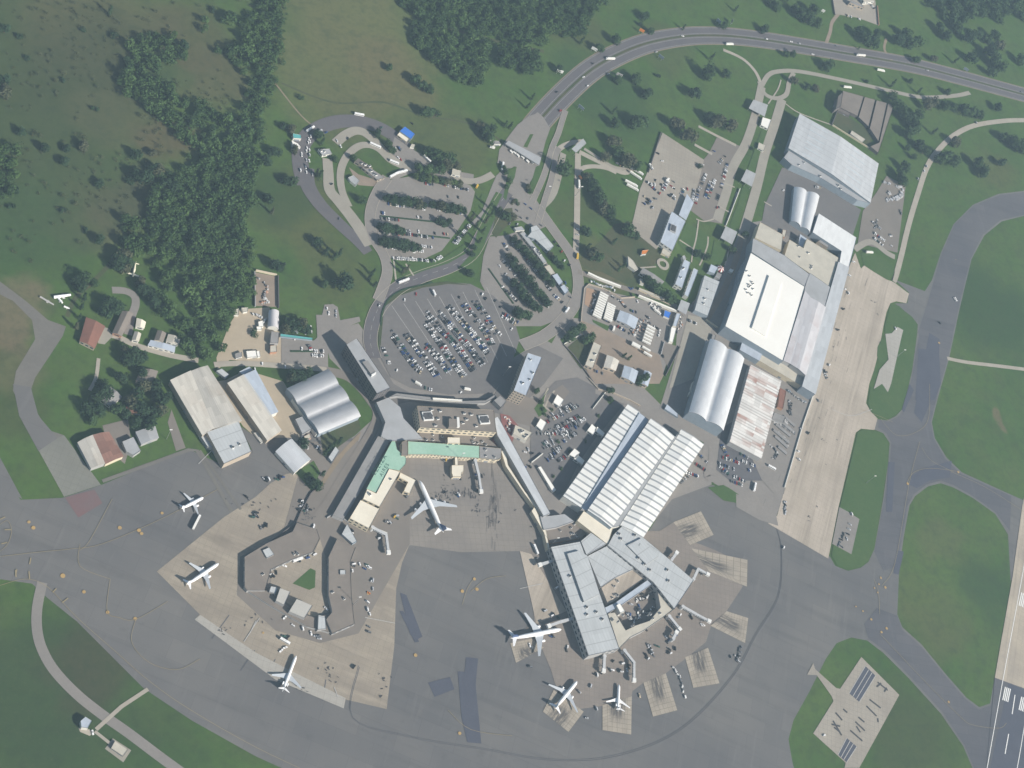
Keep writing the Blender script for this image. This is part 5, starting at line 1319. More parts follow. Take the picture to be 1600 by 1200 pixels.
# ---------------------------------------------------------------- aircraft
def airliner(label, nose, tail, span, fus=4.0, engines=2, rear=False, fin='aircraft_white', body='aircraft_white', wing='aircraft_grey', z=None, sweep=.58, dz=0.0, cat='airliner', name='airliner', ttail=False):
    zc = z if z is not None else fus*.85
    a, b = W(nose, zc), W(tail, zc)
    L = (a-b).length
    ang = math.atan2(a.y-b.y, a.x-b.x)
    r = fus/2
    root = thing(name, label, cat, ((a.x+b.x)/2, (a.y+b.y)/2, 0), ang, 'aircraft parked at the airport' if cat == 'airliner' else None)
    # fuselage along +x
    n = 16
    prof = [(-.5, .06, .55), (-.47, .2, .5), (-.4, .48, .32), (-.3, .78, .14), (-.2, .97, .02), (-.1, 1, 0), (.1, 1, 0), (.3, 1, 0), (.38, .98, 0), (.43, .84, -.06), (.465, .6, -.14), (.485, .36, -.2), (.5, .05, -.24)]
    m = MB()
    rings = []
    for x, k, zo in prof:
        rings.append([(x*L, r*k*math.cos(2*math.pi*i/n), zc+r*zo+r*k*math.sin(2*math.pi*i/n)) for i in range(n)])
    vs = [p for g_ in rings for p in g_]
    fs = [(j*n+i, j*n+(i+1) % n, (j+1)*n+(i+1) % n, (j+1)*n+i) for j in range(len(rings)-1) for i in range(n)]
    m.add(vs, [f[::-1] for f in fs], 0, sm=True)
    m.add(rings[0], [tuple(range(n))]); m.add(rings[-1], [tuple(range(n))[::-1]])
    bd = m.build('fuselage', body, root)
    m = MB()   # cockpit and cabin windows as strips proud of the skin
    for s_ in (1, -1):
        for i in range(int(L*.55/1.1)):
            x = -.24*L+i*1.1
            m.add([(x, s_*(r*.985), zc+r*.12), (x+.45, s_*(r*.985), zc+r*.12), (x+.45, s_*(r*.94), zc+r*.34), (x, s_*(r*.94), zc+r*.34)], [(0, 1, 2, 3)])
    m.build('cabin_windows', 'car_window', bd)
    m = MB()
    m.add([(.462*L, -.5*r, zc+r*.3), (.462*L, .5*r, zc+r*.3), (.437*L, .62*r, zc+r*.55), (.437*L, -.62*r, zc+r*.55)], [(0, 1, 2, 3)])
    m.build('cockpit_window', 'car_window', bd)
    def panel(pts, th, name, mat, par):
        # pts: (x,y,z) le root, te root, te tip, le tip
        m = MB()
        v = [Vector(p) for p in pts]
        nrm = (v[1]-v[0]).cross(v[3]-v[0]).normalized()
        tt = [th, th, th*.35, th*.35]
        up = [v[i]+nrm*tt[i]*.5*(1 if i in (0, 3) else .25) for i in range(4)]
        lo = [v[i]-nrm*tt[i]*.5*(1 if i in (0, 3) else .25) for i in range(4)]
        m.add(up+lo, [(0, 1, 2, 3), (7, 6, 5, 4), (0, 4, 5, 1), (1, 5, 6, 2), (2, 6, 7, 3), (3, 7, 4, 0)])
        return m.build(name, mat, par)
    h = span/2
    cr, ct = L*.175, L*.04
    x0 = .155*L if not rear else .02*L
    for s_ in (1, -1):
        dr = h*.09
        w = thing_part = None
        m = MB()
        kx = .36   # kink
        pts = [(x0, s_*r*.5, zc-r*.55), (x0-cr, s_*r*.5, zc-r*.6), (x0-h*sweep*kx*1.0-cr*.62+ -.0, s_*h*kx, zc-r*.55+dr*kx), (x0-h*sweep*1.0-ct, s_*h, zc-r*.4+dr), (x0-h*sweep*1.0, s_*h, zc-r*.38+dr), (x0-h*sweep*kx, s_*h*kx, zc-r*.5+dr*kx)]
        # te kink roughly square to fuselage
        pts[2] = (x0-cr*1.02-h*kx*.06, s_*h*kx, zc-r*.55+dr*kx)
        pts[3] = (min(pts[3][0], x0-h*sweep-ct), pts[3][1], pts[3][2])
        th = [.5, .15, .1, .06, .1, .3]
        v = pts
        up = [(p[0], p[1], p[2]+t_*fus*.12) for p, t_ in zip(v, th)]
        lo = [(p[0], p[1], p[2]-t_*fus*.12) for p, t_ in zip(v, th)]
        fs = [(0, 1, 2, 5), (5, 2, 3, 4)]
        fl = [tuple(6+i for i in f[::-1]) for f in fs]
        sd = [(i, (i+1) % 6, 6+(i+1) % 6, 6+i) for i in range(6)]
        m.add(up+lo, fs+fl+sd)
        w = m.build('wing', wing, root)
        if not rear:
            for e in range(engines//2):
                ye = h*(.33 if engines == 2 else (.33, .64)[e]); er = fus*(.3 if engines == 2 else .24)
                xe = x0-ye*sweep+er*1.2
                ze = zc-r*.5+dr*ye/h-er*1.25
                m = MB()
                m.tube((xe+er*1.2, s_*ye, ze), (xe-er*.4, s_*ye, ze), er*.94, er, 12)
                m.tube((xe-er*.4, s_*ye, ze), (xe-er*3, s_*ye, ze), er, er*.55, 12)
                m.box(xe-er*3.2, xe+er*.2, s_*ye-.18, s_*ye+.18, ze+er*.5, ze+er*1.3)
                m.build('engine', 'aircraft_white' if body == 'aircraft_white' else wing, w)
        else:
            m = MB()
            er = fus*.2; xe = -.3*L; ye = r+er*1.3
            m.tube((xe+er*3, s_*ye, zc+r*.3), (xe, s_*ye, zc+r*.3), er, er, 12); m.tube((xe, s_*ye, zc+r*.3), (xe-er*2, s_*ye, zc+r*.3), er, er*.6, 12)
            m.box(xe-er, xe+er*2, min(s_*r*.6, s_*ye), max(s_*r*.6, s_*ye), zc+r*.2, zc+r*.45)
            m.build('engine', body, root)
    # fin
    fh = L*.135 if L > 35 else L*.17
    m = MB()
    zt = zc+r*.75
    pf = [(-.33*L, zt-.3), (-.475*L, zt-.1), (-.505*L, zt+fh), (-.445*L, zt+fh)]
    m.add([(x, .22, z_) for x, z_ in pf]+[(x, -.22, z_) for x, z_ in pf], [(0, 1, 2, 3), (7, 6, 5, 4), (0, 4, 5, 1), (1, 5, 6, 2), (2, 6, 7, 3), (3, 7, 4, 0)])
    m.build('tail_fin', fin, root)
    sp = span*.185
    zt2 = zt+fh*.97 if ttail else zc+r*.35
    for s_ in (1, -1):
        xo = -.07*L if ttail else 0
        panel([(-.375*L+xo, s_*r*.3, zt2), (-.46*L+xo*.6, s_*r*.3, zt2), (-.505*L+xo*.4, s_*sp, zt2+sp*.08), (-.475*L+xo*.6, s_*sp, zt2+sp*.08)], .4, 'tailplane', body, root)
    if fus > 1.5:
        for x, ys in ((.4*L, (0,)), (-.03*L if not rear else -.08*L, (-r*.9, r*.9))):
            for y in ys:
                m = MB(); m.tube((x, y, .5), (x, y, zc-r*.6), .2, .2, 6)
                for q in (-.5, .5):
                    m.tube((x, y+q-.2, .55), (x, y+q+.2, .55), .55, .55, 10)
                m.build('landing_gear', 'tyre', root)
    return root

airliner('large white four-engined airliner with blue tail fin, nose in at the green-roofed pier', (655, 750), (692, 833), 61, 5.6, 4, fin='aircraft_blue')
airliner('big white twin-engined airliner at the west side of the fan-shaped terminal', (877.5, 983), (797, 998), 52, 5.2, 2, fin='aircraft_blue')
airliner('white airliner south-west of the fan-shaped terminal with long thin shadow', (902, 1064), (866, 1108), 44, 4.4, 2)
airliner('small dark-bodied airliner on the southern stand of the fan-shaped terminal', (967, 1069), (965, 1112), 30, 3.4, 2, True, fin='aircraft_white', body='aircraft_white', wing='aircraft_white', ttail=True)
airliner('narrow white airliner parked alone at the edge of the western apron, south end', (463, 1024), (441, 1081), 33, 3.5, 2, True, ttail=True)
airliner('white airliner parked at the western tip of the concrete apron', (342, 880), (291, 914), 35, 4.0, 2)
airliner('small white airliner on the dark asphalt apron in the west, beside a container truck', (318, 777), (283, 795), 28, 3.8, 2, sweep=.42)
# small display aeroplane in the wood: straight wings at the lower end
a_, b_ = W((207.5, 432), 2), W((212, 411), 2)
rt = thing('display_aeroplane', 'little cream old aeroplane displayed on grass among the western trees', 'aeroplane', ((a_.x+b_.x)/2, (a_.y+b_.y)/2, 0), math.atan2(a_.y-b_.y, a_.x-b_.x))
Ld = (a_-b_).length
m = MB(); m.tube((-Ld/2, 0, 2), (0, 0, 2), .5, 1.5, 10); m.tube((0, 0, 2), (Ld/2, 0, 2.2), 1.5, .9, 10); m.build('fuselage', 'aircraft_cream', rt)
for s_ in (1, -1):
    m = MB(); m.add([(Ld*.42, 0, 1.9), (Ld*.28, 0, 1.9), (Ld*.34, s_*8, 2.4), (Ld*.42, s_*8, 2.4), (Ld*.42, 0, 2.3), (Ld*.28, 0, 2.1), (Ld*.34, s_*8, 2.55), (Ld*.42, s_*8, 2.6)], [(4, 5, 6, 7), (3, 2, 1, 0), (0, 3, 7, 4), (1, 5, 6, 2), (2, 6, 7, 3), (0, 4, 5, 1)])
    m.build('wing', 'aircraft_cream', rt)
    m = MB(); m.add([(-Ld*.42, 0, 2.2), (-Ld*.5, 0, 2.2), (-Ld*.5, s_*4, 2.3), (-Ld*.44, s_*4, 2.3), (-Ld*.42, 0, 2.4), (-Ld*.5, 0, 2.35), (-Ld*.5, s_*4, 2.4), (-Ld*.44, s_*4, 2.45)], [(4, 5, 6, 7), (3, 2, 1, 0), (0, 3, 7, 4), (1, 5, 6, 2), (2, 6, 7, 3), (0, 4, 5, 1)])
    m.build('tailplane', 'aircraft_cream', rt)
m = MB(); m.add([(-Ld*.36, .1, 2.4), (-Ld*.5, .1, 2.4), (-Ld*.52, .1, 5), (-Ld*.44, .1, 5), (-Ld*.36, -.1, 2.4), (-Ld*.5, -.1, 2.4), (-Ld*.52, -.1, 5), (-Ld*.44, -.1, 5)], [(0, 1, 2, 3), (7, 6, 5, 4), (0, 4, 5, 1), (2, 6, 7, 3), (3, 7, 4, 0), (1, 5, 6, 2)]); m.build('tail_fin', 'aircraft_cream', rt)
# broken airframe pieces by the old taxiway
for i, (s_, w_, lab) in enumerate((('335,660 440,645', 7, 'largest silver scrap fuselage by the western taxiway'), ('250,655 335,705', 4, 'thin dull scrap wing by the western taxiway'), ('365,665 390,695', 5, 'short silver scrap section below the largest scrap fuselage'), ('400,715 435,730', 4, 'small pale scrap piece nearest the western taxiway'))):
    p_, q_ = [W(p, .8) for p in P('t01', s_)]
    rt = thing('scrap_airframe', lab, 'scrap', ((p_.x+q_.x)/2, (p_.y+q_.y)/2, 0), math.atan2(q_.y-p_.y, q_.x-p_.x))
    l_ = (p_-q_).length
    m = MB(); m.tube((-l_/2, 0, w_*.25), (l_/2, 0, w_*.25), w_*.28, w_*.2, 10); m.build('fuselage', 'aircraft_white' if i != 1 else 'scrap_metal', rt)
    m = MB(); m.add([(0, -w_*.45, .3), (l_*.15, -w_*.45, .3), (l_*.15, w_*.45, .5), (0, w_*.45, .5), (0, -w_*.45, .5), (l_*.15, -w_*.45, .5), (l_*.15, w_*.45, .7), (0, w_*.45, .7)], [(4, 5, 6, 7), (0, 1, 5, 4), (1, 2, 6, 5), (2, 3, 7, 6), (3, 0, 4, 7)]); m.build('wing_stub', 'scrap_metal', rt)

# ---------------------------------------------------------------- vehicles
def car_mesh(kind, paint):
    m = MB()
    L, Wd, H = {'hatch': (4.1, 1.75, 1.5), 'saloon': (4.6, 1.8, 1.42), 'van': (5.2, 2.0, 2.1), 'pickup': (5.1, 1.85, 1.75)}[kind]
    x, y = L/2, Wd/2
    # lower body, slightly tapered in plan
    lo = [(-x, -y*.92), (-x*.8, -y), (x*.75, -y), (x, -y*.8), (x, y*.8), (x*.75, y), (-x*.8, y), (-x, y*.92)]
    hb = .92 if kind != 'van' else 1.15
    m.prism(lo, .28, hb*.75, 0, False)
    up = [(a*.985, b*.95) for a, b in lo]
    n = len(lo)
    m.add([(a, b, hb*.75) for a, b in lo]+[(a, b, hb) for a, b in up], [(i, (i+1) % n, n+(i+1) % n, n+i) for i in range(n)])
    m.flat(up, hb, 0)
    c0, c1 = {'hatch': (-.92, .38), 'saloon': (-.62, .34), 'van': (-.97, .72), 'pickup': (-.1, .42)}[kind]
    t0, t1 = {'hatch': (-.8, .1), 'saloon': (-.4, .08), 'van': (-.93, .5), 'pickup': (-.02, .2)}[kind]
    b_ = [(c0*x, -y*.9), (c1*x, -y*.9), (c1*x, y*.9), (c0*x, y*.9)]
    t_ = [(t0*x, -y*.72), (t1*x, -y*.72), (t1*x, y*.72), (t0*x, y*.72)]
    m.add([(p[0], p[1], hb) for p in b_]+[(p[0], p[1], H-.04) for p in t_], [(i, (i+1) % 4, 4+(i+1) % 4, 4+i) for i in range(4)], 1)
    m.add([(p[0], p[1], H-.04) for p in t_]+[(p[0]*.98, p[1]*.96, H) for p in t_], [(4, 5, 6, 7)]+[(i, (i+1) % 4, 4+(i+1) % 4, 4+i) for i in range(4)], 0)
    for wx in (-x*.62, x*.62):
        for wy in (-y+.1, y-.1):
            m.tube((wx, wy-.1, .32), (wx, wy+.1, .32), .32, .32, 8, 2)
    return m
CARM = {}
def car_data(kind, colr):
    if (kind, colr) not in CARM:
        o = car_mesh(kind, colr).build('parked_car', ['car_'+colr, 'car_window', 'tyre'])
        CARM[(kind, colr)] = o.data
        bpy.data.objects.remove(o)
    return CARM[(kind, colr)]
CARS = []      # (x, y, heading, kind, colour, place)
rc = random.Random(23)
def pick():
    return rc.choices(['white', 'silver', 'grey', 'black', 'blue', 'red', 'green', 'beige'], [22, 19, 20, 19, 10, 5, 3, 2])[0]
def car(p, ang, place, colr=None, kind=None):
    c = W(p)
    CARS.append((c.x, c.y, ang, kind or rc.choices(['hatch', 'saloon', 'van', 'pickup'], [45, 35, 12, 8])[0], colr or pick(), place))
def row(p0, p1, place, occ=.8, nose=None, pitch=2.6, double=0.0, white=None):
    """cars side by side along a line; double: distance to a second row facing them"""
    a, b = W(p0), W(p1)
    d = Vector((b.x-a.x, b.y-a.y)); n = max(1, int(d.length/pitch)); t = d.normalized(); nn = Vector((-t.y, t.x))
    base = math.atan2(nn.y, nn.x)
    for sd in ((0,) if not double else (-double/2, double/2)):
        for i in range(n):
            k = i/n
            if rc.random() > (occ(k) if callable(occ) else occ):
                continue
            q = Vector((a.x, a.y))+t*(i+.5)*pitch+nn*(sd+rc.uniform(-.25, .25))
            CARS.append((q.x, q.y, base+(math.pi if rc.random() < .5 else 0)+rc.uniform(-.04, .04), rc.choices(['hatch', 'saloon', 'van', 'pickup'], [45, 35, 12, 8])[0], (white if white and rc.random() < .7 else pick()), place))
RP = 'in the round car park'
for k, (s_, pl) in enumerate((('195,520 330,720 470,905 545,955', 'first'), ('365,555 470,690 570,830 690,1000', 'second'), ('555,665 650,745 760,880 820,960', 'third'), ('560,425 680,590 800,770 975,1010', 'fourth'),
                       ('565,325 740,520 900,690 1075,950', 'fifth'), ('690,320 860,510 1020,690 1165,880', 'sixth'), ('800,260 950,430 1090,590 1225,770', 'seventh'), ('960,240 1080,390 1200,540 1260,670', 'eighth'), ('1070,200 1170,330 1250,470 1320,560', 'ninth'))):
    pts = P('d7', s_)
    for i in range(3):
        row(pts[i], pts[i+1], 'in the %s car row from the white slab block' % pl, (.7, .95, 1)[i] if k not in (7, 8) else .7, double=5.4)
for s_ in ('120,690 160,790 200,900',):
    pts = P('d7', s_)
    for i in range(2): row(pts[i], pts[i+1], 'along the edge beside the white slab block', .7)
row(*P('d7', '550,1110 650,1140'), 'at the south end of the round car park', .8)
row(*P('d7', '1360,350 1530,450'), 'at the east edge of the round car park', .7, double=5)
for s_, colr in (('80,255', 'white'), ('345,195', 'white'), ('465,135', 'red'), ('915,170', 'black'), ('1155,140', 'white'), ('1190,185', 'black'), ('1290,205', 'black'), ('1345,270', 'black'), ('1460,500', 'white'), ('930,1160', 'white'), ('265,930', 'white'), ('1345,560', 'white'), ('620,685', 'black')):
    car(P('d7', s_)[0], rc.uniform(.6, 1.4), 'alone on open asphalt at the round car park', colr)
WP = 'in the western car park'
for s_, o_ in (('1190,680 1270,690', .9), ('1345,690 1560,735', .95), ('880,850 1210,895', .8), ('1290,895 1530,930', .95), ('820,970 980,985', .8), ('1110,960 1180,965', .8), ('1290,1015 1440,1035', .9), ('820,1090 980,1100', .8), ('980,1095 1280,1135', .8), ('1010,1075 1080,1080', .8), ('830,925 870,930', .9)):
    row(*P('c6', s_), 'under the tree rows of the western car park', o_)
for s_, o_ in (('795,345 1060,375', .85), ('1030,340 1110,350', .95), ('850,415 1110,435', .95), ('1110,435 1170,400', .9)):
    row(*P('t11', s_), 'in the southern rows of the western car park', o_, white='white')
for s_ in ('1385,790', '1470,795', '1350,1100', '1380,1105', '1140,1080', '1275,1095'):
    car(P('c6', s_)[0], 1.5, 'standing free in the western car park')
row(*P('c6', '1430,1180 1580,1010'), 'along the sloping east edge of the western car park', .8)
row(*P('c7', '80,480 235,270'), 'along the sloping east edge of the western car park', .6)
for s_, o_ in (('560,455 640,560', .9), ('670,480 700,520', .9), ('590,600 640,620', .8), ('700,700 790,850', .5), ('590,790 690,870', .7), ('630,990 720,1080', .95), ('1020,905 1080,980', .95), ('850,690 1000,870', .45), ('1100,1010 1200,1100', .8), ('730,540 760,570', .8)):
    row(*P('c7', s_), 'in the tree-lined car park beside the shop row', o_)
for s_ in ('635,845', '740,550', '850,685', '995,865', '1030,1130', '1230,1160', '535,710', '910,765', '645,710'):
    car(P('c7', s_)[0], 2.0, 'white car at a row end of the tree-lined car park', 'white')
for s_ in ('800,65', '860,110', '755,205', '715,130', '830,215', '1145,500', '1180,560', '1110,460', '965,285', '1210,655', '1265,700', '640,270', '720,275'):
    car(P('c7', s_)[0], rc.choice([.9, 2.3]), 'on the roads around the shop row')
MP = 'in the middle car park beside the striped hall'
for s_, o_ in (('235,290 320,240', .8), ('160,330 380,215', .5), ('120,260 220,210', .5), ('150,420 350,320', .7), ('-10,470 290,480', .35), ('40,560 130,520', .8), ('200,490 340,400', .75), ('120,620 200,580', .8), ('90,660 190,610', .8), ('160,700 240,660', .8), ('250,420 350,340', .7), ('80,340 130,300', .8), ('210,540 330,460', .6)):
    row(*P('d1', s_), MP, o_)
for s_, o_ in (('1300,710 1400,780', .8), ('1250,800 1350,830', .9), ('1340,640 1420,720', .7), ('1530,560 1600,700', .7), ('1510,740 1600,820', .8), ('1180,880 1260,820', .5)):
    row(*P('d1', s_), 'on the asphalt east of the striped hall', o_)
for s_, o_ in (('1310,460 1430,500', .9), ('1310,545 1350,565', .9), ('1380,580 1470,620', .9), ('1390,420 1500,480', .6), ('1470,540 1500,545', .9)):
    row(*P('t22', s_), 'in the dark car park south of the rusty shed', o_)
FP = 'in the brown freight car park'
for s_, o_ in (('690,470 620,640', .8), ('560,640 540,800', .9), ('610,640 570,800', .8), ('780,540 700,750', .8), ('730,560 670,740', .9), ('910,360 840,640', .8), ('820,700 795,760', .9), ('770,240 770,260', 1), ('860,330 810,380', .9), ('680,800 690,830', .9)):
    row(*P('d4', s_), FP, o_, double=0)
for s_, o_ in (('110,590 165,590', .9), ('230,660 300,540', .8), ('320,690 370,740', .9), ('150,545 180,560', .9), ('340,620 345,650', .9)):
    row(*P('d4', s_), 'in the pale lorry park', o_, white='white')
for s_ in ('880,300', '650,390', '180,270', '40,795', '125,830', '160,745', '800,835', '490,640', '820,830', '230,350'):
    car(P('d4', s_)[0], rc.uniform(0, 3), 'standing free near the lorry park', None)
for s_, colr in (('t20:445,485', 'white'), ('t20:600,465', 'silver'), ('t20:470,540', 'white'), ('t20:900,328', 'silver'), ('t20:503,400', 'black'), ('t20:278,578', 'black'), ('t20:1065,228', 'white'), ('t20:300,695', 'red'), ('t30:143,263', 'white'), ('t30:195,275', 'silver'), ('t30:278,342', 'white'), ('t30:995,443', 'silver'), ('t30:425,290', 'grey'), ('t30:1580,578', 'grey'), ('t20:1590,247', 'white')):
    c_, q_ = s_.split(':'); p_ = P(c_, q_)[0]
    car(p_, .4 if p_[0] < 1050 else -.15, 'driving on the motorway', colr)
for s_, colr in (('975,1072', 'white'), ('988,1042', 'silver'), ('935,1120', 'silver'), ('1300,770', 'silver')):
    car(P('t30', s_)[0], 1.1, 'on the pale road north of the curved taxiway', colr)
for s_, o_ in (('760,800 780,850', 1), ('800,850 890,850', .9), ('780,885 895,890', .95), ('300,1000 310,1000', 1)):
    row(*P('d6', s_), 'in the small car park beside the white slab block', o_, white='white')
for s_ in ('700,830', '370,955', '560,980', '775,650', '780,690', '730,700', '910,495', '925,535', '985,520', '985,555', '640,745', '1345,470'):
    car(P('d6', s_)[0], 1.4, 'near the lawn west of the white slab block', rc.choice(['white', 'white', 'silver']))
for s_ in ('240,285', '220,340', '230,400', '210,385', '205,410', '165,430', '165,445', '230,440', '205,485', '228,490', '200,545', '205,585', '155,570', '255,605', '235,330', '225,310'):
    car(P('c6', s_)[0], 1.6, 'in the taxi queue on the western loop', rc.choice(['white', 'white', 'white', 'silver']))
for s_ in ('460,325', '550,305', '490,370', '415,685', '480,975', '110,435', '830,215', '370,255', '1085,180', '935,430', '970,465', '990,480', '895,405', '975,385', '990,400', '865,355', '945,390'):
    car(P('c6', s_)[0], rc.uniform(.5, 2.4), 'on the roads inside the western loop')
row(*P('c7', '1350,250 1345,560'), 'parked on the verge beside the straight access path', .3, pitch=5)
for s_, o_ in (('1160,660 1180,690', 1), ('660,260 730,310', .9), ('660,290 720,340', .9), ('760,265 770,290', 1)):
    row(*P('t31', s_), 'in the works yard beside the curved road', o_, white='white')
for s_ in ('1490,655',): car(P('d4', s_)[0], .5, 'alone in the works yard south of the grey hangar', 'white')
for s_, o_ in (('240,1085 460,1200', .8), ('290,1170 340,1180', .9)):
    row(*P('t30', s_), 'along the front annex of the grey hangar', o_)
for s_ in ('340,1130', '320,1010', '1200,200'):
    pass
row(*P('t30', '640,30 665,60'), 'in the compound beyond the motorway', 1, white='white')
row(*P('t30', '490,100 580,125'), 'in the compound beyond the motorway', .5, white='white')
for s_ in ('90,710', '690,210', '715,210', '865,165', '705,270', '770,345', '620,370', '990,700', '1035,915', '30,430', '20,150', '70,300', '530,525', '580,335', '480,245', '530,230'):
    car(P('c3', s_)[0], rc.uniform(.5, 2.5), 'in and around the container yard')
# aprons: vans and tugs
for s_, colr in (('c5:450,990', 'white'), ('c5:520,1055', 'white'), ('c5:600,1080', 'white'), ('c5:670,1120', 'white'), ('c5:710,1145', 'silver'), ('c5:740,1165', 'silver'), ('c5:795,915', 'white'), ('c5:630,470', 'white'), ('c5:700,465', 'white'), ('c5:340,630', 'white'), ('c5:690,235', 'white'), ('c5:450,560', 'white'),
                ('c5:1025,545', 'white'), ('c5:1015,600', 'white'), ('c5:1075,545', 'white'), ('c5:1140,560', 'white'), ('c5:1155,575', 'white'), ('c5:1185,680', 'silver'), ('c5:1185,750', 'silver'), ('c5:1140,860', 'white'), ('c5:1140,920', 'white'), ('c5:1160,960', 'white'), ('c5:1150,785', 'orange'), ('c5:1150,1065', 'grey'), ('c5:1150,1110', 'grey'), ('c5:1325,195', 'silver'), ('c5:1240,330', 'white'), ('c5:1010,290', 'white'), ('c5:1365,150', 'yellow'), ('c5:200,135', 'grey'), ('c5:220,145', 'black'), ('c5:250,240', 'grey'), ('c5:300,220', 'black'),
                ('t13:180,450', 'white'), ('t13:155,470', 'white'), ('t13:610,570', 'black'), ('t12:360,890', 'white'), ('t12:145,590', 'black'), ('t12:60,600', 'black'), ('t12:380,400', 'white'), ('t12:1255,590', 'white'), ('t12:1185,475', 'yellow'),
                ('t23:345,445', 'white'), ('t23:250,250', 'white'), ('t23:275,75', 'white'), ('t23:205,220', 'silver'), ('t23:690,550', 'white'), ('t23:625,590', 'white'), ('t23:685,600', 'white'), ('t23:715,590', 'silver'), ('t23:850,520', 'white'), ('t23:960,385', 'white'), ('t23:1000,375', 'white'), ('t23:990,485', 'white'), ('t23:980,460', 'black'), ('t23:850,435', 'silver'), ('t23:1050,245', 'white'), ('t23:530,620', 'white'), ('t23:490,690', 'silver'), ('t23:1410,535', 'silver'), ('t23:795,750', 'beige'), ('t23:465,890', 'silver'), ('t23:110,570', 'grey'), ('t23:525,830', 'silver'), ('t23:760,285', 'white'), ('t23:780,150', 'white'), ('t23:880,200', 'white'), ('t23:740,180', 'silver'), ('t23:735,245', 'blue'),
                ('t31:505,525', 'white'), ('t31:480,610', 'white'), ('t31:500,635', 'white'), ('t31:530,440', 'white'), ('t31:435,865', 'black'), ('t31:380,1085', 'white'), ('t31:360,1130', 'black'), ('t31:470,735', 'black'), ('t31:1070,820', 'black'), ('t31:795,855', 'white'), ('t31:770,340', 'white'),
                ('t32:185,425', 'white'), ('t32:190,475', 'white'), ('t32:95,1025', 'white'), ('t32:205,280', 'silver'), ('t32:310,105', 'grey'), ('t32:105,790', 'black'), ('t32:250,310', 'black'), ('t32:520,815', 'white'), ('t32:460,1020', 'grey'), ('g2:170,880', 'white'), ('t03:578,980', 'white')):
    c_, q_ = s_.split(':')
    car(P(c_, q_)[0], rc.uniform(0, 3.1), 'service vehicle standing on the aircraft aprons', colr, rc.choice(['van', 'van', 'pickup', 'hatch']))
for a_, b_, n_ in (('t23:850,430', 't23:880,500', 6), ('t23:1430,450', 't23:1410,530', 4), ('t32:105,740', 't32:105,810', 5), ('t32:130,110', 't32:140,190', 6), ('t32:440,1010', 't32:470,940', 5), ('t32:490,970', 't32:510,880', 4), ('t31:350,1120', 't31:365,1165', 4), ('c5:580,20', 'c5:640,60', 5), ('c5:590,60', 'c5:660,90', 5)):
    ca, qa = a_.split(':'); cb, qb = b_.split(':')
    pa, pb = P(ca, qa)[0], P(cb, qb)[0]
    for i in range(n_):
        t = i/max(1, n_-1)
        car((pa[0]+(pb[0]-pa[0])*t, pa[1]+(pb[1]-pa[1])*t), rc.uniform(0, 3), 'dark equipment in lines on the aprons', rc.choice(['black', 'grey', 'silver']), 'pickup')
for c_, s_ in (('t23', '880,470 960,400 1000,470 680,590 620,590 720,560 1050,250 800,330 780,200 880,150 820,120 560,600 520,600 900,440 1030,350 250,380 110,440 330,450 270,250 640,545 420,740 850,500 1370,500 1130,240 1180,300'),
              ('c5', '640,470 560,510 370,600 330,640 1030,560 1150,690 430,960 740,1140 450,1160 1130,560 690,240 1000,300 600,100 200,140 280,230'), ('c2', '830,840 1000,820 720,690 1020,940 420,960 330,1170'), ('t22', '110,430 80,520 100,620 1110,560 1140,580 150,1100'),
              ('t12', '1170,680 1250,700 830,870 750,960'), ('d5', '1040,640 1130,710 880,810 770,940 870,920 1020,1080 640,1050')):
    for p_ in P(c_, s_):
        for i in range(rc.randint(1, 3)):
            car((p_[0]+rc.gauss(0, 3.2), p_[1]+rc.gauss(0, 2.6)), rc.uniform(0, 3.1), 'service vehicle standing on the aircraft aprons', rc.choice(['white', 'silver', 'grey', 'grey', 'black', 'black', 'blue', 'green']), rc.choice(['van', 'pickup', 'pickup', 'hatch']))
for c_, s_, o_ in (('d4', '60,560 180,640', .7), ('d4', '90,600 150,600', .9), ('d4', '210,590 290,640', .9), ('d4', '240,640 280,560', .9), ('d4', '290,700 380,760', .9), ('d4', '330,660 360,620', .8), ('d4', '60,760 140,860', .6), ('d4', '420,700 460,640', .9),
                   ('d1', '60,380 220,300', .7), ('d1', '80,500 260,420', .8), ('d1', '30,600 160,540', .7), ('d1', '60,700 140,660', .7), ('d1', '180,280 300,220', .8), ('d1', '300,400 400,340', .6), ('d1', '130,470 300,390', .7), ('t22', '1290,500 1400,540', .8), ('t22', '1400,470 1530,520', .7), ('t22', '1340,600 1450,640', .7),
                   ('t30', '290,1080 470,1190', .5), ('t31', '720,250 640,180', .4), ('c3', '600,540 740,620', .4), ('c3', '300,1060 480,1120', .4), ('c4', '470,580 520,620', .5), ('c7', '560,640 720,830', .6), ('c7', '660,450 800,620', .6), ('c7', '790,600 960,820', .7), ('c7', '560,920 640,1010', .6)):
    row(*P(c_, s_), {'d4': 'in the freight yards of the lorry park', 'd1': MP, 't22': 'in the dark car park south of the rusty shed', 'c7': 'in the tree-lined car park beside the shop row'}.get(c_, 'in the yards of the freight area'), o_)
for c_, s_, o_ in (('d4', '120,620 220,700', .8), ('d4', '20,700 130,790', .5), ('d4', '350,560 300,640', .6), ('t21', '1190,620 1170,700', .6), ('t21', '1090,800 1160,830', .5), ('t21', '1000,870 1040,880', .6), ('c3', '560,600 700,690', .6), ('c3', '640,420 820,480', .4)):
    row(*P(c_, s_), 'in the yards of the freight area', o_)
CARS.sort(key=lambda c: c[0]**2+c[1]**2)
CN = {'white': 'white', 'silver': 'silver', 'grey': 'dark grey', 'black': 'black', 'blue': 'dark blue', 'red': 'dark red', 'green': 'dark green', 'beige': 'beige', 'yellow': 'yellow', 'orange': 'orange'}
KN = {'hatch': 'hatchback', 'saloon': 'saloon car', 'van': 'van', 'pickup': 'pickup'}
from collections import Counter
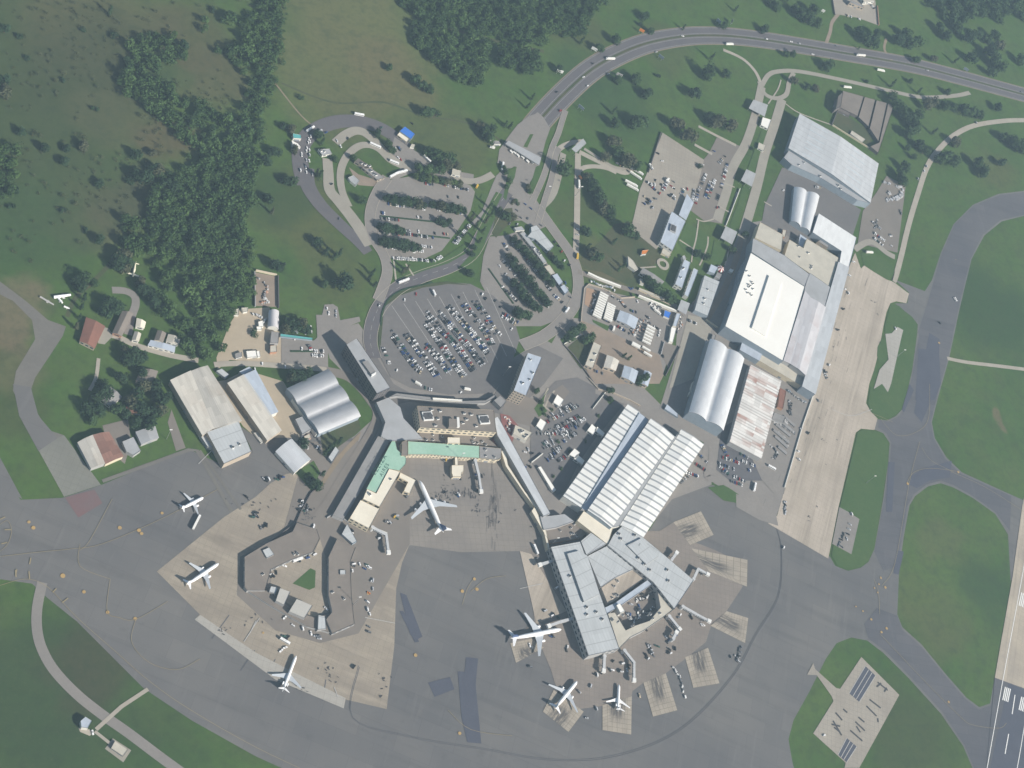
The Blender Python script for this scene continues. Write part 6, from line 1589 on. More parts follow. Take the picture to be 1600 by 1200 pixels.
for (x, y, a, kd, cl, pl) in CARS[:300]:
    o = bpy.data.objects.new('parked_car' if kd not in ('van', 'pickup') else 'parked_'+kd, car_data(kd, cl))
    COL.objects.link(o)
    o.location = (x, y, .7); o.rotation_euler = (0, 0, a)
    if pl.startswith(('white car', 'service vehicle', 'dark equipment')):
        lb = CN[cl]+' '+KN[kd]+' '+{'w': 'at a row end of the tree-lined car park', 's': 'standing on the aircraft aprons', 'd': 'in a line of equipment on the aprons'}[pl[0]]
    else:
        lb = CN[cl]+' '+KN[kd]+' '+pl
    tag(o, lb, 'car' if kd not in ('van', 'pickup') else kd, 'cars '+(pl if not pl.startswith(('white', 'service', 'dark')) else 'on the aprons and row ends'))
m = MB()
mats = ['car_'+c for c in CN]+['car_window', 'tyre']
mi_of = {c: i for i, c in enumerate(CN)}
proto = {k: car_mesh(k, 'white') for k in KN}
for (x, y, a, kd, cl, pl) in CARS[300:]:
    pm = proto[kd]; ca, sa = math.cos(a), math.sin(a); o_ = len(m.v)
    m.v += [(x+p[0]*ca-p[1]*sa, y+p[0]*sa+p[1]*ca, p[2]+.7) for p in pm.v]
    m.f += [tuple(i+o_ for i in f) for f in pm.f]
    m.mi += [mi_of[cl] if q == 0 else len(CN)+q-1 for q in pm.mi]
    m.sm += pm.sm; m.u += [None]*len(pm.f)
o = m.build('parked_cars', mats); tag(o, 'cars in the farther car parks and on the far roads', 'cars', None, 'stuff')
print('CARS', len(CARS))

# buses, coaches, lorries
def bus(p0, p1, label, colr='white', cat='bus', name='coach', wd=2.6, h=3.3):
    a, b = W(p0, 1.5), W(p1, 1.5)
    L = max(7, (a-b).length)
    t_ = thing(name, label, cat, ((a.x+b.x)/2, (a.y+b.y)/2, 0.7), math.atan2(b.y-a.y, b.x-a.x), 'coaches and buses')
    m = MB()
    x, y = L/2, wd/2
    lo = [(-x, -y), (x-.3, -y), (x, -y*.8), (x, y*.8), (x-.3, y), (-x, y)]
    m.prism(lo, .35, h-.25, 0, False)
    tp = [(p[0]*.985, p[1]*.9) for p in lo]; n = 6
    m.add([(p[0], p[1], h-.25) for p in lo]+[(p[0], p[1], h) for p in tp], [(i, (i+1) % n, n+(i+1) % n, n+i) for i in range(n)]); m.flat(tp, h, 0)
    m.build('body', 'car_'+colr, t_)
    m = MB()
    for s_ in (1, -1):
        m.add([(-x*.94, s_*(y+.03), 1.5), (x*.9, s_*(y+.03), 1.5), (x*.9, s_*(y+.03), 2.5), (-x*.94, s_*(y+.03), 2.5)], [(0, 1, 2, 3)])
    m.add([(x+.03, -y*.75, 1.3), (x+.03, y*.75, 1.3), (x+.03, y*.75, 2.6), (x+.03, -y*.75, 2.6)], [(0, 1, 2, 3)])
    m.build('window', 'car_window', t_)
    for q in (-.3, .2):
        m = MB(); m.box(x*q-1, x*q+1, -.6, .6, h, h+.22); m.build('roof_hatch', 'unit_white', t_)
    for wx in (-x*.6, x*.65):
        for wy in (-y+.15, y-.15):
            m = MB(); m.tube((wx, wy-.14, .5), (wx, wy+.14, .5), .5, .5, 10); m.build('wheel', 'tyre', t_)
    return t_
def lorry(p0, p1, label, colr='white', box='container_white', cat='lorry', name='lorry'):
    a, b = W(p0, 1.5), W(p1, 1.5)
    L = max(7, (a-b).length)
    t_ = thing(name, label, cat, ((a.x+b.x)/2, (a.y+b.y)/2, 0.7), math.atan2(b.y-a.y, b.x-a.x), 'lorries')
    x = L/2
    m = MB(); m.box(-x, x-2.6, -1.25, 1.25, 1.0, 3.7, bottom=True); m.build('cargo_box', box, t_)
    m = MB(); m.box(-x, x, -.9, .9, .6, 1.0, bottom=True); m.build('chassis', 'unit_dark', t_)
    m = MB(); m.add([(x-2.2, -1.2, .6), (x, -1.2, .6), (x, 1.2, .6), (x-2.2, 1.2, .6), (x-2.2, -1.15, 2.9), (x-.5, -1.1, 2.9), (x-.5, 1.1, 2.9), (x-2.2, 1.15, 2.9)], [(4, 5, 6, 7), (0, 1, 5, 4), (1, 2, 6, 5), (2, 3, 7, 6), (3, 0, 4, 7)]); cb = m.build('cab', 'car_'+colr, t_)
    m = MB(); m.add([(x-.1, -1.05, 1.7), (x-.1, 1.05, 1.7), (x-.42, 1.0, 2.75), (x-.42, -1.0, 2.75)], [(0, 1, 2, 3)]); m.build('windscreen', 'car_window', cb)
    for wx in (-x*.75, -x*.5, x-1.1):
        for wy in (-1.05, 1.05):
            m = MB(); m.tube((wx, wy-.15, .5), (wx, wy+.15, .5), .5, .5, 10); m.build('wheel', 'tyre', t_)
    return t_
for c_, q_, lab in (('c6', '900,625 965,590', 'white coach behind another coach at the entrance of the western car park'), ('c6', '965,590 1045,570', 'white coach leading the pair at the entrance of the western car park'), ('c6', '1180,445 1240,500', 'white coach beside the trees east of the western loop'),
                    ('c6', '900,485 975,515', 'white coach on the inner service road of the western loop'), ('c6', '735,340 825,380', 'white articulated coach near the middle of the western loop'), ('c6', '605,95 685,110', 'cream coach on the top of the western loop'),
                    ('c4', '440,695 425,775', 'white coach south of the toll canopy'), ('t11', '890,570 955,545', 'white bus on the loop road north of the round car park'), ('d7', '640,95 665,150', 'white minibus at the top of the round car park'),
                    ('c6', '205,245 270,205', 'white bus at the north-west corner of the western loop'), ('c6', '285,265 335,235', 'silver bus right of the corner of the western loop'), ('c3', '20,460 55,410', 'white minibus by the road west of the container yard'),
                    ('t22', '1510,670 1520,620', 'white bus in the corner of the dark car park'), ('t12', '230,1110 290,1090', 'white bus in the horseshoe yard'), ('t13', '150,390 210,425', 'white bus on the western concrete apron') , ('t32', '0,510 45,535', 'white bus by the barrier of the long concrete apron'), ('t22', '135,1005 160,1065', 'white bus west of the fan-shaped terminal')):
    p_, q2 = P(c_, q_); bus(p_, q2, lab, 'white' if 'silver' not in lab else 'silver')
for c_, q_, lab, bx in (('t20', '640,370 585,368', 'white box lorry on the motorway bend', 'container_white'), ('t20', '1335,278 1382,278', 'white box lorry on the inner motorway lane', 'container_white'), ('t30', '605,350 550,345', 'white lorry on the motorway, north of the ruined shed', 'container_white'), ('t30', '680,437 728,447', 'white lorry on the near motorway lane by the ruined shed', 'container_white'),
                       ('t20', '740,1050 820,1095', 'upper white articulated lorry west of the lorry park', 'container_white'), ('t20', '735,1075 810,1125', 'second white articulated lorry west of the lorry park', 'container_white'), ('t20', '705,1130 785,1170', 'third white articulated lorry west of the lorry park', 'container_white'), ('t20', '715,1155 790,1195', 'lowest white articulated lorry west of the lorry park', 'container_white'),
                       ('d7', '455,1050 525,1090', 'white box van at the south-west of the round car park', 'container_white'), ('d7', '965,1120 1035,1130', 'white box van at the south-east of the round car park', 'container_white'), ('t02', '1205,910 1250,820', 'cream container lorry beside the small airliner in the west', 'container_white'),
                       ('t31', '610,378 655,380', 'white lorry at the grass oval north of the concrete apron', 'container_white'), ('c3', '945,430 1015,480', 'white lorry under the east corner of the container yard', 'container_white'), ('d4', '90,380 130,430', 'white lorry on the west side of the lorry park', 'container_white'), ('d4', '265,560 300,530', 'white lorry in the middle of the lorry park', 'container_white'),
                       ('c4', '340,545 310,535', 'pale lorry beside the hut west of the toll canopy', 'container_white'), ('c3', '515,650 530,600', 'white van below the northern container stack', 'container_white'), ('t20', '415,1130 418,1180', 'white lorry on the straight access path', 'container_white'), ('t30', '470,545 520,550', 'pale lorry north of the ruined shed', 'container_white'),
                       ('t20', '860,1040 880,1060', 'white van at the north-west corner of the lorry park', 'container_white'), ('c4', '160,960 175,930', 'yellow lorry at the junction near the western car park', 'car_yellow'), ('c4', '1250,870 1230,830', 'orange lorry on the straight access path', 'car_orange'), ('t21', '405,420 408,385', 'yellow lorry at the south end of the straight access path', 'car_yellow')):
    p_, q2 = P(c_, q_); lorry(p_, q2, lab, 'white' if bx == 'container_white' else bx[4:], bx)

# shipping containers
cm = None
def container_data():
    global cm
    if cm is None:
        m = MB(); m.box(-6.1, 6.1, -1.22, 1.22, .1, 2.7, bottom=True)
        for i in range(14):
            x = -5.6+i*.86
            m.box(x, x+.3, -1.27, 1.27, .3, 2.55)
        for y in (-1.2, 1.14):
            m.box(-6.12, 6.12, y, y+.08, 2.7, 2.78)
        o = m.build('shipping_container', 'container_white'); cm = o.data
        bpy.data.objects.remove(o)
    return cm
def stack(c_, q0, q1, n, ang_px, where, group, alt=None):
    a, b = P(c_, q0)[0], P(c_, q1)[0]
    u, v = P(c_, ang_px)
    d = W(v)-W(u); ang = math.atan2(d.y, d.x)
    for i in range(n):
        t = i/max(1, n-1)
        for zz in (.6, 3.35):
            p = W((a[0]+(b[0]-a[0])*t, a[1]+(b[1]-a[1])*t), zz+2.7)
            o = bpy.data.objects.new('shipping_container', container_data()); COL.objects.link(o)
            o.location = (p.x, p.y, zz); o.rotation_euler = (0, 0, ang)
            nth = ['first', 'second', 'third', 'fourth', 'fifth', 'sixth', 'seventh', 'eighth', 'ninth', 'tenth', 'eleventh', 'twelfth'][i]
            tag(o, '%s white container, %s from the top of %s' % ('upper-tier' if zz > 1 else 'ground-tier', nth, where), 'container', group)
stack('c3', '430,262', '355,490', 11, '400,250 465,285', 'the western container column', 'containers of the western column')
stack('c3', '505,375', '470,520', 8, '475,365 535,395', 'the column beside the grey cargo shed', 'containers beside the cargo shed')
stack('c3', '920,605', '870,760', 6, '865,580 970,635', 'the eastern container block', 'containers of the eastern block')
stack('c3', '765,785', '760,800', 2, '720,760 805,805', 'the loose pair below the eastern block', 'loose containers')
stack('c3', '870,830', '885,885', 2, '835,810 910,855', 'the loose pair south of the eastern block', 'loose containers to the south')
# piles and pallets of the yards
def pile(c_, s_, lab, mat, h=1.5, n=12, name='scrap_pile', size=2.2):
    q = P(c_, s_)
    w = [W(p) for p in q]
    c = sum(w, Vector())/len(w)
    rr = random.Random(n*13+int(c.x))
    m = MB()
    for i in range(n):
        k = rr.randrange(len(w)-1); t = rr.random()
        p = w[k].lerp(w[k+1], t)-c
        m.obox((p.x+rr.uniform(-1, 1), p.y+rr.uniform(-1, 1)), rr.uniform(.5, 1)*size*1.6, rr.uniform(.4, 1)*size, rr.uniform(0, 3.1), 0.6, .7+rr.uniform(.3, 1)*h, i % len(mat), rr.uniform(.7, 1))
    return tag(m.build(name, list(mat), None, c), lab, 'stacked goods', None, 'stuff')
MX = ('scrap_metal', 'car_grey', 'wall_brick', 'unit_white', 'car_black')
pile('c3', '500,290 600,340 640,400 620,370', 'mixed goods beside the northern container column', MX, 2, 26)
pile('c3', '330,250 300,420 290,480', 'dark goods between sand bed and western container column', ('car_black', 'car_grey', 'scrap_metal'), 2.5, 30)
pile('c3', '420,380 400,520 480,560', 'dark goods between the two northern container columns', ('car_black', 'car_grey', 'car_blue'), 2, 26)
pile('c3', '800,560 740,700 700,640 830,640', 'mixed goods between grey cargo shed and eastern container block', MX, 2.2, 44)
pile('c3', '780,520 900,570 1000,640 990,720', 'pallets north-east of the eastern container block', MX, 1.5, 22)
pile('c3', '560,540 680,600 720,660', 'crates along the south wall of the grey cargo shed', MX, 1.5, 18)
pile('c3', '840,350 960,420 1050,390 900,360 1000,440', 'white and grey goods under the trees above the container yard', ('unit_white', 'scrap_metal', 'container_white', 'car_grey'), 2, 36)
pile('c3', '280,130 400,180 520,200', 'bluish covered goods along the road above the container yard', ('scrap_metal', 'wall_blue', 'unit_white'), 1.5, 34)
pile('c3', '870,500 910,540', 'dark machines on the open floor of the container yard', ('car_black', 'car_grey', 'scrap_metal'), 2, 8)
pile('c3', '1220,500 1230,580 1200,640', 'small goods beside the narrow gate hut', MX, 1.5, 14)
pile('t31', '690,150 660,230 700,200', 'dark frames in the works yard beside the curved road', ('car_grey', 'car_black', 'scrap_metal'), 1, 18)
pile('t31', '760,0 740,60 840,20 790,60 850,-20 720,-60', 'grey pipes stacked in the yard beside the curved road', ('scrap_metal', 'roof_grey', 'car_silver'), 2, 60, size=4)
pile('t31', '815,100 830,140', 'dark boxes beside the curved road', ('car_black', 'car_grey'), 1.5, 8)
pile('d3', '740,740 800,790 880,840 940,880', 'steel parts in a row behind the rusty shed', ('scrap_metal', 'car_grey', 'wall_blue'), 2, 30)
pile('d3', '780,870 740,960 770,1000', 'dark trestles in the yard behind the rusty shed', ('car_black', 'car_grey'), 1.5, 16)
pile('d3', '590,1060 690,1110 800,1180 680,1030 800,1100', 'grey beams stacked in the yard behind the rusty shed', ('roof_midgrey', 'scrap_metal', 'car_grey'), 1.2, 50, size=3.5)
pile('t32', '80,340 120,360 60,300 130,400', 'grey crates between yard and concrete apron', ('scrap_metal', 'car_grey', 'unit_white'), 1.5, 24)
pile('t32', '10,380 60,440 20,480', 'dark crates at the edge of the dark car park', ('car_black', 'car_grey', 'scrap_metal'), 2, 24)
pile('d6', '330,230 420,320 380,400 420,440 350,450', 'scrap metal heaps inside the walled scrap yard', ('scrap_metal', 'unit_white', 'wall_brick', 'car_grey'), 2, 50)
pile('d6', '290,540 340,560 400,580 380,620', 'pale junk beside the white vaulted store', ('scrap_metal', 'unit_white', 'car_grey'), 2, 30)
pile('t20', '640,1010 700,1050', 'crates beside the parked articulated lorries', MX, 1.5, 8)
pile('c1', '870,800 950,770 990,730 1040,700 1060,760', 'dark plant and ducts in the terminal court', ('car_black', 'car_grey', 'scrap_metal', 'unit_white'), 2.5, 60)
pile('c1', '800,900 830,960 900,940 880,860 950,900 1010,860', 'machines in the southern terminal court', ('car_black', 'car_grey', 'scrap_metal', 'unit_white', 'wall_blue'), 2.5, 50)
pile('t23', '1000,570 1040,620 1060,680 1085,770', 'line of small containers on the southern apron', ('scrap_metal', 'unit_white', 'car_grey'), 1.6, 20)
pile('t23', '1380,480 1410,520 1420,450', 'dollies on the eastern apron', ('scrap_metal', 'car_grey'), 1.4, 10)
pile('d1', '40,480 120,430 240,360 300,330', 'planters and trolleys in the middle car park', ('car_grey', 'car_black', 'scrap_metal'), 1.2, 14)
pile('c2', '770,820 840,840', 'white loading bridge head at the square gate room', ('unit_white', 'container_white'), 3, 8)
pile('d5', '1010,680 1050,690 1070,720', 'white tanks below the triple-vaulted hangar', ('unit_white', 'scrap_metal'), 2.5, 9)
pile('c2', '1210,330 1260,370 1230,420 1290,480', 'white roof gear on the red terrace', ('unit_white', 'scrap_metal', 'wall_pink'), 1.8, 20)

# jet bridges
def jet_bridge(pts, label, z=4.6, wd=3.2):
    w = [W(p, z+2.6) for p in pts]
    c = Vector((w[0].x, w[0].y, 0))
    t_ = thing('jet_bridge', label, 'jet bridge', c, 0, 'passenger boarding bridges')
    for i in range(len(w)-1):
        a, b = w[i]-c, w[i+1]-c
        L = math.hypot(b.x-a.x, b.y-a.y); an = math.atan2(b.y-a.y, b.x-a.x)
        m = MB(); m.obox(((a.x+b.x)/2, (a.y+b.y)/2), L+wd*.5, wd-(i*.4), an, z, z+2.7-(.12*i), 0)
        m.build('tunnel', 'bridge_metal', t_)
        n = max(1, int(L/3))
        m = MB()
        for s_ in (1, -1):
            o_ = (wd-(i*.4))/2+.04
            for k in range(n):
                f = (k+.2)/n, (k+.8)/n
                p0 = Vector((a.x+(b.x-a.x)*f[0]-math.sin(an)*o_*s_, a.y+(b.y-a.y)*f[0]+math.cos(an)*o_*s_)); p1 = Vector((a.x+(b.x-a.x)*f[1]-math.sin(an)*o_*s_, a.y+(b.y-a.y)*f[1]+math.cos(an)*o_*s_))
                m.add([(p0.x, p0.y, z+1.1), (p1.x, p1.y, z+1.1), (p1.x, p1.y, z+1.9), (p0.x, p0.y, z+1.9)], [(0, 1, 2, 3)])
        m.build('window', 'glass', t_)
    a = w[0]-c; e = w[-1]-c
    m = MB(); m.tube((a.x, a.y, 0), (a.x, a.y, z+3), 2.2, 2.2, 12); m.build('rotunda', 'bridge_metal', t_)
    an = math.atan2(e.y-(w[-2]-c).y, e.x-(w[-2]-c).x)
    m = MB(); m.obox((e.x, e.y), 4.6, 4.4, an, z-.2, z+3.0, 0); m.build('cab', 'unit_white', t_)
    f = (w[-2]-c).lerp(e, .6)
    m = MB()
    for s_ in (1, -1):
        x, y = f.x-math.sin(an)*1.7*s_, f.y+math.cos(an)*1.7*s_
        m.tube((x, y, .6), (x, y, z+1), .3, .3, 8); m.tube((x-.5*math.cos(an), y-.5*math.sin(an), .6), (x+.5*math.cos(an), y+.5*math.sin(an), .6), .6, .6, 10)
    m.build('support_leg', 'steel', t_)
    return t_
for c_, q_, lab in (('c1', '190,455 75,490', 'short jet bridge on the north-west corner of the fan-shaped terminal'), ('c1', '365,935 250,965 150,1000', 'jet bridge reaching the big twin-engined airliner'), ('t23', '580,500 575,590', 'thin jet bridge on the south-west corner of the fan-shaped terminal'),
                    ('t23', '705,465 765,540 765,650', 'bent jet bridge on the south tip of the fan-shaped terminal'), ('t23', '985,250 1050,330', 'short jet bridge on the south-east side of the fan-shaped terminal'), ('t23', '1070,190 1150,235 1235,280', 'long jet bridge on the east side of the fan-shaped terminal'),
                    ('c1', '1160,470 1215,390', 'jet bridge on the upper east side of the fan-shaped terminal'), ('c1', '1355,610 1395,525 1475,570', 'jet bridge on the outer east corner of the fan-shaped terminal'), ('c2', '975,690 1005,810 1025,945', 'long jet bridge from the green-roofed pier onto the old apron'),
                    ('t12', '730,895 815,940 830,1050', 'bent jet bridge at the southern end of the diagonal pier'), ('t23', '1010,390 1030,350', 'stub jet bridge south-east of the fan-shaped terminal') ):
    jet_bridge(P(c_, q_), lab)

# billboards along the motorway, light masts
def billboard(p, ang, label, wd=9, col='unit_white'):
    wd *= .72
    c = W(p)
    t_ = thing('billboard', label, 'billboard', c, ang, 'billboards along the motorway')
    m = MB(); m.box(-wd/2, wd/2, -.25, .25, 4, 9, bottom=True); m.build('panel', col, t_)
    m = MB(); m.box(-wd/2-.3, wd/2+.3, -1.2, -.25, 3.7, 4.0, bottom=True); m.build('catwalk', 'steel', t_)
    for x in (-wd*.3, wd*.3):
        m = MB(); m.tube((x, 0, 0), (x, 0, 4), .3, .3, 8); m.build('post', 'steel', t_)
for (x, y), an, lab, wd, col in (((926, 81), 2.6, 'white billboard north of the motorway bend', 13, 'unit_white'), ((872, 116), 2.9, 'white billboard at the west side of the motorway bend', 14, 'unit_white'), ((1000, 52), 2.6, 'orange-topped billboard beside the motorway', 11, 'car_orange'), ((905, 172), 2.3, 'blue-grey billboard south of the motorway near the toll plaza', 14, 'wall_blue'),
                             ((1030, 93), 2.3, 'blue-grey billboard inside the motorway bend', 13, 'wall_blue'), ((965, 121), 2.7, 'grey billboard inside the motorway bend, nearer the toll plaza', 13, 'wall_grey'), ((1141, 37), 1.2, 'dark billboard north of the motorway top', 9, 'car_grey'), ((1120, 37), 2.2, 'blue-grey billboard north of the motorway top', 12, 'wall_blue'), ((1506, 112), 2.4, 'grey billboard north of the straight motorway', 12, 'wall_blue'), ((1283, 21), 2.6, 'white billboard among trees north of the motorway', 8, 'unit_white')):
    billboard((x, y), an, lab, wd, col)
mp = None
def mast(p, label, h=22):
    global mp
    c = W(p)
    t_ = thing('light_mast', label, 'light mast', c, 0, 'tall light masts')
    m = MB(); m.tube((0, 0, 0), (0, 0, h), .35, .16, 8); m.build('pole', 'steel', t_)
    m = MB(); m.box(-1.6, 1.6, -.25, .25, h-.6, h+.3, bottom=True)
    for i in range(4): m.box(-1.5+i*.8, -.9+i*.8, -.5, -.25, h-.5, h+.2, bottom=True)
    m.build('lamp_head', 'unit_white', t_)
for c_, q_, lab in (('t32', '612,620', 'light mast on the grass strip east of the long concrete apron'), ('t31', '800,1035', 'light mast beside the pale pad near the curved taxiway'), ('d7', '1370,980', 'light mast in the shadow of the blue-roofed slab block'), ('t02', '1040,345', 'light mast on the lawn by the small grey sheds'), ('c2', '820,700', 'light mast in front of the green pier'), ('t13', '610,180', 'light mast east of the horseshoe concourse'), ('t22', '240,1010', 'light mast beside the western gallery of the terminal'),
                    ('c4', '860,1040', 'light mast beside the toll approach road'), ('t21', '395,25', 'light mast on the straight access path'), ('t11', '950,440', 'light mast on the lawn south of the western car park')):
    mast(P(c_, q_)[0], lab)
# ---------------------------------------------------------------- trees
def crown(kind, rr, n):
    """many small leaf clumps spread through an uneven crown volume (unit radius)"""
    m = MB()
    lobes = []
    if kind == 'round':
        for i in range(9):
            a = rr.uniform(0, 6.28); q = rr.uniform(.25, .62)
            lobes.append((q*math.cos(a), q*math.sin(a), rr.uniform(.5, 1.15), rr.uniform(.32, .52)))
        lobes.append((0, 0, 1.1, .5))
    elif kind == 'tall':
        for i in range(8):
            t = i/7
            a = rr.uniform(0, 6.28)
            lobes.append((.14*math.cos(a), .14*math.sin(a), .35+2.6*t, .5*(1-t)**.7+.14))
    elif kind == 'bush':
        for i in range(5):
            a = rr.uniform(0, 6.28)
            lobes.append((.45*math.cos(a), .45*math.sin(a), rr.uniform(.3, .5), rr.uniform(.35, .5)))
    for i in range(n):
        lx, ly, lz, lr = rr.choice(lobes)
        u = Vector((rr.gauss(0, 1), rr.gauss(0, 1), rr.gauss(0, 1))).normalized()*lr*rr.uniform(.55, 1.05)
        p = Vector((lx, ly, lz))+u
        s = rr.uniform(.08, .145)
        nrm = (u.normalized()+Vector((rr.uniform(-.6, .6), rr.uniform(-.6, .6), rr.uniform(-.3, .7)))).normalized()
        a = nrm.orthogonal().normalized(); b = nrm.cross(a)
        th = rr.uniform(0, 6.28); a, b = a*math.cos(th)+b*math.sin(th), b*math.cos(th)-a*math.sin(th)
        k = rr.uniform(.6, 1)
        m.add([p+a*s, p+b*s*k+nrm*s*.25, p-a*s, p-b*s*k+nrm*s*.2], [(0, 1, 2, 3)])
    return m
def trunk(kind, rr):
    m = MB()
    h = .9 if kind == 'round' else 2.2 if kind == 'tall' else .3
    m.tube((0, 0, -.02), (0, 0, h*.6), .07, .05, 7)
    m.tube((0, 0, h*.6), (.03, .02, h), .05, .025, 6)
    for i in range(4):
        a = rr.uniform(0, 6.28)
        m.tube((0, 0, h*.5), (.35*math.cos(a)*(.3 if kind == 'tall' else 1), .35*math.sin(a)*(.3 if kind == 'tall' else 1), h*.95), .035, .015, 5)
    return m
rt_ = random.Random(3)
CRN, TRK = {}, {}
for kd, nv, nl in (('round', 5, 640), ('tall', 3, 420), ('bush', 3, 240)):
    for lf in ('leaf_mid', 'leaf_dark', 'leaf_olive', 'leaf_bright'):
        for v in range(nv):
            if lf != 'leaf_mid':
                base = CRN[(kd, 'leaf_mid', v)].copy(); base.materials[0] = MATS[lf]; CRN[(kd, lf, v)] = base
                continue
            o = crown(kd, rt_, nl).build('crown', lf); CRN[(kd, lf, v)] = o.data; bpy.data.objects.remove(o)
    for v in range(2):
        o = trunk(kd, rt_).build('trunk', 'bark'); TRK[(kd, v)] = o.data; bpy.data.objects.remove(o)
NV = {'round': 5, 'tall': 3, 'bush': 3}
NTH = ['leftmost', 'second from left', 'third from left', 'fourth from left', 'fifth from left', 'sixth from left', 'seventh from left', 'eighth from left', 'ninth from left', 'tenth from left', 'eleventh from left', 'twelfth from left', '13th from left', '14th from left', '15th from left', '16th from left', '17th from left', '18th from left', '19th from left', '20th from left']
def tree(p, r, kind, lf, label, group):
    z = {'round': 1.0, 'tall': 1.2, 'bush': .4}[kind]*r
    w = W(p, z)
    t_ = thing({'round': 'broadleaf_tree', 'tall': 'slender_tree', 'bush': 'bush'}[kind], label, 'tree' if kind != 'bush' else 'bush', (w.x, w.y, 0), rt_.uniform(0, 6.28), group)
    k = r*rt_.uniform(.92, 1.08)
    for nm, d in (('crown', CRN[(kind, lf, rt_.randrange(NV[kind]))]), ('trunk', TRK[(kind, rt_.randrange(2))])):
        o = bpy.data.objects.new(nm, d); COL.objects.link(o); o.parent = t_
        o.scale = (k, k, k*rt_.uniform(.9, 1.15))
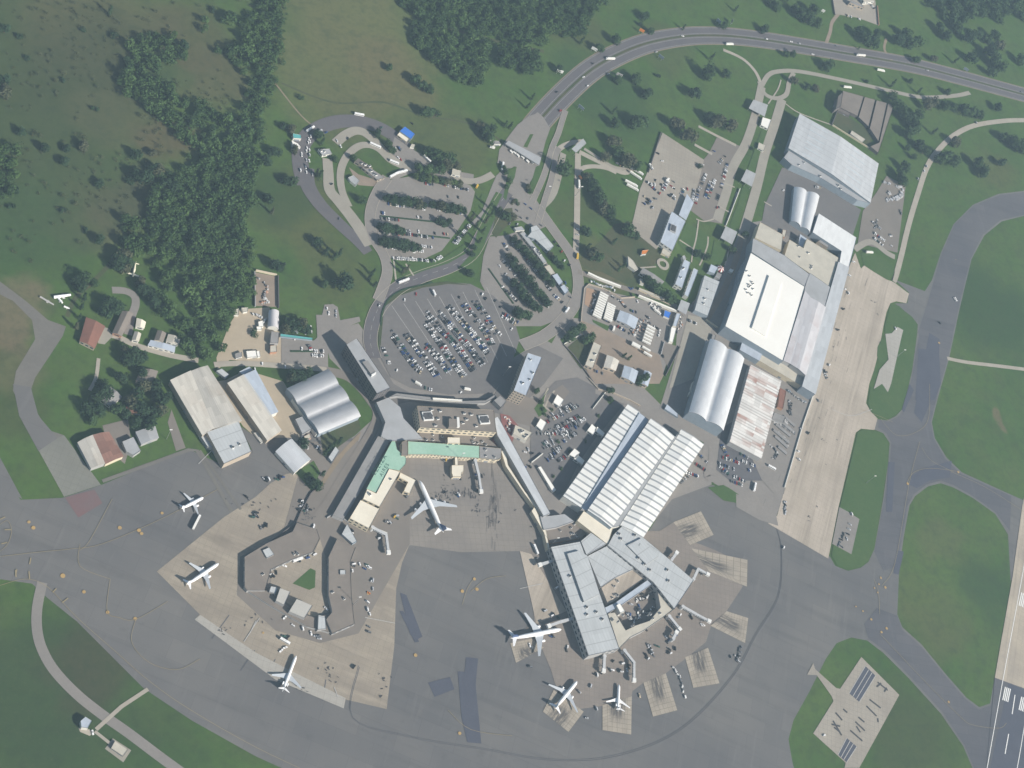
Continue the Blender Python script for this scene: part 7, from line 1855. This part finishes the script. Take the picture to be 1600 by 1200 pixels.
TREES = [  # area, leaf, entries x,y,radius m (t = slender, b = bush)
    ('on the lawn north of the motorway bend', 'leaf_mid', '1010,24,8 1002,37,4 1018,47,6 919,35,5 909,64,7t 938,72,9 963,60,8 1068,44,5t 1132,38,8 1150,14,6t 874,106,7 1196,44,9'),
    ('on the dry field in the north', 'leaf_mid', '610,104,6 652,122,9 662,132,8 673,138,8 667,172,10 680,178,10b 470,152,5b'),
    ('on the lawn inside the motorway bend', 'leaf_mid', '995,120,10 966,123,7 1012,144,9 1110,112,13 1136,115,8 1089,143,11 1112,90,7t 1030,118,4 960,174,7t 1000,187,14 961,192,8'),
    ('on the lawn beside the lorry park', 'leaf_olive', '1060,193,11 1079,208,13 1109,180,9 1124,186,11 1143,194,11 1115,190,9'),
    ('on the lawn west of the lorry park', 'leaf_mid', '960,218,10 970,234,11 985,248,12 995,258,9 948,243,8 884,262,12 929,284,9 938,303,10 945,322,10 957,334,9 917,274,7 922,277,9 927,291,10 933,295,9 940,312,10 951,328,10 935,308,8'),
    ('near the toll plaza', 'leaf_mid', '832,152,6t 825,166,6t 757,205,8 765,214,8 772,200,7 752,197,7 790,194,7t 797,197,6t 792,268,5 797,280,5 793,290,5 788,260,5 826,290,5 828,298,4 802,316,5b'),
    ('among the trees beyond the motorway', 'leaf_mid', '1253,20,11 1266,26,12 1279,32,11 1272,14,10 1242,12,7 1215,8,9 1355,58,12 1343,47,10 1365,66,11 1370,52,9 1408,60,12 1425,66,12 1418,50,11 1436,62,10'),
    ('north of the straight motorway', 'leaf_mid', '1296,100,11 1230,84,6 1240,84,6 1342,75,4t 1434,93,8 1461,91,8 1494,95,8t 1520,88,11 1548,78,12 1557,92,13 1566,104,12 1552,112,10 1597,92,10 1500,42,11 1517,56,12 1530,52,11 1545,60,10 1470,40,11 1482,52,12 1556,55,11 1564,70,10'),
    ('between motorway and the grey north-east hangar', 'leaf_mid', '1241,126,7 1262,136,5 1276,136,7 1355,126,4 1394,132,7t 1424,125,6 1436,143,6t 1483,141,8'),
    ('on the long lawn east of the ruined shed', 'leaf_mid', '1398,148,10 1404,162,11 1413,172,12 1425,184,12 1432,196,11 1421,206,10 1440,176,11 1450,162,10 1462,158,10 1478,164,10 1490,166,9 1508,170,11 1521,172,11 1533,178,10 1562,166,9'),
    ('along the curved pale road', 'leaf_mid', '1440,224,10 1447,234,9 1420,230,6 1430,244,6 1417,260,9 1412,280,10 1408,270,8 1460,206,8t 1496,218,11 1480,245,12 1492,250,11 1470,248,9 1530,254,10 1542,264,10 1538,272,8 1567,254,8 1572,212,10 1584,220,12 1596,228,12 1608,234,11'),
    ('on the great lawn west of the round car park', 'leaf_dark', '497,376,7 510,394,8t 523,400,8t 530,396,7t 425,330,6t 433,412,9 442,418,9t 507,443,6 541,440,12 578,434,7t 586,444,6t 583,426,6t 455,200,7 447,280,8 420,308,7 444,195,6 430,235,8 418,248,8'),
    ('on the lawn south of the white vaulted store', 'leaf_dark', '452,505,8 462,508,9 472,505,8 480,512,8 445,512,7'),
    ('around the western loop', 'leaf_mid', '497,207,7 503,222,7t 461,232,6 500,274,8t 495,270,6t 590,207,6 608,224,6 613,232,6 672,235,9 682,240,10 695,245,10 706,246,10 700,256,9 715,257,7 690,262,8 655,262,8 668,265,8 680,266,6 568,311,7 552,245,5 458,283,7 524,247,5'),
    ('in the top hedge row of the western car park', 'leaf_bright', '650,275,6 660,277,7 670,278,7 680,279,7 690,281,7 700,283,7 710,285,7 720,286,7'),
    ('in the upper tree row of the western car park', 'leaf_dark', '607,308,8 616,310,9 626,312,9 636,314,9 646,315,9 655,317,9 663,318,7 678,318,8 688,320,9 698,322,9 708,324,9 718,326,9 725,328,7'),
    ('in the middle tree row of the western car park', 'leaf_dark', '595,352,7 604,354,9 613,355,9 622,358,9 629,360,7 688,345,7 695,348,7 701,346,6'),
    ('in the lower tree row of the western car park', 'leaf_dark', '598,375,8 607,377,9 616,379,9 626,381,9 636,382,9 645,384,9 652,385,7'),
    ('on the triangular lawns between the car parks', 'leaf_mid', '738,340,7t 745,350,6t 760,345,6t 768,335,6t 766,322,6t 755,360,6t 750,376,6t 718,365,5t 726,368,5t 735,425,7 630,424,6t 636,420,6t 738,396,5 793,337,8 800,336,8 780,327,4 808,316,5b 740,385,5'),
    ('in the left tree row of the tree-lined car park', 'leaf_dark', '804,440,8 812,449,9 820,458,9 826,466,9 833,474,9 840,482,8 809,487,9 818,490,9 827,492,8'),
    ('in the middle tree row of the tree-lined car park', 'leaf_dark', '797,400,7 805,409,9 812,418,9 820,427,9 828,436,9 836,446,9 844,456,9 851,465,8 856,473,7'),
    ('in the right tree row of the tree-lined car park', 'leaf_dark', '804,373,7 812,381,8 820,389,8 828,398,8 835,406,8 841,414,8 848,423,8 855,432,8 862,441,7 868,403,6 874,410,6 880,417,5 862,396,6'),
    ('in the small gardens around the container yard', 'leaf_mid', '918,360,8 934,400,10 928,393,9 918,388,7t 986,358,12 994,366,8 980,352,8 960,378,7t 968,420,6t 975,415,6t 1012,435,8 1020,440,9 1030,450,8 1044,462,9 1052,468,7 927,525,7 908,510,8 900,515,8 893,525,8 918,530,7 983,560,5t 975,556,5t 1008,590,7 1000,595,6 955,610,6'),
    ('in the planters of the middle car park', 'leaf_mid', '851,648,3b 862,640,3b 905,653,3b 936,650,3b 864,744,3b 877,732,3b 941,757,3b 846,627,4 954,622,5 872,690,3b 890,705,3b 915,690,3b 840,610,4 850,640,4b'),
    ('along the green strip of the footpath', 'leaf_mid', '1165,365,5 1145,390,6 1106,400,6 1090,395,6 1168,280,4b 1175,232,4b 1094,260,5b'),
    ('in the shady village gardens', 'leaf_dark', '172,470,9 182,478,9 165,485,8 208,554,9 200,560,9 215,562,8 225,555,7 195,548,6 150,620,9 165,612,9 140,635,9 155,640,9 185,640,8 205,625,9 215,615,9 230,600,9 222,640,9 240,645,9 235,660,8 250,640,9 250,620,9 245,600,8 160,600,8 262,620,7 145,655,7 212,660,7 198,645,7 222,580,7 190,590,7'),
    ('by the ring road south of the silver hangar', 'leaf_dark', '495,755,8 485,745,7 505,740,6t 515,700,6t 522,695,6t 530,690,6t 508,708,6t 476,690,7 470,586,9 482,582,8 460,585,8 455,590,7 400,520,7b'),
    ('beside the western field tracks', 'leaf_dark', '135,432,8 122,440,8 128,448,7 132,466,6t 128,480,6t 125,495,6t 120,510,6t 155,372,7 195,398,9 188,402,9 182,412,9 200,408,8 196,420,7 220,440,7 225,450,8 235,455,8 240,470,8 147,440,6 134,360,5b 100,330,6b 18,322,5b'),
    ('scattered on the scrubland', 'leaf_dark', '213,270,9 226,276,9 243,262,9 250,266,8 106,230,6 132,226,7 70,230,6 100,250,6 35,205,6 178,55,6b 172,18,7t 42,90,5b 130,46,5b 8,44,7 30,57,5b 97,125,5b 148,170,5b 215,240,7 240,238,6 157,285,6 203,283,6b 262,285,8 272,292,8 5,125,9 10,140,9 25,295,6 230,75,5b 287,70,7 200,92,6 330,15,6b 360,22,7'),
]
def fmt(area, kind): return {'round': 'round tree', 'tall': 'slender tree', 'bush': 'low bush'}[kind]+' '+area
for area, lf, s_ in TREES:
    it = []
    for e in s_.split():
        kind = 'round'
        if e[-1] == 't': kind, e = 'tall', e[:-1]
        elif e[-1] == 'b': kind, e = 'bush', e[:-1]
        x, y, r = [float(v) for v in e.split(',')]
        it.append((x, y, r, kind))
    for kind in ('round', 'tall', 'bush'):
        sub = sorted([i for i in it if i[3] == kind])
        for k, (x, y, r, kd) in enumerate(sub):
            lb = fmt(area, kind)
            if len(sub) > 1:
                lb = (NTH[k] if k < len(NTH) else '%dth from left' % (k+1))+' '+lb
            l2 = lf if rt_.random() < .65 else rt_.choice(['leaf_mid', 'leaf_dark', 'leaf_olive'])
            tree((x, y), r*.98 if ' row ' in area else r*1.15 if kind != 'tall' else r*.75, kd, l2, lb, 'trees '+area)

# woods that read as one mass: merged leaf clumps
import numpy as np
import mathutils.noise as mn
def inside(p, poly):
    c = False; n = len(poly)
    for i in range(n):
        a, b = poly[i], poly[i-1]
        if (a[1] > p[1]) != (b[1] > p[1]) and p[0] < (b[0]-a[0])*(p[1]-a[1])/(b[1]-a[1])+a[0]:
            c = not c
    return c
def wood(name, label, polys, spacing, rmin, rmax, mat, nleaf, seed, thin=0.0, holes=(), kinds=('round',), clump=0.0):
    rr = random.Random(seed)
    protos = []
    for kd in kinds:
        for v in range(4):
            mm = crown(kd, rr, nleaf)
            protos.append(np.array(mm.v, dtype=np.float64))
    V = []
    for pl in polys:
        w = [W(p)[:2] for p in pl]
        xs = [p[0] for p in w]; ys = [p[1] for p in w]
        y = min(ys)
        while y < max(ys):
            x = min(xs)
            while x < max(xs):
                q = (x+rr.uniform(-.45, .45)*spacing, y+rr.uniform(-.45, .45)*spacing)
                x += spacing
                nz = mn.noise(Vector((q[0], q[1], seed*7.3))*.022)+.5*mn.noise(Vector((q[0], q[1], seed*3.1))*.06)
                if not inside(q, w) or rr.random() < thin+max(0, clump*(.12-nz)) or any((q[0]-h[0])**2+(q[1]-h[1])**2 < h[2]**2 for h in holes):
                    continue
                r = rr.uniform(rmin, rmax)*(1 if rr.random() > .15 else 1.3)
                a = rr.uniform(0, 6.28); ca, sa = math.cos(a), math.sin(a)
                P_ = protos[rr.randrange(len(protos))]*r
                o_ = np.empty_like(P_)
                o_[:, 0] = P_[:, 0]*ca-P_[:, 1]*sa+q[0]
                o_[:, 1] = P_[:, 0]*sa+P_[:, 1]*ca+q[1]
                o_[:, 2] = P_[:, 2]*rr.uniform(.75, 1.25)
                V.append(o_)
            y += spacing
    V = np.concatenate(V); nq = len(V)//4
    me = bpy.data.meshes.new(name)
    me.vertices.add(len(V)); me.vertices.foreach_set('co', V.ravel())
    me.loops.add(nq*4); me.loops.foreach_set('vertex_index', np.arange(nq*4, dtype=np.int32))
    me.polygons.add(nq); me.polygons.foreach_set('loop_start', np.arange(nq, dtype=np.int32)*4)
    try: me.polygons.foreach_set('loop_total', np.full(nq, 4, dtype=np.int32))
    except Exception: pass
    me.materials.append(MATS[mat]); me.update(); me.validate()
    o = bpy.data.objects.new(name, me); COL.objects.link(o)
    return tag(o, label, 'wood', None, 'stuff')
def hol(*l): return [(*W((x, y))[:2], r) for x, y, r in l]
wood('wood', 'dense dark wood north of the toll plaza', [P('f', '600,-30 960,-30 940,5 905,60 884,66 862,50 855,64 845,80 800,70 760,60 720,48 690,40 660,40 640,22 625,12'),
     P('f', '640,38 660,34 700,50 740,58 765,66 770,80 762,105 758,125 750,138 735,140 718,136 700,122 680,105 655,85 640,60'), P('f', '772,80 800,76 845,84 850,105 845,118 815,116 790,112 775,100')], 8.5, 4.8, 9.5, 'leaf_wood', 300, 2)
wood('wood', 'dense wood along the west side of the dry field', [P('f', '400,-30 445,-30 440,40 434,90 426,140 410,205 398,270 385,330 380,380 340,400 300,395 290,330 310,270 350,230 380,170 395,110 370,80 390,40'),
     P('f', '195,70 240,50 275,60 290,95 270,130 280,160 330,170 355,190 330,260 290,300 285,380 245,380 225,330 238,290 280,262 300,235 262,200 230,175 195,150 185,120 205,100'), P('f', '300,35 350,28 390,40 385,120 350,105 330,70'), P('f', '275,285 330,240 385,200 400,240 390,330 375,385 300,398 245,385 235,340'), P('f', '0,225 25,235 22,310 -10,320'), P('f', '190,340 235,330 245,385 200,392')], 9, 4.5, 9.8, 'leaf_wood', 280, 5, .0, hol((330, 125, 45), (350, 60, 25), (265, 120, 18)), ('round',), .45)
wood('wood', 'dark wood around the village and sandy yard', [P('f', '240,370 290,385 275,430 270,500 262,515 245,490 248,440'), P('f', '300,370 380,375 410,395 392,412 398,440 390,455 396,470 368,478 352,520 342,560 312,562 305,530 322,500 300,470 302,420'), P('f', '268,515 300,500 310,540 330,565 300,560 280,545'), P('f', '285,395 305,400 300,470 320,500 305,505 285,480'), P('f', '175,375 235,375 245,420 225,440 205,395')], 8.5, 5, 9.5, 'leaf_wood', 300, 8, .05, hol((209, 424, 22), (212, 440, 14)), ('round',), .7)
wood('wood', 'wood at the north-east corner beyond the motorway', [P('f', '1440,-30 1640,-30 1640,30 1600,36 1575,25 1565,40 1545,30 1510,32 1490,45 1460,30 1445,20'), P('f', '1190,-30 1240,-30 1235,5 1200,14')], 9.5, 5.5, 10.5, 'leaf_mid', 300, 12, .05, (), ('round',), .8)
wood('scrub', 'scattered scrub bushes on the western rough ground', [P('f', '-30,-20 190,-20 190,140 230,180 270,210 270,260 225,290 215,330 235,370 160,380 100,420 40,410 -30,370')], 10.5, 1.3, 4.6, 'leaf_scrub', 70, 21, .15, (), ('bush', 'round'), 2.5)
wood('scrub', 'loose scrub between the western woods', [P('f', '190,-20 400,-20 395,40 340,30 290,60 190,60'), P('f', '250,130 380,100 385,180 300,230 260,200')], 10.5, 1.3, 4.2, 'leaf_scrub', 70, 22, .2, (), ('bush', 'round'), 2.5)
wood('scrub', 'straggling hedge line down the west edge of the dry field', [P('f', '440,10 452,12 446,60 440,110 432,108 436,60')], 8, 2.5, 5, 'leaf_wood', 110, 31, .1, (), ('bush', 'round'))
# ---------------------------------------------------------------- camera, light, air
cam = bpy.data.cameras.new('camera'); co = bpy.data.objects.new('camera', cam); COL.objects.link(co)
cam.sensor_width = 36; cam.lens = F/1600*36; cam.clip_start = 1; cam.clip_end = 30000
X, Y, Zv = e1, -e2, -dn
M3 = Matrix(((X.x, Y.x, Zv.x), (-X.y, -Y.y, -Zv.y), (-X.z, -Y.z, -Zv.z)))   # place -> camera axes
co.matrix_world = Matrix.Translation((0, 0, HC)) @ M3.transposed().to_4x4()
S.camera = co
EL, AZX, AZY = SUN_EL, 0.61, -0.79
ln = math.hypot(AZX, AZY)
sv = Vector((AZX/ln*math.cos(math.radians(EL)), AZY/ln*math.cos(math.radians(EL)), math.sin(math.radians(EL))))
sun = bpy.data.lights.new('sun', 'SUN'); so = bpy.data.objects.new('sun', sun); COL.objects.link(so)
sun.energy = SUN_E; sun.angle = math.radians(.5); sun.color = (1, .935, .84)
so.rotation_euler = sv.to_track_quat('Z', 'Y').to_euler()
wd = bpy.data.worlds.new('World'); S.world = wd; wd.use_nodes = True
nt = wd.node_tree; bg = nt.nodes['Background']
sk = nt.nodes.new('ShaderNodeTexSky'); sk.sky_type = 'NISHITA'; sk.sun_disc = False
sk.sun_elevation = math.radians(EL); sk.sun_rotation = math.atan2(sv.x, sv.y); sk.altitude = 20; sk.air_density = 1.2; sk.dust_density = 1.5
nt.links.new(sk.outputs[0], bg.inputs[0]); bg.inputs[1].default_value = SKY
if HAZE > 0:
    m = MB(); m.box(-4000, 6000, -4000, 6000, -1.5, HC+15, bottom=True)
    hm = bpy.data.materials.new('haze'); hm.use_nodes = True
    t = hm.node_tree; t.nodes.clear()
    o_ = t.nodes.new('ShaderNodeOutputMaterial'); pv = t.nodes.new('ShaderNodeVolumePrincipled')
    pv.inputs['Density'].default_value = HAZE; pv.inputs['Color'].default_value = (.56, .8, 1, 1); pv.inputs['Anisotropy'].default_value = 0.0
    t.links.new(pv.outputs[0], o_.inputs['Volume'])
    hz = m.build('haze', hm); hz['kind'] = 'stuff'; hz['label'] = 'thin blue haze in the air'
    try: hm.volume_intersection_method = 'FAST'
    except Exception: pass
S.render.engine = 'CYCLES'
S.cycles.volume_bounces = 0
S.cycles.max_bounces = 6
S.view_settings.view_transform = 'Standard'; S.view_settings.look = 'None'; S.view_settings.exposure = EXPO; S.view_settings.gamma = 1
